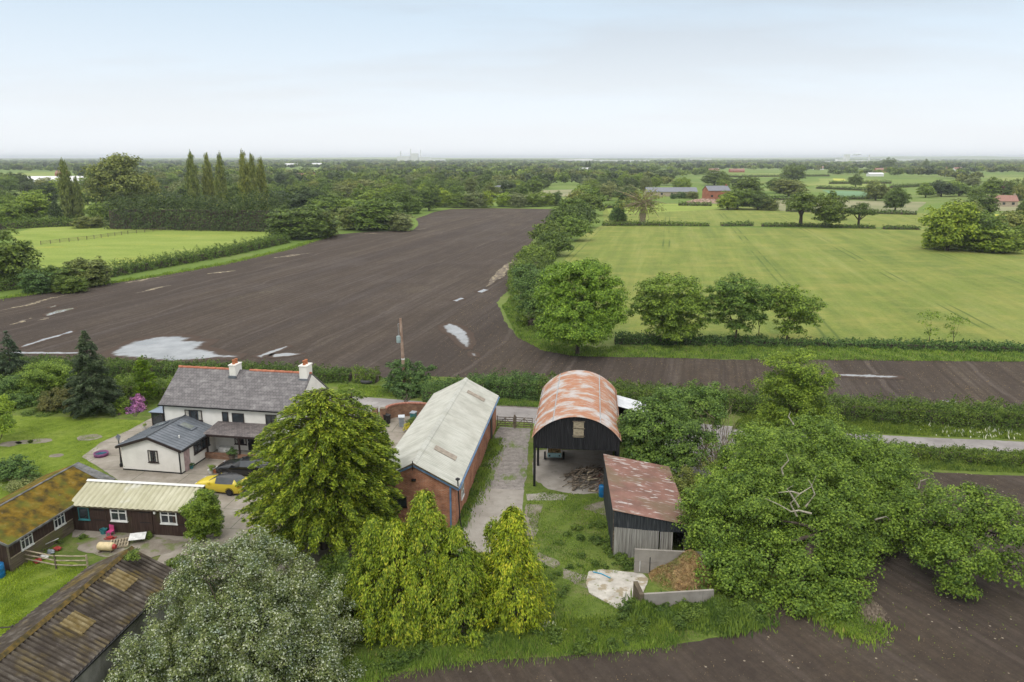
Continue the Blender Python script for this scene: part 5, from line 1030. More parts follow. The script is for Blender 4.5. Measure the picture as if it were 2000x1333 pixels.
m.tube([((.22+.012*t)*math.cos(t),-.06-.012*t,(.28+.012*t)*math.sin(t)) for t in np.linspace(0,6.28*3,60)],.022,5); m.build('hose_coil',G['hose'],r); part('hook',G['steel'],r,(-.04,.04,-.1,.03,.24,.3))
# walls, slab, straw heap on the right
cw=empty('concrete_wall',P(1238,1118),R_(-6)); tag(cw,'tall grey concrete panel wall behind the straw heap','wall'); part('panel',G['panel_concrete'],cw,(0,4.6,-.08,.08,0,.82),(0,4.6,-.08,.08,.835,1.72)); part('strap',G['black'],cw,(1.0,1.05,-.1,-.081,0,1.2)); part('prop',G['white'],cw,(.35,.39,-.12,-.081,.15,.9))
cw=empty('concrete_wall',P(1256,1192),R_(6)); tag(cw,'low stained concrete wall in front of the straw heap','wall'); part('panel',G['panel_concrete'],cw,(0.02,4.4,-.08,.08,0,1.12)); part('return_panel',G['weather_boards'],cw,(-.28,0,-.1,1.4,0,1.15))
sheet('concrete_slab',PX((1150,1117),(1178,1114),(1255,1122),(1266,1132),(1246,1192),(1205,1190),(1150,1160),(1143,1140)),.06,G['white_conc'],.05,.3,77,None,'pale broken concrete slab in front of the low concrete wall','slab',.09)
m=MB(); pa=P(1158,1120);pb=P(1192,1132); m.tube([(pa[0],pa[1],.1),((pa[0]+pb[0])/2,(pa[1]+pb[1])/2+.15,.11),(pb[0],pb[1],.1)],.035,6); o=m.build('blue_pipe',simple('blue_pipe',(.05,.35,.55))); tag(o,'short blue pipe lying on the pale slab','pipe')
def heap(name,c,rx,ry,h,m,label,cat,seed=1):
    k=40;vs=[];fs=[]; r=np.random.default_rng(seed)
    for j in range(k+1):
        for i in range(k+1):
            a=i/k*2-1;b=j/k*2-1; d=math.hypot(a,b); z=h*max(-.05,(1-d**1.6))*(1+.25*math.sin(a*5+seed)*math.cos(b*4))+r.normal(0,.05); vs.append((a*rx,b*ry,z))
    for j in range(k):
        for i in range(k): fs.append((j*(k+1)+i,j*(k+1)+i+1,(j+1)*(k+1)+i+1,(j+1)*(k+1)+i))
    b=MB(); b.add(vs,fs); o=b.build(name,G[m]); o.location=c; tag(o,label,cat); return o
p=P(1345,1138); hp=heap('straw_heap',(p[0],p[1]+.6,0),2.5,2.1,1.55,'haystack','heap of old straw and manure between the two concrete walls','straw heap')
k=5000; a=RN.uniform(-1,1,(k,2)); d=np.hypot(a[:,0],a[:,1]); a=a[d<.95]; d=d[d<.95]; zz_=1.55*(1-d**1.6)*(1+.25*np.sin(a[:,0]*5+1)*np.cos(a[:,1]*4))+.05
q=quads('loose_straw',np.column_stack([a[:,0]*2.5,a[:,1]*2.1,zz_]),RN.normal(size=(len(a),3))+[0,0,1.2],.11,.025,FL['deadst'],hp)
heap('twig_heap',(P(1690,1190)[0],P(1690,1190)[1],0),1.1,1.6,.35,'wood','low heap of broken twigs at the field edge under the spreading tree','twigs',3)
# satellite clutter near barn corner
p=P(876,1006); r=empty('water_butt',(p[0],p[1]-.1,0)); tag(r,'grey water butt with pale rim at the corner of the brick barn','water butt'); m=MB(); m.lathe((0,0,0),[(.26,0),(.3,.8),(.27,.82)],16); m.build('butt',G['binp'],r,True); m=MB(); m.lathe((0,0,.8),[(.33,0),(.33,.05)],16); m.build('rim',G['binl'],r)
# ================= VEGETATION =================
def conifer(name,base,Ht,prof,n,nb,ln,wd,fm,label,up=.25,drp=.15,lat=.22,tr=.22,cat='conifer',lean=(0,0),yj=.6):
    r=empty(name,base); tag(r,label,cat)
    h=Ht*RN.uniform(.04,1,nb)**.85
    az=RN.uniform(0,2*math.pi,nb); R=np.array([prof(x/Ht) for x in h])*RN.uniform(.72,1.1,nb)
    wts=(R+.3)**2; i=RN.choice(nb,n,p=wts/wts.sum()); t=RN.uniform(.08,1,n)**.55; Ri=R[i]
    d=np.column_stack([np.cos(az[i]),np.sin(az[i]),np.zeros(n)]); q=np.column_stack([-d[:,1],d[:,0],np.zeros(n)])
    zz=h[i]+up*Ri*t-drp*Ri*t*t*1.6; lw=(lat*Ri*(1.15-t)+.12)
    c=d*(Ri*t)[:,None]+q*(RN.uniform(-1,1,n)*lw)[:,None]; c[:,2]=zz+RN.normal(0,.07,n)-.04; c[:,0]+=lean[0]*zz/Ht; c[:,1]+=lean[1]*zz/Ht
    td=d+q*RN.normal(0,yj,(n,1)); td[:,2]=up*.6-drp*2.4*t+RN.normal(0,.25,n)
    nn=RN.normal(0,.55,(n,3)); nn[:,2]+=1
    s=RN.uniform(.6,1.25,n); quads('crown',c,nn,ln*s,wd*s,FL[fm],r,td)
    mb=MB(); mb.tube([(0,0,-.1),(lean[0]*.5,lean[1]*.5,Ht*.5),(lean[0],lean[1],Ht*.97)],[tr,tr*.6,.03],8)
    for k in range(0,nb,3): a=np.array([lean[0]*h[k]/Ht,lean[1]*h[k]/Ht,h[k]]); e=a+np.array([math.cos(az[k])*R[k]*.85,math.sin(az[k])*R[k]*.85,(up-drp)*R[k]*.85]); mb.tube([a,(a+e)/2+[0,0,.06*R[k]],e],[tr*.22,tr*.14,.012],4)
    mb.build('trunk',G['bark'],r); return r
def weeper(name,base,Ht,R,n,fm,label,tops=1,lean=0,cl=.42):
    r=empty(name,base); tag(r,label,'conifer'); k=n//60
    h=Ht*RN.uniform(0,1,k)**1.25*.97; az=RN.uniform(0,2*math.pi,k)
    rr=R*np.clip(1-(h/Ht)**1.15,0,1)**.9*np.where(h<Ht*.12,.88,1)*(1+.16*np.sin(az*5+h*1.1)+.1*np.sin(az*9-h*2.3))*RN.uniform(.55,1.08,k)+.06
    cc=np.column_stack([rr*np.cos(az),rr*np.sin(az),h+.25]); i=np.repeat(np.arange(k),60); m=len(i); u=RN.uniform(0,1,m)
    sz=RN.uniform(.6,1.4,k)[i]*cl
    c=cc[i]+np.column_stack([np.cos(az[i])*u*.7*sz,np.sin(az[i])*u*.7*sz,-u**1.5*1.5*sz])+RN.normal(0,.28,(m,3))*sz[:,None]*[1,1,.5]
    c=c[:] ; ok=c[:,2]>.03; o=np.column_stack([np.cos(az[i]),np.sin(az[i]),np.zeros(m)])
    td=o*(.75-u[:,None]*.5)+RN.normal(0,.3,(m,3)); td[:,2]-=.25+u*.9; nn=o*.7+RN.normal(0,.28,(m,3)); nn[:,2]+=.8-u*.5
    s=RN.uniform(.6,1.25,m); quads('crown',c[ok],nn[ok],(.10*s)[ok],(.04*s)[ok],FL[fm],r,td[ok])
    mb=MB(); mb.tube([(0,0,-.1),(0,0,Ht*.5),(0,0,Ht*.93)],[.16,.1,.02],7)
    for q in range(0,k,6): mb.tube([(0,0,max(0,h[q]-.2)),tuple(cc[q]*[.92,.92,1])],[.035,.01],4)
    mb.build('trunk',G['bark'],r); return r
# --- the big gold-green conifer in the middle, and the two behind it
def prA(x): return np.interp(x,[0,.08,.2,.35,.5,.65,.78,.88,.95,1],[4.3,5.1,5.5,5.5,5.2,4.6,3.9,2.9,1.9,.5])
p=P(632,1072); conifer('conifer',p,11.7,prA,125000,620,.14,.048,'gcon','big broad conifer with golden green sprays between the white farmhouse and the brick barn',.34,.24,.13,.3,'conifer',(.4,.3))
conifer('conifer',(p[0]+2.2,p[1]+1.6,0),11.4,lambda x:np.interp(x,[0,.5,.8,.93,1],[3.0,3.1,2.2,1.1,.2]),34000,240,.14,.048,'gcon','second golden green leader rising on the right side of the big conifer',.34,.24,.13,.2)
# --- golden weeping cypresses along the bottom
for u,vb,vt,Y,wpx,nn_,lab in ((833,1225,968,42.5,165,26000,'tallest golden weeping cypress in front of the brick gable'),(735,1225,1022,42.2,150,22000,'golden weeping cypress next to the big conifer'),(775,1240,1025,40.9,140,18000,'golden weeping cypress in front of its row, second from the big conifer'),(893,1235,1040,41.2,150,20000,'golden weeping cypress at the right end of the row of four'),(1000,1222,1000,41.6,134,26000,'separate brightly golden cypress standing right of the row')):
    b=P(u,vb); t=A(u,vt,b[1]+.6); hgt=t[2]+.25; Rm=wpx/2*DEP(b)/F*1.1; weeper('golden_cypress',(b[0],b[1]+.6,0),hgt,Rm,int(nn_*1.15),'gold',lab)
b=P(962,1180); weeper('golden_cypress',(b[0],b[1],0),A(958,1012,b[1])[2],1.1,6000,'gold','narrow golden leader on the left side of the separate cypress')
# --- whitish shrub bottom left
Y=36.5
tree('whitebeam',(P(470,1420)[0],34.5,0),[PL(430,1150,37,95),PL(525,1135,39,80,70),PL(600,1205,38,85),PL(520,1235,36,95),PL(400,1250,35.5,100),PL(330,1305,34.5,85),PL(395,1110,37,35,40),PL(590,1120,39,30,38),PL(455,1075,39,30,30),PL(265,1290,34.5,35,40),PL(600,1310,36,85),PL(470,1340,34,110),PL(650,1250,38.5,45),PL(370,1180,37.5,60),PL(490,1085,39.5,45),PL(290,1360,34,80),PL(640,1370,35,70)],.10,'white','wide grey green tree with whitish leaves filling the lower left',tr=.2,dens=1.25,nl=20,rc=.5,gap=.22,flat=1.4,ro=1.22)
bush('elder',P(690,1262),[PL(700,1130,44,55,60),PL(690,1195,42.5,60,55),PL(650,1120,45,40),PL(740,1215,42,45)],.13,'weed','dark green leafy bush between the whitish tree and the cypress row',dens=1.6)
# --- the great spreading tree on the right
ol=[PL(1430,960,50,70),PL(1500,900,53,75),PL(1560,870,56,62,45),PL(1640,880,56,75,50),PL(1720,890,56,65,38),PL(1400,1040,47,62),PL(1480,1010,48,80),PL(1580,970,51,85),PL(1680,970,52,80,65),PL(1770,960,53,65,50),
 PL(1420,1120,44.5,60,50),PL(1510,1110,44.5,75),PL(1600,1070,47,80,60),PL(1690,1050,49,55,45),PL(1640,1150,43.5,50,42),PL(1560,1180,42.5,60,45),PL(1470,1180,43,60,50),
 PL(1800,1010,48,60,45),PL(1860,1030,46.5,60,50),PL(1920,1020,46,50,45),PL(1980,1040,44.5,55,45),PL(1840,1090,44.5,50,42),PL(1900,1080,44,48,40),PL(1960,1110,43.5,40,30),PL(1880,1140,43,38,34),PL(1630,1195,42,48,36),PL(1780,1060,48,35,24),PL(1350,1010,48.5,30,40),PL(2060,1060,44,60,50),PL(1880,965,48,32,22),PL(1600,1120,46,62,50),PL(1700,1010,50,70,50),PL(1750,1030,49,60,42),PL(1560,1040,48,70,50),PL(1650,1010,49.5,75,50),PL(1820,1050,47.5,55,40),PL(1500,970,50,70,55),PL(1400,980,49,55,45),PL(1660,930,54,80,50),PL(1450,890,56,45,32),PL(1740,920,55,55,35),PL(1390,1090,46,50,45),PL(1720,945,54,45,30),PL(1600,850,57,35,26),PL(1480,860,58,35,26),PL(1935,985,47,35,24),PL(1640,1170,43,50,35),PL(1610,1010,46.5,60,45),PL(1570,1080,45,55,45),PL(1660,1080,46,50,38),PL(1620,950,50,60,45),PL(1590,1215,42,40,20)]
base=P(1600,1215); tr_=tree('oak',(base[0]-.5,base[1]+3.5,0),ol,.155,'ash','huge spreading oak with pale dead branches overhanging the brown field',tr=.5,dens=1.0,nl=9,under=-.9,rc=.6,gap=.27,fz=3.2,fx=.45,flat=1.15,ro=1.16,lmax=6.5,chain=[A(1700,1020,49.5),A(1790,1015,48),A(1870,1030,46.5),A(1960,1045,45)])
mb=MB(); bo=np.array((base[0]-.5,base[1]+3.5,0))
for pts in (((1555,1010,46,),(1545,985,46),(1560,965,46),(1585,950,46.),(1592,930,46)),((1585,1005,45),(1560,995,45),(1545,1000,45),(1520,985,45),(1495,975,45)),((1560,990,45.5),(1545,965,45.5),(1538,955,45.5),(1548,948,45.5)),((1572,990,45.5),(1590,965,45.5),(1583,945,45.5),(1578,938,45.5)),((1528,930,50),(1527,915,50),(1540,900,50),(1538,888,50)),((1710,1015,48),(1730,1010,48),(1745,1020,48)),((1793,955,51),(1800,940,51),(1815,935,51)),((1550,830,55),(1540,815,55),(1545,805,55)),((1378,1160,45),(1375,1130,45),(1370,1095,45)),((1560,965,46),(1545,960,46),(1520,962,46))):
    q=[np.array(A(*a))+RN.normal(0,.03,3)-bo for a in pts]; mb=MB(); mb.tube(q,[.07-.055*i/(len(q)-1) for i in range(len(q))],6); mb.build('dead_branch',G['bark_pale'],tr_)
bush('elder',P(1440,1225),[PL(1400,1185,44,60,35),PL(1460,1205,43,45,30),PL(1350,1185,43.5,35,22)],.13,'weed','dark nettle and elder thicket at the foot of the spreading oak',dens=1.5)
# --- trees between Dutch barn and the oak
tree('walnut',P(1290,925),[PL(1350,790,66,48,45),PL(1300,815,63,60,50),PL(1265,850,62,60,55),PL(1230,850,62,32,40),PL(1330,850,62,60,55),PL(1375,815,65,40,40),PL(1290,895,61,48,26),PL(1390,775,67,28,25),PL(1255,900,60.3,40,22),PL(1310,915,59.5,32,20),PL(1345,895,60,30,26)],.17,'walnut','dense dark green tree leaning over the barrel roof and the red tin shed',tr=.22,dens=1.5)
tree('lime',P(1555,852),[PL(1550,715,72.5,58,30),PL(1530,755,72.5,50,45),PL(1590,750,72.5,45,38),PL(1555,800,72.5,65,42),PL(1600,810,72,38,32),PL(1510,815,72.3,35,30),PL(1555,760,72.5,55,40)],.16,'ash','lone leafy green tree beside the lane on the right',tr=.2,dens=1.25,gap=.25)
r=empty('bare_shrub',P(1400,905)); tag(r,'half dead shrub with bare yellowish twigs beside the dark green tree','bush'); m=MB(); bb_=np.array(P(1400,905))
for k in range(120):
    u=RN.uniform(1315,1445); v=RN.uniform(778,905); e=np.array(A(u,v,64+RN.normal(0,1.2)))-bb_; s_=np.array([e[0]*.35+RN.normal(0,.3),e[1]*.35,RN.uniform(0,max(.1,e[2]*.45))]); limb(m,s_,e,RN.uniform(.018,.04),.007,.05,4,.16)
m.build('twigs',G['twig'],r); cl=[PL(1420,940,60,35,25),PL(1350,955,58,35,22),PL(1380,910,60,28,18)]
crown('foliage',[(tuple(np.array(c)-bb_),rr) for c,rr in cl],.11,FL['olive'],r,.5)
bush('elder',P(1300,985),[PL(1305,955,57,28,20),PL(1320,985,55,25,22),PL(1345,940,58,35,30),PL(1322,955,55.5,22,26),PL(1300,930,57.6,22,14)],.12,'olive','sparse yellowish bush over the red tin roof edge',dens=.7)
bush('elder',P(1395,1000),[PL(1390,965,54,42,38),PL(1425,930,56,40,34),PL(1470,870,60,45,34),PL(1440,900,59,35,30),PL(1500,850,62,35,25)],.14,'ash','bright green bushes filling the space behind the red tin shed',dens=1.2)
# --- sycamore group by the field corner
tree('sycamore',P(1128,694),[PL(1130,555,107,72,45),PL(1085,585,107,48,42),PL(1180,585,107,48,42),PL(1120,615,105.5,72,48),PL(1180,625,106,42,32),PL(1080,635,105,32,28),PL(1130,660,104,45,22),PL(1150,530,108,38,22),PL(1100,535,108,35,22),PL(1085,655,104.5,35,26),PL(1170,650,104.5,32,22),PL(1125,640,103,50,30)],.25,'syc','large domed sycamore with bright green clustered leaves at the field corner',tr=.35,dens=1.5,rc=.95)
bush('hawthorn',P(1035,628),[PL(1045,570,121,38,42),PL(1020,555,126,22,35),PL(1045,605,118,32,28),PL(1030,535,128,28,18)],.27,'hedge2','dark rounded thorn thicket on the left side of the sycamore',dens=1.4)
tree('sycamore',P(1312,672),[PL(1305,560,111,58,25),PL(1275,595,111,40,28),PL(1320,600,110.5,60,30),PL(1345,630,110,38,28),PL(1290,635,110,35,18),PL(1260,575,112,22,18),PL(1320,650,109.5,42,18),PL(1295,620,109.5,45,26),PL(1352,592,111,34,28),PL(1250,610,111,25,20)],.25,'walnut','dark leafy tree just right of the domed sycamore',tr=.3,dens=1.3)
tree('ash_tree',P(1437,676),[PL(1440,560,110.5,42,24),PL(1405,580,110.5,28,28),PL(1470,590,110.5,32,28),PL(1430,610,110,38,28),PL(1400,625,110,20,15),PL(1470,620,110,24,22),PL(1440,640,109.5,30,14),PL(1445,585,109,38,30),PL(1488,578,111,28,24),PL(1392,600,110,26,28)],.24,'walnut','tall slim trunked tree third along the hedge from the sycamore',tr=.17,dens=1.3,gap=.15)
tree('ash_tree',P(1535,676),[PL(1540,580,111,38,24),PL(1515,600,111,25,22),PL(1565,605,111,30,25),PL(1540,625,110.6,26,20),PL(1590,595,112,20,20),PL(1545,645,110.5,26,12),PL(1545,600,110,34,26),PL(1508,585,111,24,24),PL(1575,625,111,28,22)],.24,'walnut','open crowned tree fourth along the hedge from the sycamore',tr=.13,dens=1.15,gap=.2)
tree('ash_tree',P(1482,668),[PL(1485,600,114,24,18),PL(1480,625,113,18,13)],.22,'ash','small thin tree between the two open crowned trees',tr=.08,dens=.9)
tree('sapling',P(1815,678),[PL(1818,618,110,20,12),PL(1808,635,110,12,10),PL(1820,650,110,12,10)],.2,'ash','left one of two thin saplings standing in the low hedge',tr=.06,dens=.5,gap=.4)
tree('sapling',P(1862,680),[PL(1868,625,109,22,12),PL(1858,640,109,12,9),PL(1862,655,109,10,9)],.2,'ash','right one of two thin saplings standing in the low hedge',tr=.06,dens=.5,gap=.4)
# --- hedgerow of trees running away between the fields
row=((1045,520,58,38,'mid'),(1085,500,55,46,'oak'),(1070,478,58,44,'oak'),(1115,470,60,48,'mid'),(1100,452,60,46,'oak'),(1135,445,56,44,'oak'),(1120,432,56,42,'mid'),(1148,422,52,42,'oak'),(1130,412,46,38,'olive'),(1155,404,46,34,'mid'),(1143,392,42,30,'light'),(1158,388,38,26,'oak'))
for i,(u,v,w_,h_,m_n) in enumerate(row):
    b=P(u,v); tree('hedgerow_tree',b,[PL(u-w_*.22,v-h_*.5,b[1],w_*.42,h_*.42),PL(u+w_*.25,v-h_*.45,b[1],w_*.40,h_*.40),PL(u,v-h_*.72,b[1]+2,w_*.42,h_*.36),PL(u,v-h_*.35,b[1]-2,w_*.45,h_*.36)],max(.3,.0026*DEP(b)),m_n,'%s tree in the row between soil and crop, %s from the near end'%({'mid':'green','oak':'dark green','olive':'olive green','light':'bright green'}[m_n],('first','second','third','fourth','fifth','sixth','seventh','eighth','ninth','tenth','eleventh','twelfth')[i]),tr=.3,dens=1.2,nl=4,group='trees in the row between the two fields')
hedge('hedge',[P(1030,545),P(1062,505),P(1080,470),P(1108,440),P(1140,408),P(1152,388)],5,[3,3.2,3.4,3.4,3.2,3],.42,'oak','thick bushy undergrowth beneath the row of trees between soil and crop',1.0,.45)
hedge('hedge',[P(1040,640),P(1025,600),P(1012,560),P(1018,540)],3,[1.6,2.6,3.0,3.5],.3,'mid','green undergrowth left of the domed sycamore',1.2,.4)
# --- garden on the left
def prS(x): return np.interp(x,[0,.1,.25,.45,.65,.85,1],[2.9,3.2,2.9,2.3,1.6,.9,.15])
p=P(188,806); conifer('spruce',p,9.1,prS,48000,220,.14,.05,'spruce','tall blue green spruce at the back of the garden',.15,.22,.25,.16,'conifer',(-.3,.2))
p=P(287,790); conifer('conifer',p,5.6,lambda x:np.interp(x,[0,.3,.6,.85,1],[1.15,1.35,1.1,.6,.1]),15000,110,.11,.04,'gsmall','small bright green pointed conifer left of the farmhouse',.55,.05,.3,.1)
p=P(28,760); conifer('spruce',p,7.2,lambda x:np.interp(x,[0,.3,.7,1],[2.6,2.3,1.2,.1]),14000,100,.15,.05,'spruce','smaller spruce by the left edge of the garden',.1,.2,.25,.12)
G1=(('shrub',(75,790),[PL(85,735,86,48,36),PL(60,760,85,45,32),PL(115,745,86,30,30)],'walnut','dark green round shrub left of the tall spruce'),('shrub',(20,800),[PL(15,765,84,50,40),PL(40,785,82,35,22),PL(-20,780,84,45,35)],'hedge2','dark shrub at the back left corner of the lawn'),
 ('shrub',(135,805),[PL(125,780,81,38,24),PL(150,785,81,30,20),PL(105,790,81,28,18)],'brownish','low bronze leaved shrub left of the spruce foot'),('shrub',(232,812),[PL(240,795,80,22,18),PL(225,790,81,16,16)],'ivy','bright green shrub beside the purple flowered bush'),
 ('shrub',(265,790),[PL(262,760,87,30,22),PL(320,760,88,30,20),PL(240,755,88,30,22)],'mid','green shrubs between the spruce and the farmhouse'),('shrub',(195,806),[PL(195,800,80.5,40,10),PL(80,806,80.5,60,9),PL(140,806,80.5,50,8)],'weed','low border plants along the back edge of the lawn'),
 ('shrub',(30,945),[PL(28,915,62,32,24),PL(55,928,61,22,16),PL(0,925,61.5,25,20)],'hedge2','rounded dark shrub in the island bed on the lawn'),('shrub',(-5,870),[PL(5,800,72,24,28),PL(12,832,70,26,22),PL(-10,820,71,26,40)],'limel','golden green shrub cut off by the left edge above the lawn'))
for nm,b,lb,fm,lab in G1: bush(nm,P(*b),lb,.14,fm,lab,dens=1.5)
bush('rhododendron',P(265,815),[PL(268,792,80.5,16,15),PL(262,803,80,17,10),PL(272,777,81,8,8)],.13,'rhodo','purple flowering rhododendron at the corner of the farmhouse garden',dens=1.5)
bush('shrub',P(64,945),[PL(45,945,60,35,7),PL(70,935,61,12,8)],.1,'grey','low pale flowering plants round the island bed',dens=.8)
for k,(u,v,w_) in enumerate(((175,855,2.4),(78,862,2.2),(50,864,1.6),(20,868,2.0),(112,890,1.3))): sheet('flower_bed',[(P(u,v)[0]+w_/2*math.cos(t),P(u,v)[1]+.35*w_*math.sin(t)) for t in np.linspace(0,6.1,14)],.03,G['dirt'],.12,.3,90+k)
bush('climber',P(400,1052),[PL(398,988,51.3,25,24),PL(398,1018,51.0,27,28),PL(386,1036,50.6,20,18),PL(374,992,50.8,18,8),PL(406,1010,51.3,20,30),PL(398,968,51.8,17,12),PL(366,1000,50.6,10,6),PL(400,1000,51.1,29,46),PL(384,1012,50.8,20,32),PL(414,1022,51.2,20,30)],.11,'ivy','bright green climber covering the right end of the cream roofed stable','climber',dens=2.2,rc=.3,gap=0,under=-1)
bush('shrub',P(428,1040),[PL(427,1012,52.0,9,25)],.1,'hedge2','dark upright shrub behind the bright green climber',dens=1.2)
for k,(u,v,s_,lab) in enumerate(((290,1050,9,'small green weed clump under the coiled hose'),(165,1050,7,'weeds at the stable corner'),(345,1108,20,'ivy clump at the end of the old shed'),(372,1125,14,'second ivy clump beside the old shed wall'),(262,1092,12,'green creeper on the ridge end of the old shed'),(78,1075,10,'dark weeds below the stable window'),(110,1062,9,'weeds beside the stable wall'))):
    z_=3.9 if k==4 else 0; c=P(u,v,z_); bush('weed_clump',(c[0],c[1],z_),[((c[0],c[1],z_+s_*.012),(s_*.04,s_*.035,s_*.03))],.1,'weed',lab,'weeds',dens=1.4)
bush('forsythia',P(797,850),[PL(798,838,73.5,9,13)],.1,'ygold','yellow leaved shrub by the edge of the pale barn roof',dens=1.5); bush('shrub',P(806,842),[PL(806,825,75.5,12,10)],.1,'weed','green shrub above the yellow shrub by the pale barn roof',dens=1.4)
bush('hawthorn',P(790,788),[PL(790,722,88,33,20),PL(775,750,87,26,24),PL(815,740,87.5,25,22),PL(800,765,86,35,20),PL(838,722,89,12,8)],.17,'hedge2','bushy hawthorn around the foot of the leaning pole',dens=1.5)
# --- hedges
hedge('hedge',[(-95,103),(-70,97.2),(-45,93.6),(-30,92.4),(-20,91.8)],2.0,[1.7,1.7,1.8,1.8,1.3],.17,'hedge','field hedge behind the garden and the farmhouse',1.3)
hedge('hedge',[P(830,782),P(900,785),(-3,86),(3.2,85.0)],2.6,[2.2,2.2,2.3,2.3],.17,'hedge2','thick laurel like hedge behind the brick barn',1.5)
hedge('hedge',[(3.2,85.0),(14,82.5),(28,79.5)],2.6,[2.3,2.0,2.0],.17,'hedge','field hedge behind the barrel roofed barn',1.4,seed=2)
hedge('hedge',[(28,79.5),(36,77.6),(49,75.2),(62,73.2)],2.4,[2.0,2.1,2.2,2.2],.17,'hedge','trimmed hedge beyond the lane at the right',1.4,seed=4)
hedge('hedge',[(26,69.0),(34,67.2),(44,65.4),(56,63.4)],1.7,[1.0,1.1,1.0,1.1],.16,'weed','low overgrown hedge on the near side of the lane at the right',1.3,seed=5)
hedge('hedge',[(-19.5,91.8),(-16.6,91.2)],1.8,[1.8,1.2],.17,'hedge','short hedge piece behind the tractor tyre',1.3)
hedge('hedge',[(-85,91.5),(-62,87.5),(-40,85.0),(-34.5,84.2)],1.8,[1.9,1.9,1.7,1.4],.16,'mid','garden hedge along the back of the lawn behind the spruce',1.3,.4,seed=3)
def gp(*a): return [P(u,v) for u,v in a]
hedge('hedge',gp((-400,640),(-60,575),(60,560),(150,552),(300,525),(440,500),(560,474)),3.0,[2.4,2.6,2.8,2.4,2.4,2.4,2.6],.34,'hedge','long hedge between the paddock and the ploughed field',1.2,.55)
hedge('hedge',gp((1200,671),(1380,674),(1500,676)),1.6,[1.5,1.3,1.4],.24,'hedge2','dark low hedge under the row of trees behind the brown strip',1.3); hedge('hedge',gp((1500,676),(1640,678),(1800,683),(2050,690),(2400,697)),1.5,[1.1,1.0,1.3,1.1,1.1],.24,'hedge2','dark low hedge right of the row of trees with gaps',1.2,.4)
hedge('hedge',gp((1176,441),(1290,441),(1385,442)),3,[1.3,1.6,1.0],.5,'hedge','dark low hedge under the lone dead tree',.9,.5); hedge('hedge',gp((1410,442),(1470,441.5)),3,[1.2,1.6],.5,'hedge','short low hedge piece left of the three oaks',.9,.5); hedge('hedge',gp((1488,443),(1560,443),(1640,445),(1710,447)),3,[1.2,1.3,1.0,1.2],.5,'hedge','low hedge under the three oaks',.9,.5); hedge('hedge',gp((1725,448),(1795,449)),3,[1.2,1.2],.5,'hedge','low hedge left of the copse',.9,.5)
hedge('conifer_hedge',gp((222,446),(300,447),(420,449),(560,452)),9,[11.5,11.8,12,12],.75,'dark','tall dark clipped conifer hedge behind the paddock',1.0,.2,cat='hedge'); hedge('hedge',gp((-80,452),(0,449),(80,444),(170,441)),4,[3.5,3.4,3.4,3],.5,'hedge','hedge behind the left corner of the paddock',1,.3)
for a,b,h_,lab in (((1490,391),(1620,392),2.2,'thin hedge line at the back of the fallow ground'),((1535,414),(1790,420),1.6,'hedge line in front of the fallow ground'),((1622,391),(1735,389),2.2,'hedge in front of the blue green field'),((1595,369),(1735,375),2.5,'hedge behind the blue green field'),((1395,347),(1620,345),3,'hedge at the near side of the bright green far field'),((1180,408),(1275,400),2,'hedge line left of the long stone barn'),((-30,352),(190,349),3,'hedge line across the far field at the left'),((1325,402),(1390,403),2,'hedge below the rubble heap'),((1620,360),(1740,359),3,'hedge between the small far fields'),((1740,368),(1860,362),3,'hedge beyond the lone field tree')):
    hedge('hedge',[P(*a),P((a[0]+b[0])/2,(a[1]+b[1])/2),P(*b)],3,h_,.8,'hedge',lab,.7,.4)
# --- middle distance: prototypes, then one tree each
protos=[]
def proto(lobes,n_leaf,name='field_tree',t=.035,bare=False):
    r=bpy.data.objects.new(name,None); c=bpy.data.objects
    cr_=crown('crown',lobes,n_leaf,FL['oak'],None,1.3,rc=.10,under=-.9,zmin=.0); mb=MB(); mb.tube([(0,0,-.02),(0,0,.25),(0,0,.5)],[t,t*.8,t*.5],6)
    for cc,_ in lobes: mb.tube([(0,0,.28),tuple(np.array(cc)*[.9,.9,1])],[t*.5,.005],5)
    tk=mb.build('trunk',G['bark']); cr_.material_slots[0].link='OBJECT'
    for o in (cr_,tk): COL.objects.unlink(o)
    protos.append((r,cr_,tk)); return len(protos)-1
proto([((0,0,.62),(.42,.42,.34)),((-.22,.1,.42),(.3,.3,.3)),((.24,-.05,.4),(.28,.3,.3)),((.05,-.2,.32),(.34,.3,.26)),((0,.1,.3),(.36,.3,.26))],.045)
proto([((-.12,0,.68),(.32,.34,.3)),((.2,.05,.58),(.3,.3,.28)),((-.25,-.05,.45),(.26,.28,.24)),((.1,-.2,.34),(.34,.3,.28)),((0,.2,.4),(.34,.3,.34)),((-.1,0,.25),(.34,.3,.2))],.045)
proto([((.08,0,.7),(.3,.3,.27)),((-.2,.1,.55),(.3,.3,.25)),((.27,.05,.45),(.24,.26,.28)),((-.05,-.22,.36),(.34,.28,.28)),((.05,.1,.3),(.36,.3,.26))],.045)
proto([((0,0,.5),(.48,.46,.46)),((-.28,0,.3),(.26,.3,.3)),((.27,.05,.32),(.26,.3,.3)),((0,0,.22),(.42,.4,.22))],.045,'round_bush',.012)
proto([((0,0,.9),(.22,.22,.12)),((0,0,.72),(.38,.38,.18)),((.04,0,.52),(.46,.46,.2)),((0,0,.32),(.48,.48,.2)),((0,0,.16),(.38,.38,.16))],.05,'poplar',.03)
proto([((-.1,0,.8),(.26,.28,.18)),((.12,0,.66),(.34,.34,.22)),((-.2,0,.5),(.32,.34,.24)),((.22,0,.4),(.3,.34,.26)),((0,-.1,.25),(.36,.34,.22))],.035,'broad_poplar',.03)
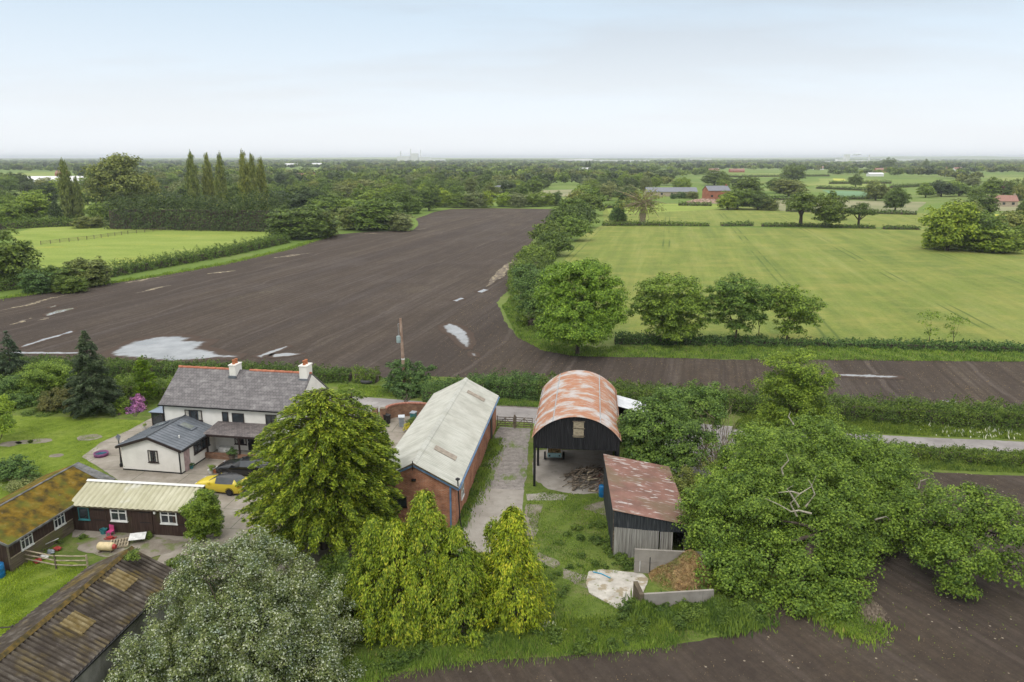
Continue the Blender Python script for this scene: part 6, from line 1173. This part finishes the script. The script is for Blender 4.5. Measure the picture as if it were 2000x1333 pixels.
proto([((-.3,0,.66),(.22,.26,.13)),((.05,.05,.78),(.3,.3,.16)),((.33,0,.6),(.2,.26,.13)),((-.05,-.2,.62),(.3,.26,.14)),((.15,.15,.58),(.26,.26,.14))],.045,'oak',.05)
NT=[0]
def mt(u,vb,wpx,hpx,fm,k,label,group=None,cat='tree',name=None):
    NT[0]+=1; b=P(u,vb); s=DEP(b)/F; r,c,t=protos[k]; R=r.copy(); COL.objects.link(R); 
    if name: R.name=name
    R.location=(b[0],b[1],0); R.scale=(wpx*s,wpx*s*.95,hpx*s*1.03); R.rotation_euler=(0,0,RN.uniform(0,6.28))
    for o in (c,t):
        q=o.copy(); COL.objects.link(q); q.parent=R
        if o is c: q.material_slots[0].link='OBJECT'; q.material_slots[0].material=FL[fm]
    tag(R,label,cat,group); return R
GP='slender poplars beyond the dark conifer hedge'
mt(383,428,30,120,'olive',4,'first slender poplar from the left above the dark conifer hedge',GP); mt(413,426,26,116,'olive',4,'second slender poplar from the left above the dark conifer hedge',GP); mt(438,428,26,118,'olive',4,'third slender poplar above the dark conifer hedge',GP)
mt(484,428,30,122,'olive',4,'fourth slender poplar, left of the close pair',GP); mt(500,428,28,116,'olive',4,'fifth slender poplar in the close group',GP); mt(516,426,26,108,'olive',4,'last slender poplar on the right of the close group',GP)
mt(138,436,34,114,'olive',4,'tall leaning poplar standing alone on the left'); mt(158,436,22,84,'olive',4,'shorter poplar beside the tall leaning poplar')
mt(235,420,125,116,'olive',5,'huge broad grey green poplar at the left, tallest of all'); mt(290,416,70,75,'olive',5,'lower right shoulder tree of the huge broad poplar')
mt(68,434,84,62,'light',1,'bright green round tree behind the left paddock corner'); mt(15,440,70,48,'light',0,'light green tree at the left edge behind the hedge'); mt(112,440,30,46,'dark',4,'dark pointed conifer beside the leaning poplar'); mt(10,404,60,36,'oak',0,'dark oak at the left edge beyond the light green tree'); mt(98,380,40,26,'oak',2,'dark round tree between the pale shed roofs')
mt(200,440,60,46,'mid',1,'green tree at the left end of the dark hedge'); mt(175,445,60,24,'olive',3,'low olive bush left of the dark hedge'); mt(172,400,44,32,'mid',0,'green tree right of the leaning poplar'); mt(278,395,40,30,'limel',0,'bright lime green tree peeping over the dark hedge'); mt(330,396,24,30,'purple',2,'purple leaved tree behind the dark hedge'); mt(352,396,50,42,'grey',1,'grey green tree left of the poplars'); mt(240,410,60,38,'dark',0,'dark tree at the left end behind the conifer hedge')
mt(28,560,120,106,'oak',2,'large dark oak at the left edge of the ploughed field'); mt(172,560,86,62,'olive',3,'big rounded olive bush in the hedge by the ploughed field',cat='bush'); mt(115,566,70,52,'hedge',3,'dark thorn bush left of the rounded olive bush',cat='bush'); mt(70,572,70,50,'hedge2',3,'dark bush under the large oak at the left',cat='bush'); mt(140,572,60,36,'weed',3,'bright elder bush in front of the hedge at the left',cat='bush')
mt(590,466,128,68,'oak',3,'large round dark bush tree at the paddock corner',cat='tree'); mt(640,462,56,56,'olive',3,'bronze green bush right of the large round bush',cat='bush'); mt(738,449,112,66,'mid',3,'broad rounded green tree at the bend of the ploughed field'); mt(690,448,70,50,'olive',3,'olive green bush left of the broad rounded tree',cat='bush'); mt(783,451,60,38,'grey',3,'grey green round bush at the tip of the field corner',cat='bush'); mt(640,430,90,50,'mid',0,'green tree behind the bronze green bush'); mt(590,424,90,60,'dark',0,'dark tree behind the large round bush'); mt(700,432,80,44,'light',1,'light green tree behind the olive green bush'); mt(808,418,40,40,'mid',3,'green bush along the curving field edge',cat='bush'); mt(838,412,50,52,'oak',0,'dark round tree behind the field corner'); mt(780,424,60,52,'oak',1,'dark tree behind the broad rounded tree')
for i,(u,v,w_,h_,f_) in enumerate(((868,405,44,30,'light'),(900,406,46,32,'mid'),(926,406,46,34,'grey'),(950,405,40,34,'light'),(985,404,40,30,'limel'),(1012,405,46,30,'grey'),(1040,404,40,30,'mid'),(1064,403,40,30,'light'),(1088,402,26,30,'hedge'),(1100,405,24,14,'hedge'))):
    mt(u,v,w_,h_,f_,3,'%s bush on the far field edge, %s from the left'%({'light':'bright green','mid':'green','grey':'grey green','limel':'lime green','hedge':'dark'}[f_],('first','second','third','fourth','fifth','sixth','seventh','eighth','ninth','tenth')[i]),'bushes along the far edge of the ploughed field','bush')
mt(1563,443,84,66,'oak',6,'first of the three oaks in the meadow hedge, broad and spreading','three oaks in the meadow hedge'); mt(1618,444,76,70,'oak',0,'middle one of the three oaks in the meadow hedge','three oaks in the meadow hedge'); mt(1676,445,60,48,'oak',6,'smallest of the three oaks in the meadow hedge','three oaks in the meadow hedge'); mt(1748,413,52,44,'oak',2,'lone oak in the field behind the three oaks'); mt(1710,392,46,40,'olive',0,'olive tree behind the lone oak')
mt(1206,436,34,44,'hedge2',2,'dark small tree left of the lone dead tree'); mt(1207,433,36,20,'hedge',3,'round bush at the foot of the dark small tree',cat='bush')
cop=((1850,490,100,96,'light',1,'large bright green tree at the left of the copse'),(1900,488,120,84,'mid',0,'broad tree in the middle of the copse'),(1835,487,64,52,'limel',3,'bright lime green bush at the front left of the copse'),(1930,492,110,54,'light',3,'wide low bright tree at the front of the copse'),(1965,478,90,66,'olive',1,'olive tree at the right of the copse'),(1990,486,60,50,'mid',3,'green bush at the right end of the copse'),(1880,470,90,80,'olive',1,'taller tree at the back of the copse'))
for c in cop: mt(*c)
b=P(1254,439); r=empty('dying_tree',b); tag(r,'lone half dead tree with thin yellowish foliage in the meadow','tree'); m=MB(); Rr=np.array(b); m.tube([(0,0,0),(.3,0,8),(.8,0,12)],[1.3,1.1,.8],8)
ls=[PL(1235,400,b[1],32,22),PL(1262,385,b[1],32,16),PL(1280,410,b[1],25,18),PL(1250,412,b[1],28,14)]
for k in range(70):
    c_,rr=ls[k%4]; e=np.array(c_)-Rr+RN.normal(0,.55,3)*rr; s_=np.array([.5,0,9]); limb(m,s_+(e-s_)*RN.uniform(0,.3),e,.28,.06,.06,4,.14)
m.build('trunk',G['twig'],r); crown('crown',[(tuple(np.array(c_)-Rr),rr) for c_,rr in ls],.62,FL['olive'],r,.33,gap=.3)
for u,v,w_,h_,f_,k,lab in ((1440,409,70,40,'mid',1,'green tree hiding the right side of the red brick house'),(1420,410,44,34,'light',0,'light tree in front of the red brick house'),(1480,410,60,36,'oak',0,'dark tree in the clump right of the red brick house'),(1500,411,44,26,'olive',3,'bush at the right end of the clump by the red brick house'),(1460,396,70,50,'oak',1,'tall tree behind the clump by the red brick house'),(1330,388,24,14,'hedge2',3,'round bush in front of the long stone barn'),(1352,389,26,16,'olive',3,'bush at the right end of the long stone barn'),(1315,389,14,12,'hedge2',3,'small bush by the long stone barn wall'),(1520,378,50,34,'oak',0,'dark tree right of the far small fields'),(1540,384,70,34,'olive',1,'olive wood edge tree in front of the fallow ground'),(1550,356,56,36,'oak',0,'dark tree clump behind the far hedges'),(1517,369,22,14,'oak',2,'small round field tree'),(1671,366,30,26,'oak',2,'round oak beside the small yellow field'),(1735,332,32,24,'oak',0,'domed dark tree behind the pink farmhouse'),(1712,330,20,14,'oak',0,'dark tree left of the domed dark tree'),(1807,332,14,20,'oak',2,'tall narrow tree among the far tree clump'),(1838,333,28,14,'oak',0,'dark tree above the red far farmhouse'),(1918,424,60,46,'oak',1,'dark tree left of the bungalow'),(1985,390,56,40,'oak',0,'dark tree behind the bungalow'),(1968,386,34,30,'purple',2,'purple copper tree behind the bungalow'),(2000,425,30,36,'oak',1,'dark tree at the right edge below the bungalow'),(690,330,42,16,'oak',0,'domed tree clump near the horizon'),(1145,338,7,20,'dark',4,'left one of two dark far poplars'),(1151,338,7,22,'dark',4,'right one of two dark far poplars'),(752,390,18,28,'grey',5,'pale grey tree in the wood behind the field corner'),(1395,362,60,30,'oak',1,'oak in the wood edge above the stone barn')):
    mt(u,v,w_,h_,f_,k,lab)
# woodland rows, each tree its own object while near enough to count
clear=[(1175,1790,396,447),(1480,1735,371,396),(1590,1760,346,376),(1395,1600,336,349),(560,625,330,337),(-40,140,336,352),(150,185,376,416),(1920,2010,396,436),(20,60,380,395),(1270,1425,378,404),(1090,1140,384,405),(1060,1140,370,388),(60,160,352,366),(1500,1600,353,367),(1740,1850,355,369),(1925,2060,344,364)]
def free(u,v,w_):
    return any(a-w_*.3<u<b+w_*.3 and c<v<d+w_*.22 for a,b,c,d in clear)
wt=[]; v=403.; cnt=0; rr_=np.random.default_rng(5)
mats_=['oak','oak','oak','mid','mid','olive','light','grey','dark']
words={'oak':'dark green','mid':'green','olive':'olive green','light':'light green','grey':'grey green','dark':'very dark'}
while v>352 and NT[0]<292:
    b=P(1000,v); s=F/DEP(b); step=13.5*s; u=-60+rr_.uniform(0,step)
    while u<2060 and NT[0]<292:
        w_=rr_.uniform(11,18)*s; h_=rr_.uniform(8.5,14)*s; vv=v+rr_.uniform(-4,4)*(v-308)/80
        lim=410 if u<205 else (425 if u<860 else 396)
        dens=1 if u<1260 else .5
        if vv<lim and not free(u,vv,w_) and rr_.uniform()<dens*(.9 if v>372 else .8):
            f_=mats_[rr_.integers(0,9)]; wt.append((u,vv,w_/s,h_/s,f_,mt(u,vv,w_,h_,f_,int(rr_.integers(0,4)),'x','trees of the woodland belt')))
        u+=step*rr_.uniform(.6,1.15)
    v-=(v-308)*.105
vstop=v
zones=((120,'near the pale farm sheds'),(215,'round the leaning poplar'),(370,'behind the dark conifer hedge'),(560,'behind the slender poplars'),(720,'behind the large round bush'),(880,'above the bend of the ploughed field'),(1110,'behind the far bushes'),(1260,'beyond the row of field trees'),(1420,'round the stone barn'),(1600,'behind the red brick house'),(1790,'beyond the three oaks'),(3000,'behind the copse'))
by={}
for u,vv,a,b_,f_,o in wt:
    z=[t for lim,t in zones if u<lim][0]; key='%s %stree %s'%(words[f_],'broad ' if a>15 else ('slim ' if a<12.5 else ''),z); by.setdefault(key,[]).append((u,o))
ordn=['first','second','third','fourth','fifth','sixth','seventh','eighth','ninth','tenth','eleventh','twelfth']
for key,L_ in by.items():
    L_.sort(key=lambda q:q[0])
    for i,(u,o) in enumerate(L_): o['label']=key if len(L_)==1 else '%s, %s from the left'%(key,ordn[min(i,11)])
# beyond that the wood reads as one mass
C=[];Nn=[];Sz=[];Mi=[]
base_l,base_n=lobe_pts([((0,0,.6),(.42,.42,.34)),((-.22,.1,.45),(.3,.3,.26)),((.24,-.05,.44),(.28,.3,.26)),((.0,-.1,.3),(.4,.36,.26))],.12,1.3,rc=.2)
nb_=len(base_l); v=vstop+4; rows=0
while v>308.9:
    b=P(1000,v); s=F/DEP(b); sp=13 if v>330 else (18 if v>318 else 34); step=sp*s; u=-80+rr_.uniform(0,step); big=1 if v>318 else (1.6 if v>312 else 3)
    while u<2080:
        vv=v+rr_.uniform(-.3,.3)*(v-308)*.12; w_=rr_.uniform(12,20)*big*1.05; h_=rr_.uniform(8,14)*(1 if v>314 else .9)
        gate_=math.sin(u*.013+v*.9)+math.sin(u*.031+v*2.3)
        ok=(u<1260 and gate_>-1.5) or (u>=1260 and (318<v<334 or gate_>.1)) 
        if ok and not free(u,vv,w_*s):
            p=P(u,vv); m=int(nb_*min(1,max(.16,(vv-309)/35))); i=rr_.integers(0,nb_,m); k_=min(2.2,(nb_/m)**.5); a=rr_.uniform(0,6.28); ca,sa=math.cos(a),math.sin(a)
            q=base_l[i]; x=(q[:,0]*ca-q[:,1]*sa)*w_+p[0]; y=(q[:,0]*sa+q[:,1]*ca)*w_+p[1]; C.append(np.column_stack([x,y,q[:,2]*h_])); Nn.append(base_n[i]); Sz.append(np.full(m,.12*w_*k_*.62)); Mi.append(np.full(m,rr_.integers(0,5)))
        u+=step*rr_.uniform(.7,1.4)
    v-=max(.45,(v-308)*.11); rows+=1
C=np.concatenate(C);Nn=np.concatenate(Nn);Sz=np.concatenate(Sz);Mi=np.concatenate(Mi)
fw=quads('far_woodland',C,Nn,Sz*RN.uniform(.7,1.2,len(Sz)),Sz*.7,FL['oak']); 
for m_ in ('mid','olive','light','dark'): fw.data.materials.append(FL[m_])
fw.data.polygons.foreach_set('material_index',Mi.astype(np.int32)); tag(fw,'distant woodland and hedgerow trees merging into one mass','woodland',None,'stuff'); print('far leaves',len(C),'individual mid trees',NT[0],'faces',sum(len(o.data.polygons) for o in COL.objects if o.type=='MESH'))
# --- grass and weeds as blades
tufts('grass',inpoly(PX((1028,960),(1190,968),(1200,1090),(1236,1125),(1150,1118),(1140,1160),(1250,1200),(1380,1180),(1420,1235),(1300,1262),(1000,1282),(900,1288),(1070,1225),(1060,1100),(1030,1010))),26000,.16,FL['grassb'],wd=.016,label='rough grass between the cypresses and the tin shed',cat='grass')
tufts('weeds',along(PX((1260,1200),(1330,1195),(1400,1215),(1470,1205)),.6),16000,.6,FL['weed'],wd=.05,label='dense nettles below the low concrete wall',cat='weeds')
tufts('weeds',along(PX((1000,1245),(1100,1240),(1200,1232),(1300,1225)),.5),15000,.4,FL['weed'],wd=.035,label='green weeds along the edge of the near field',cat='weeds')
tufts('grass',along(PX((640,1345),(760,1300),(860,1280),(1000,1265),(1150,1255),(1300,1245)),.55),26000,.4,FL['grassb'],wd=.018,label='long grass fringe at the edge of the near field',cat='grass')
tufts('grass',along(PX((912,985),(935,915),(965,862)),.55),9000,.4,FL['grassb'],wd=.03,label='weeds and grass along the brick barn wall',cat='grass'); tufts('grass',along(PX((895,1030),(905,985),(920,940)),.35),5000,.4,FL['grassb'],wd=.03,label='brownish weeds at the corner of the brick barn',cat='grass')
tufts('grass',inpoly(PX((0,820),(150,820),(280,828),(205,868),(168,893),(205,938),(100,950),(0,985))),22000,.07,FL['lawnb'],wd=.02,label='mown lawn grass beside the patio',cat='grass')
tufts('grass',inpoly(PX((0,1120),(60,1092),(190,1112),(150,1180),(60,1260),(0,1320))),16000,.14,FL['lawnb'],wd=.018,label='grass between the pole fence and the old shed',cat='grass')
tufts('grass',inpoly(PX((980,600),(1010,660),(1060,686),(1120,697),(1500,704),(2000,708),(2000,682),(1500,676),(1130,680),(1060,640),(1000,580))),42000,.42,FL['grassb'],wd=.045,label='green verge grass round the sycamore and along the brown strip',cat='grass')
tufts('grass',inpoly(PX((1430,840),(1650,845),(2000,860),(2000,838),(1700,820),(1460,800))),30000,.35,FL['weed'],wd=.03,label='lush verge growth between the lane and the trimmed hedge',cat='grass')
tufts('grass',inpoly(PX((1650,868),(2000,893),(2000,925),(1800,918),(1650,885))),14000,.3,FL['weed'],wd=.03,label='verge growth on the near side of the lane',cat='grass')
tufts('grass',inpoly(PX((660,752),(760,757),(770,776),(660,776))),5000,.25,FL['grassb'],wd=.025,label='grass patch around the tractor tyre',cat='grass'); tufts('grass',inpoly(PX((900,780),(1060,785),(1060,797),(900,790))),6000,.3,FL['grassb'],wd=.025,label='narrow verge between the laurel like hedge and the lane',cat='grass')
wc=[]
for fn,nq,r0 in ((along(PX((640,1330),(800,1280),(1000,1255),(1200,1240),(1330,1225)),.6),60,.28),(along(PX((1240,1205),(1330,1200),(1480,1212)),.6),55,.38),(inpoly(PX((1040,1080),(1190,1000),(1235,1120),(1140,1110),(1080,1200))),34,.2),(along(PX((905,1000),(930,920),(962,862)),.4),40,.22),(along(PX((1180,1010),(1190,1060),(1230,1110)),.3),30,.25)):
    for x_,y_ in fn(nq): q_=r0*RN.uniform(.5,1.4); wc.append(((x_,y_,q_*.5),(q_*1.2,q_*1.2,q_)))
c_,n_=lobe_pts(wc,.1,1.0,rc=.16); ok=c_[:,2]>.02; tag(quads('weeds',c_[ok],n_[ok],.075,.035,FL['weed']),'leafy weed clumps scattered through the rough grass','weeds',None,'stuff')
tufts('cow_parsley',along(PX((1830,842),(1950,846),(2000,850)),1.1),170,.5,FL['cow'],wd=.05,label='white cow parsley on the verge at the right',cat='flowers'); tufts('cow_parsley',along(PX((1060,1225),(1090,1245)),.4),120,.4,FL['cow'],wd=.06,label='white umbel flowers beside the separate cypress',cat='flowers'); tufts('cow_parsley',along(PX((1920,900),(1960,902)),.3),90,.7,FL['cow'],wd=.06,label='white flowers on the low hedge by the lane',cat='flowers')
tufts('ploughed_field_edge_grass',along(ploughed[1:8],.8),9000,.5,FL['lawnb'],wd=.07,label='bright grass strip along the hedge foot of the ploughed field',cat='grass')
tufts('grass_tongue',along(PX((1600,1175),(1650,1215),(1690,1235)),.7),9000,.35,FL['grassb'],wd=.03,label='tongue of grass under the spreading oak',cat='grass')
tufts('straw_litter',inpoly(PX((840,742),(1060,752),(1500,782),(2000,800),(2000,708),(1450,704),(1120,697),(1000,660),(960,600),(1000,520),(900,600),(860,640))),6000,.09,FL['deadst'],wd=.03,lean=2.5,label='straw litter scattered on the headland of the ploughed field',cat='straw')
tufts('straw_litter',inpoly(PX((860,1330),(1100,1290),(1450,1250),(1700,1180),(1700,1000),(1800,930),(2000,940),(2000,1333))),2200,.055,FL['deadst'],wd=.022,lean=2.5,label='pale stubble bits scattered over the near brown field',cat='straw')
# small seedlings in drilled rows on the near field
k=1100; t=RN.uniform(-6,26,k); rown=np.round(RN.uniform(0,38,k)); xy=np.column_stack([14+t*.25+rown*.75+RN.normal(0,.03,k),34+t*1.0]); s_=(xy[:,0]>15+(44-xy[:,1])*.3)&(xy[:,1]<66)&(xy[:,0]<40)
quads('seedlings',np.column_stack([xy[s_],np.full(s_.sum(),.06)]),RN.normal(size=(s_.sum(),3))*.4+[0,0,1],.05,.03,FL['weed']); tag(bpy.data.objects['seedlings'],'tiny green seedlings in rows on the near brown field','seedlings',None,'stuff')
# ================= HAZE =================
hm=bpy.data.materials.new('haze_air'); hm.use_nodes=True; nt=hm.node_tree; nt.nodes.clear(); o_=nt.nodes.new('ShaderNodeOutputMaterial'); pv=nt.nodes.new('ShaderNodeVolumePrincipled')
pv.inputs['Color'].default_value=(.88,.94,1,1); pv.inputs['Density'].default_value=.00010; pv.inputs['Anisotropy'].default_value=.0; nt.links.new(pv.outputs[0],o_.inputs['Volume'])
hb=MB(); hb.box(-20500,20500,-400,20500,-1.2,64); hz_=hb.build('haze',hm); tag(hz_,'thin pale haze over the whole landscape','haze',None,'stuff')
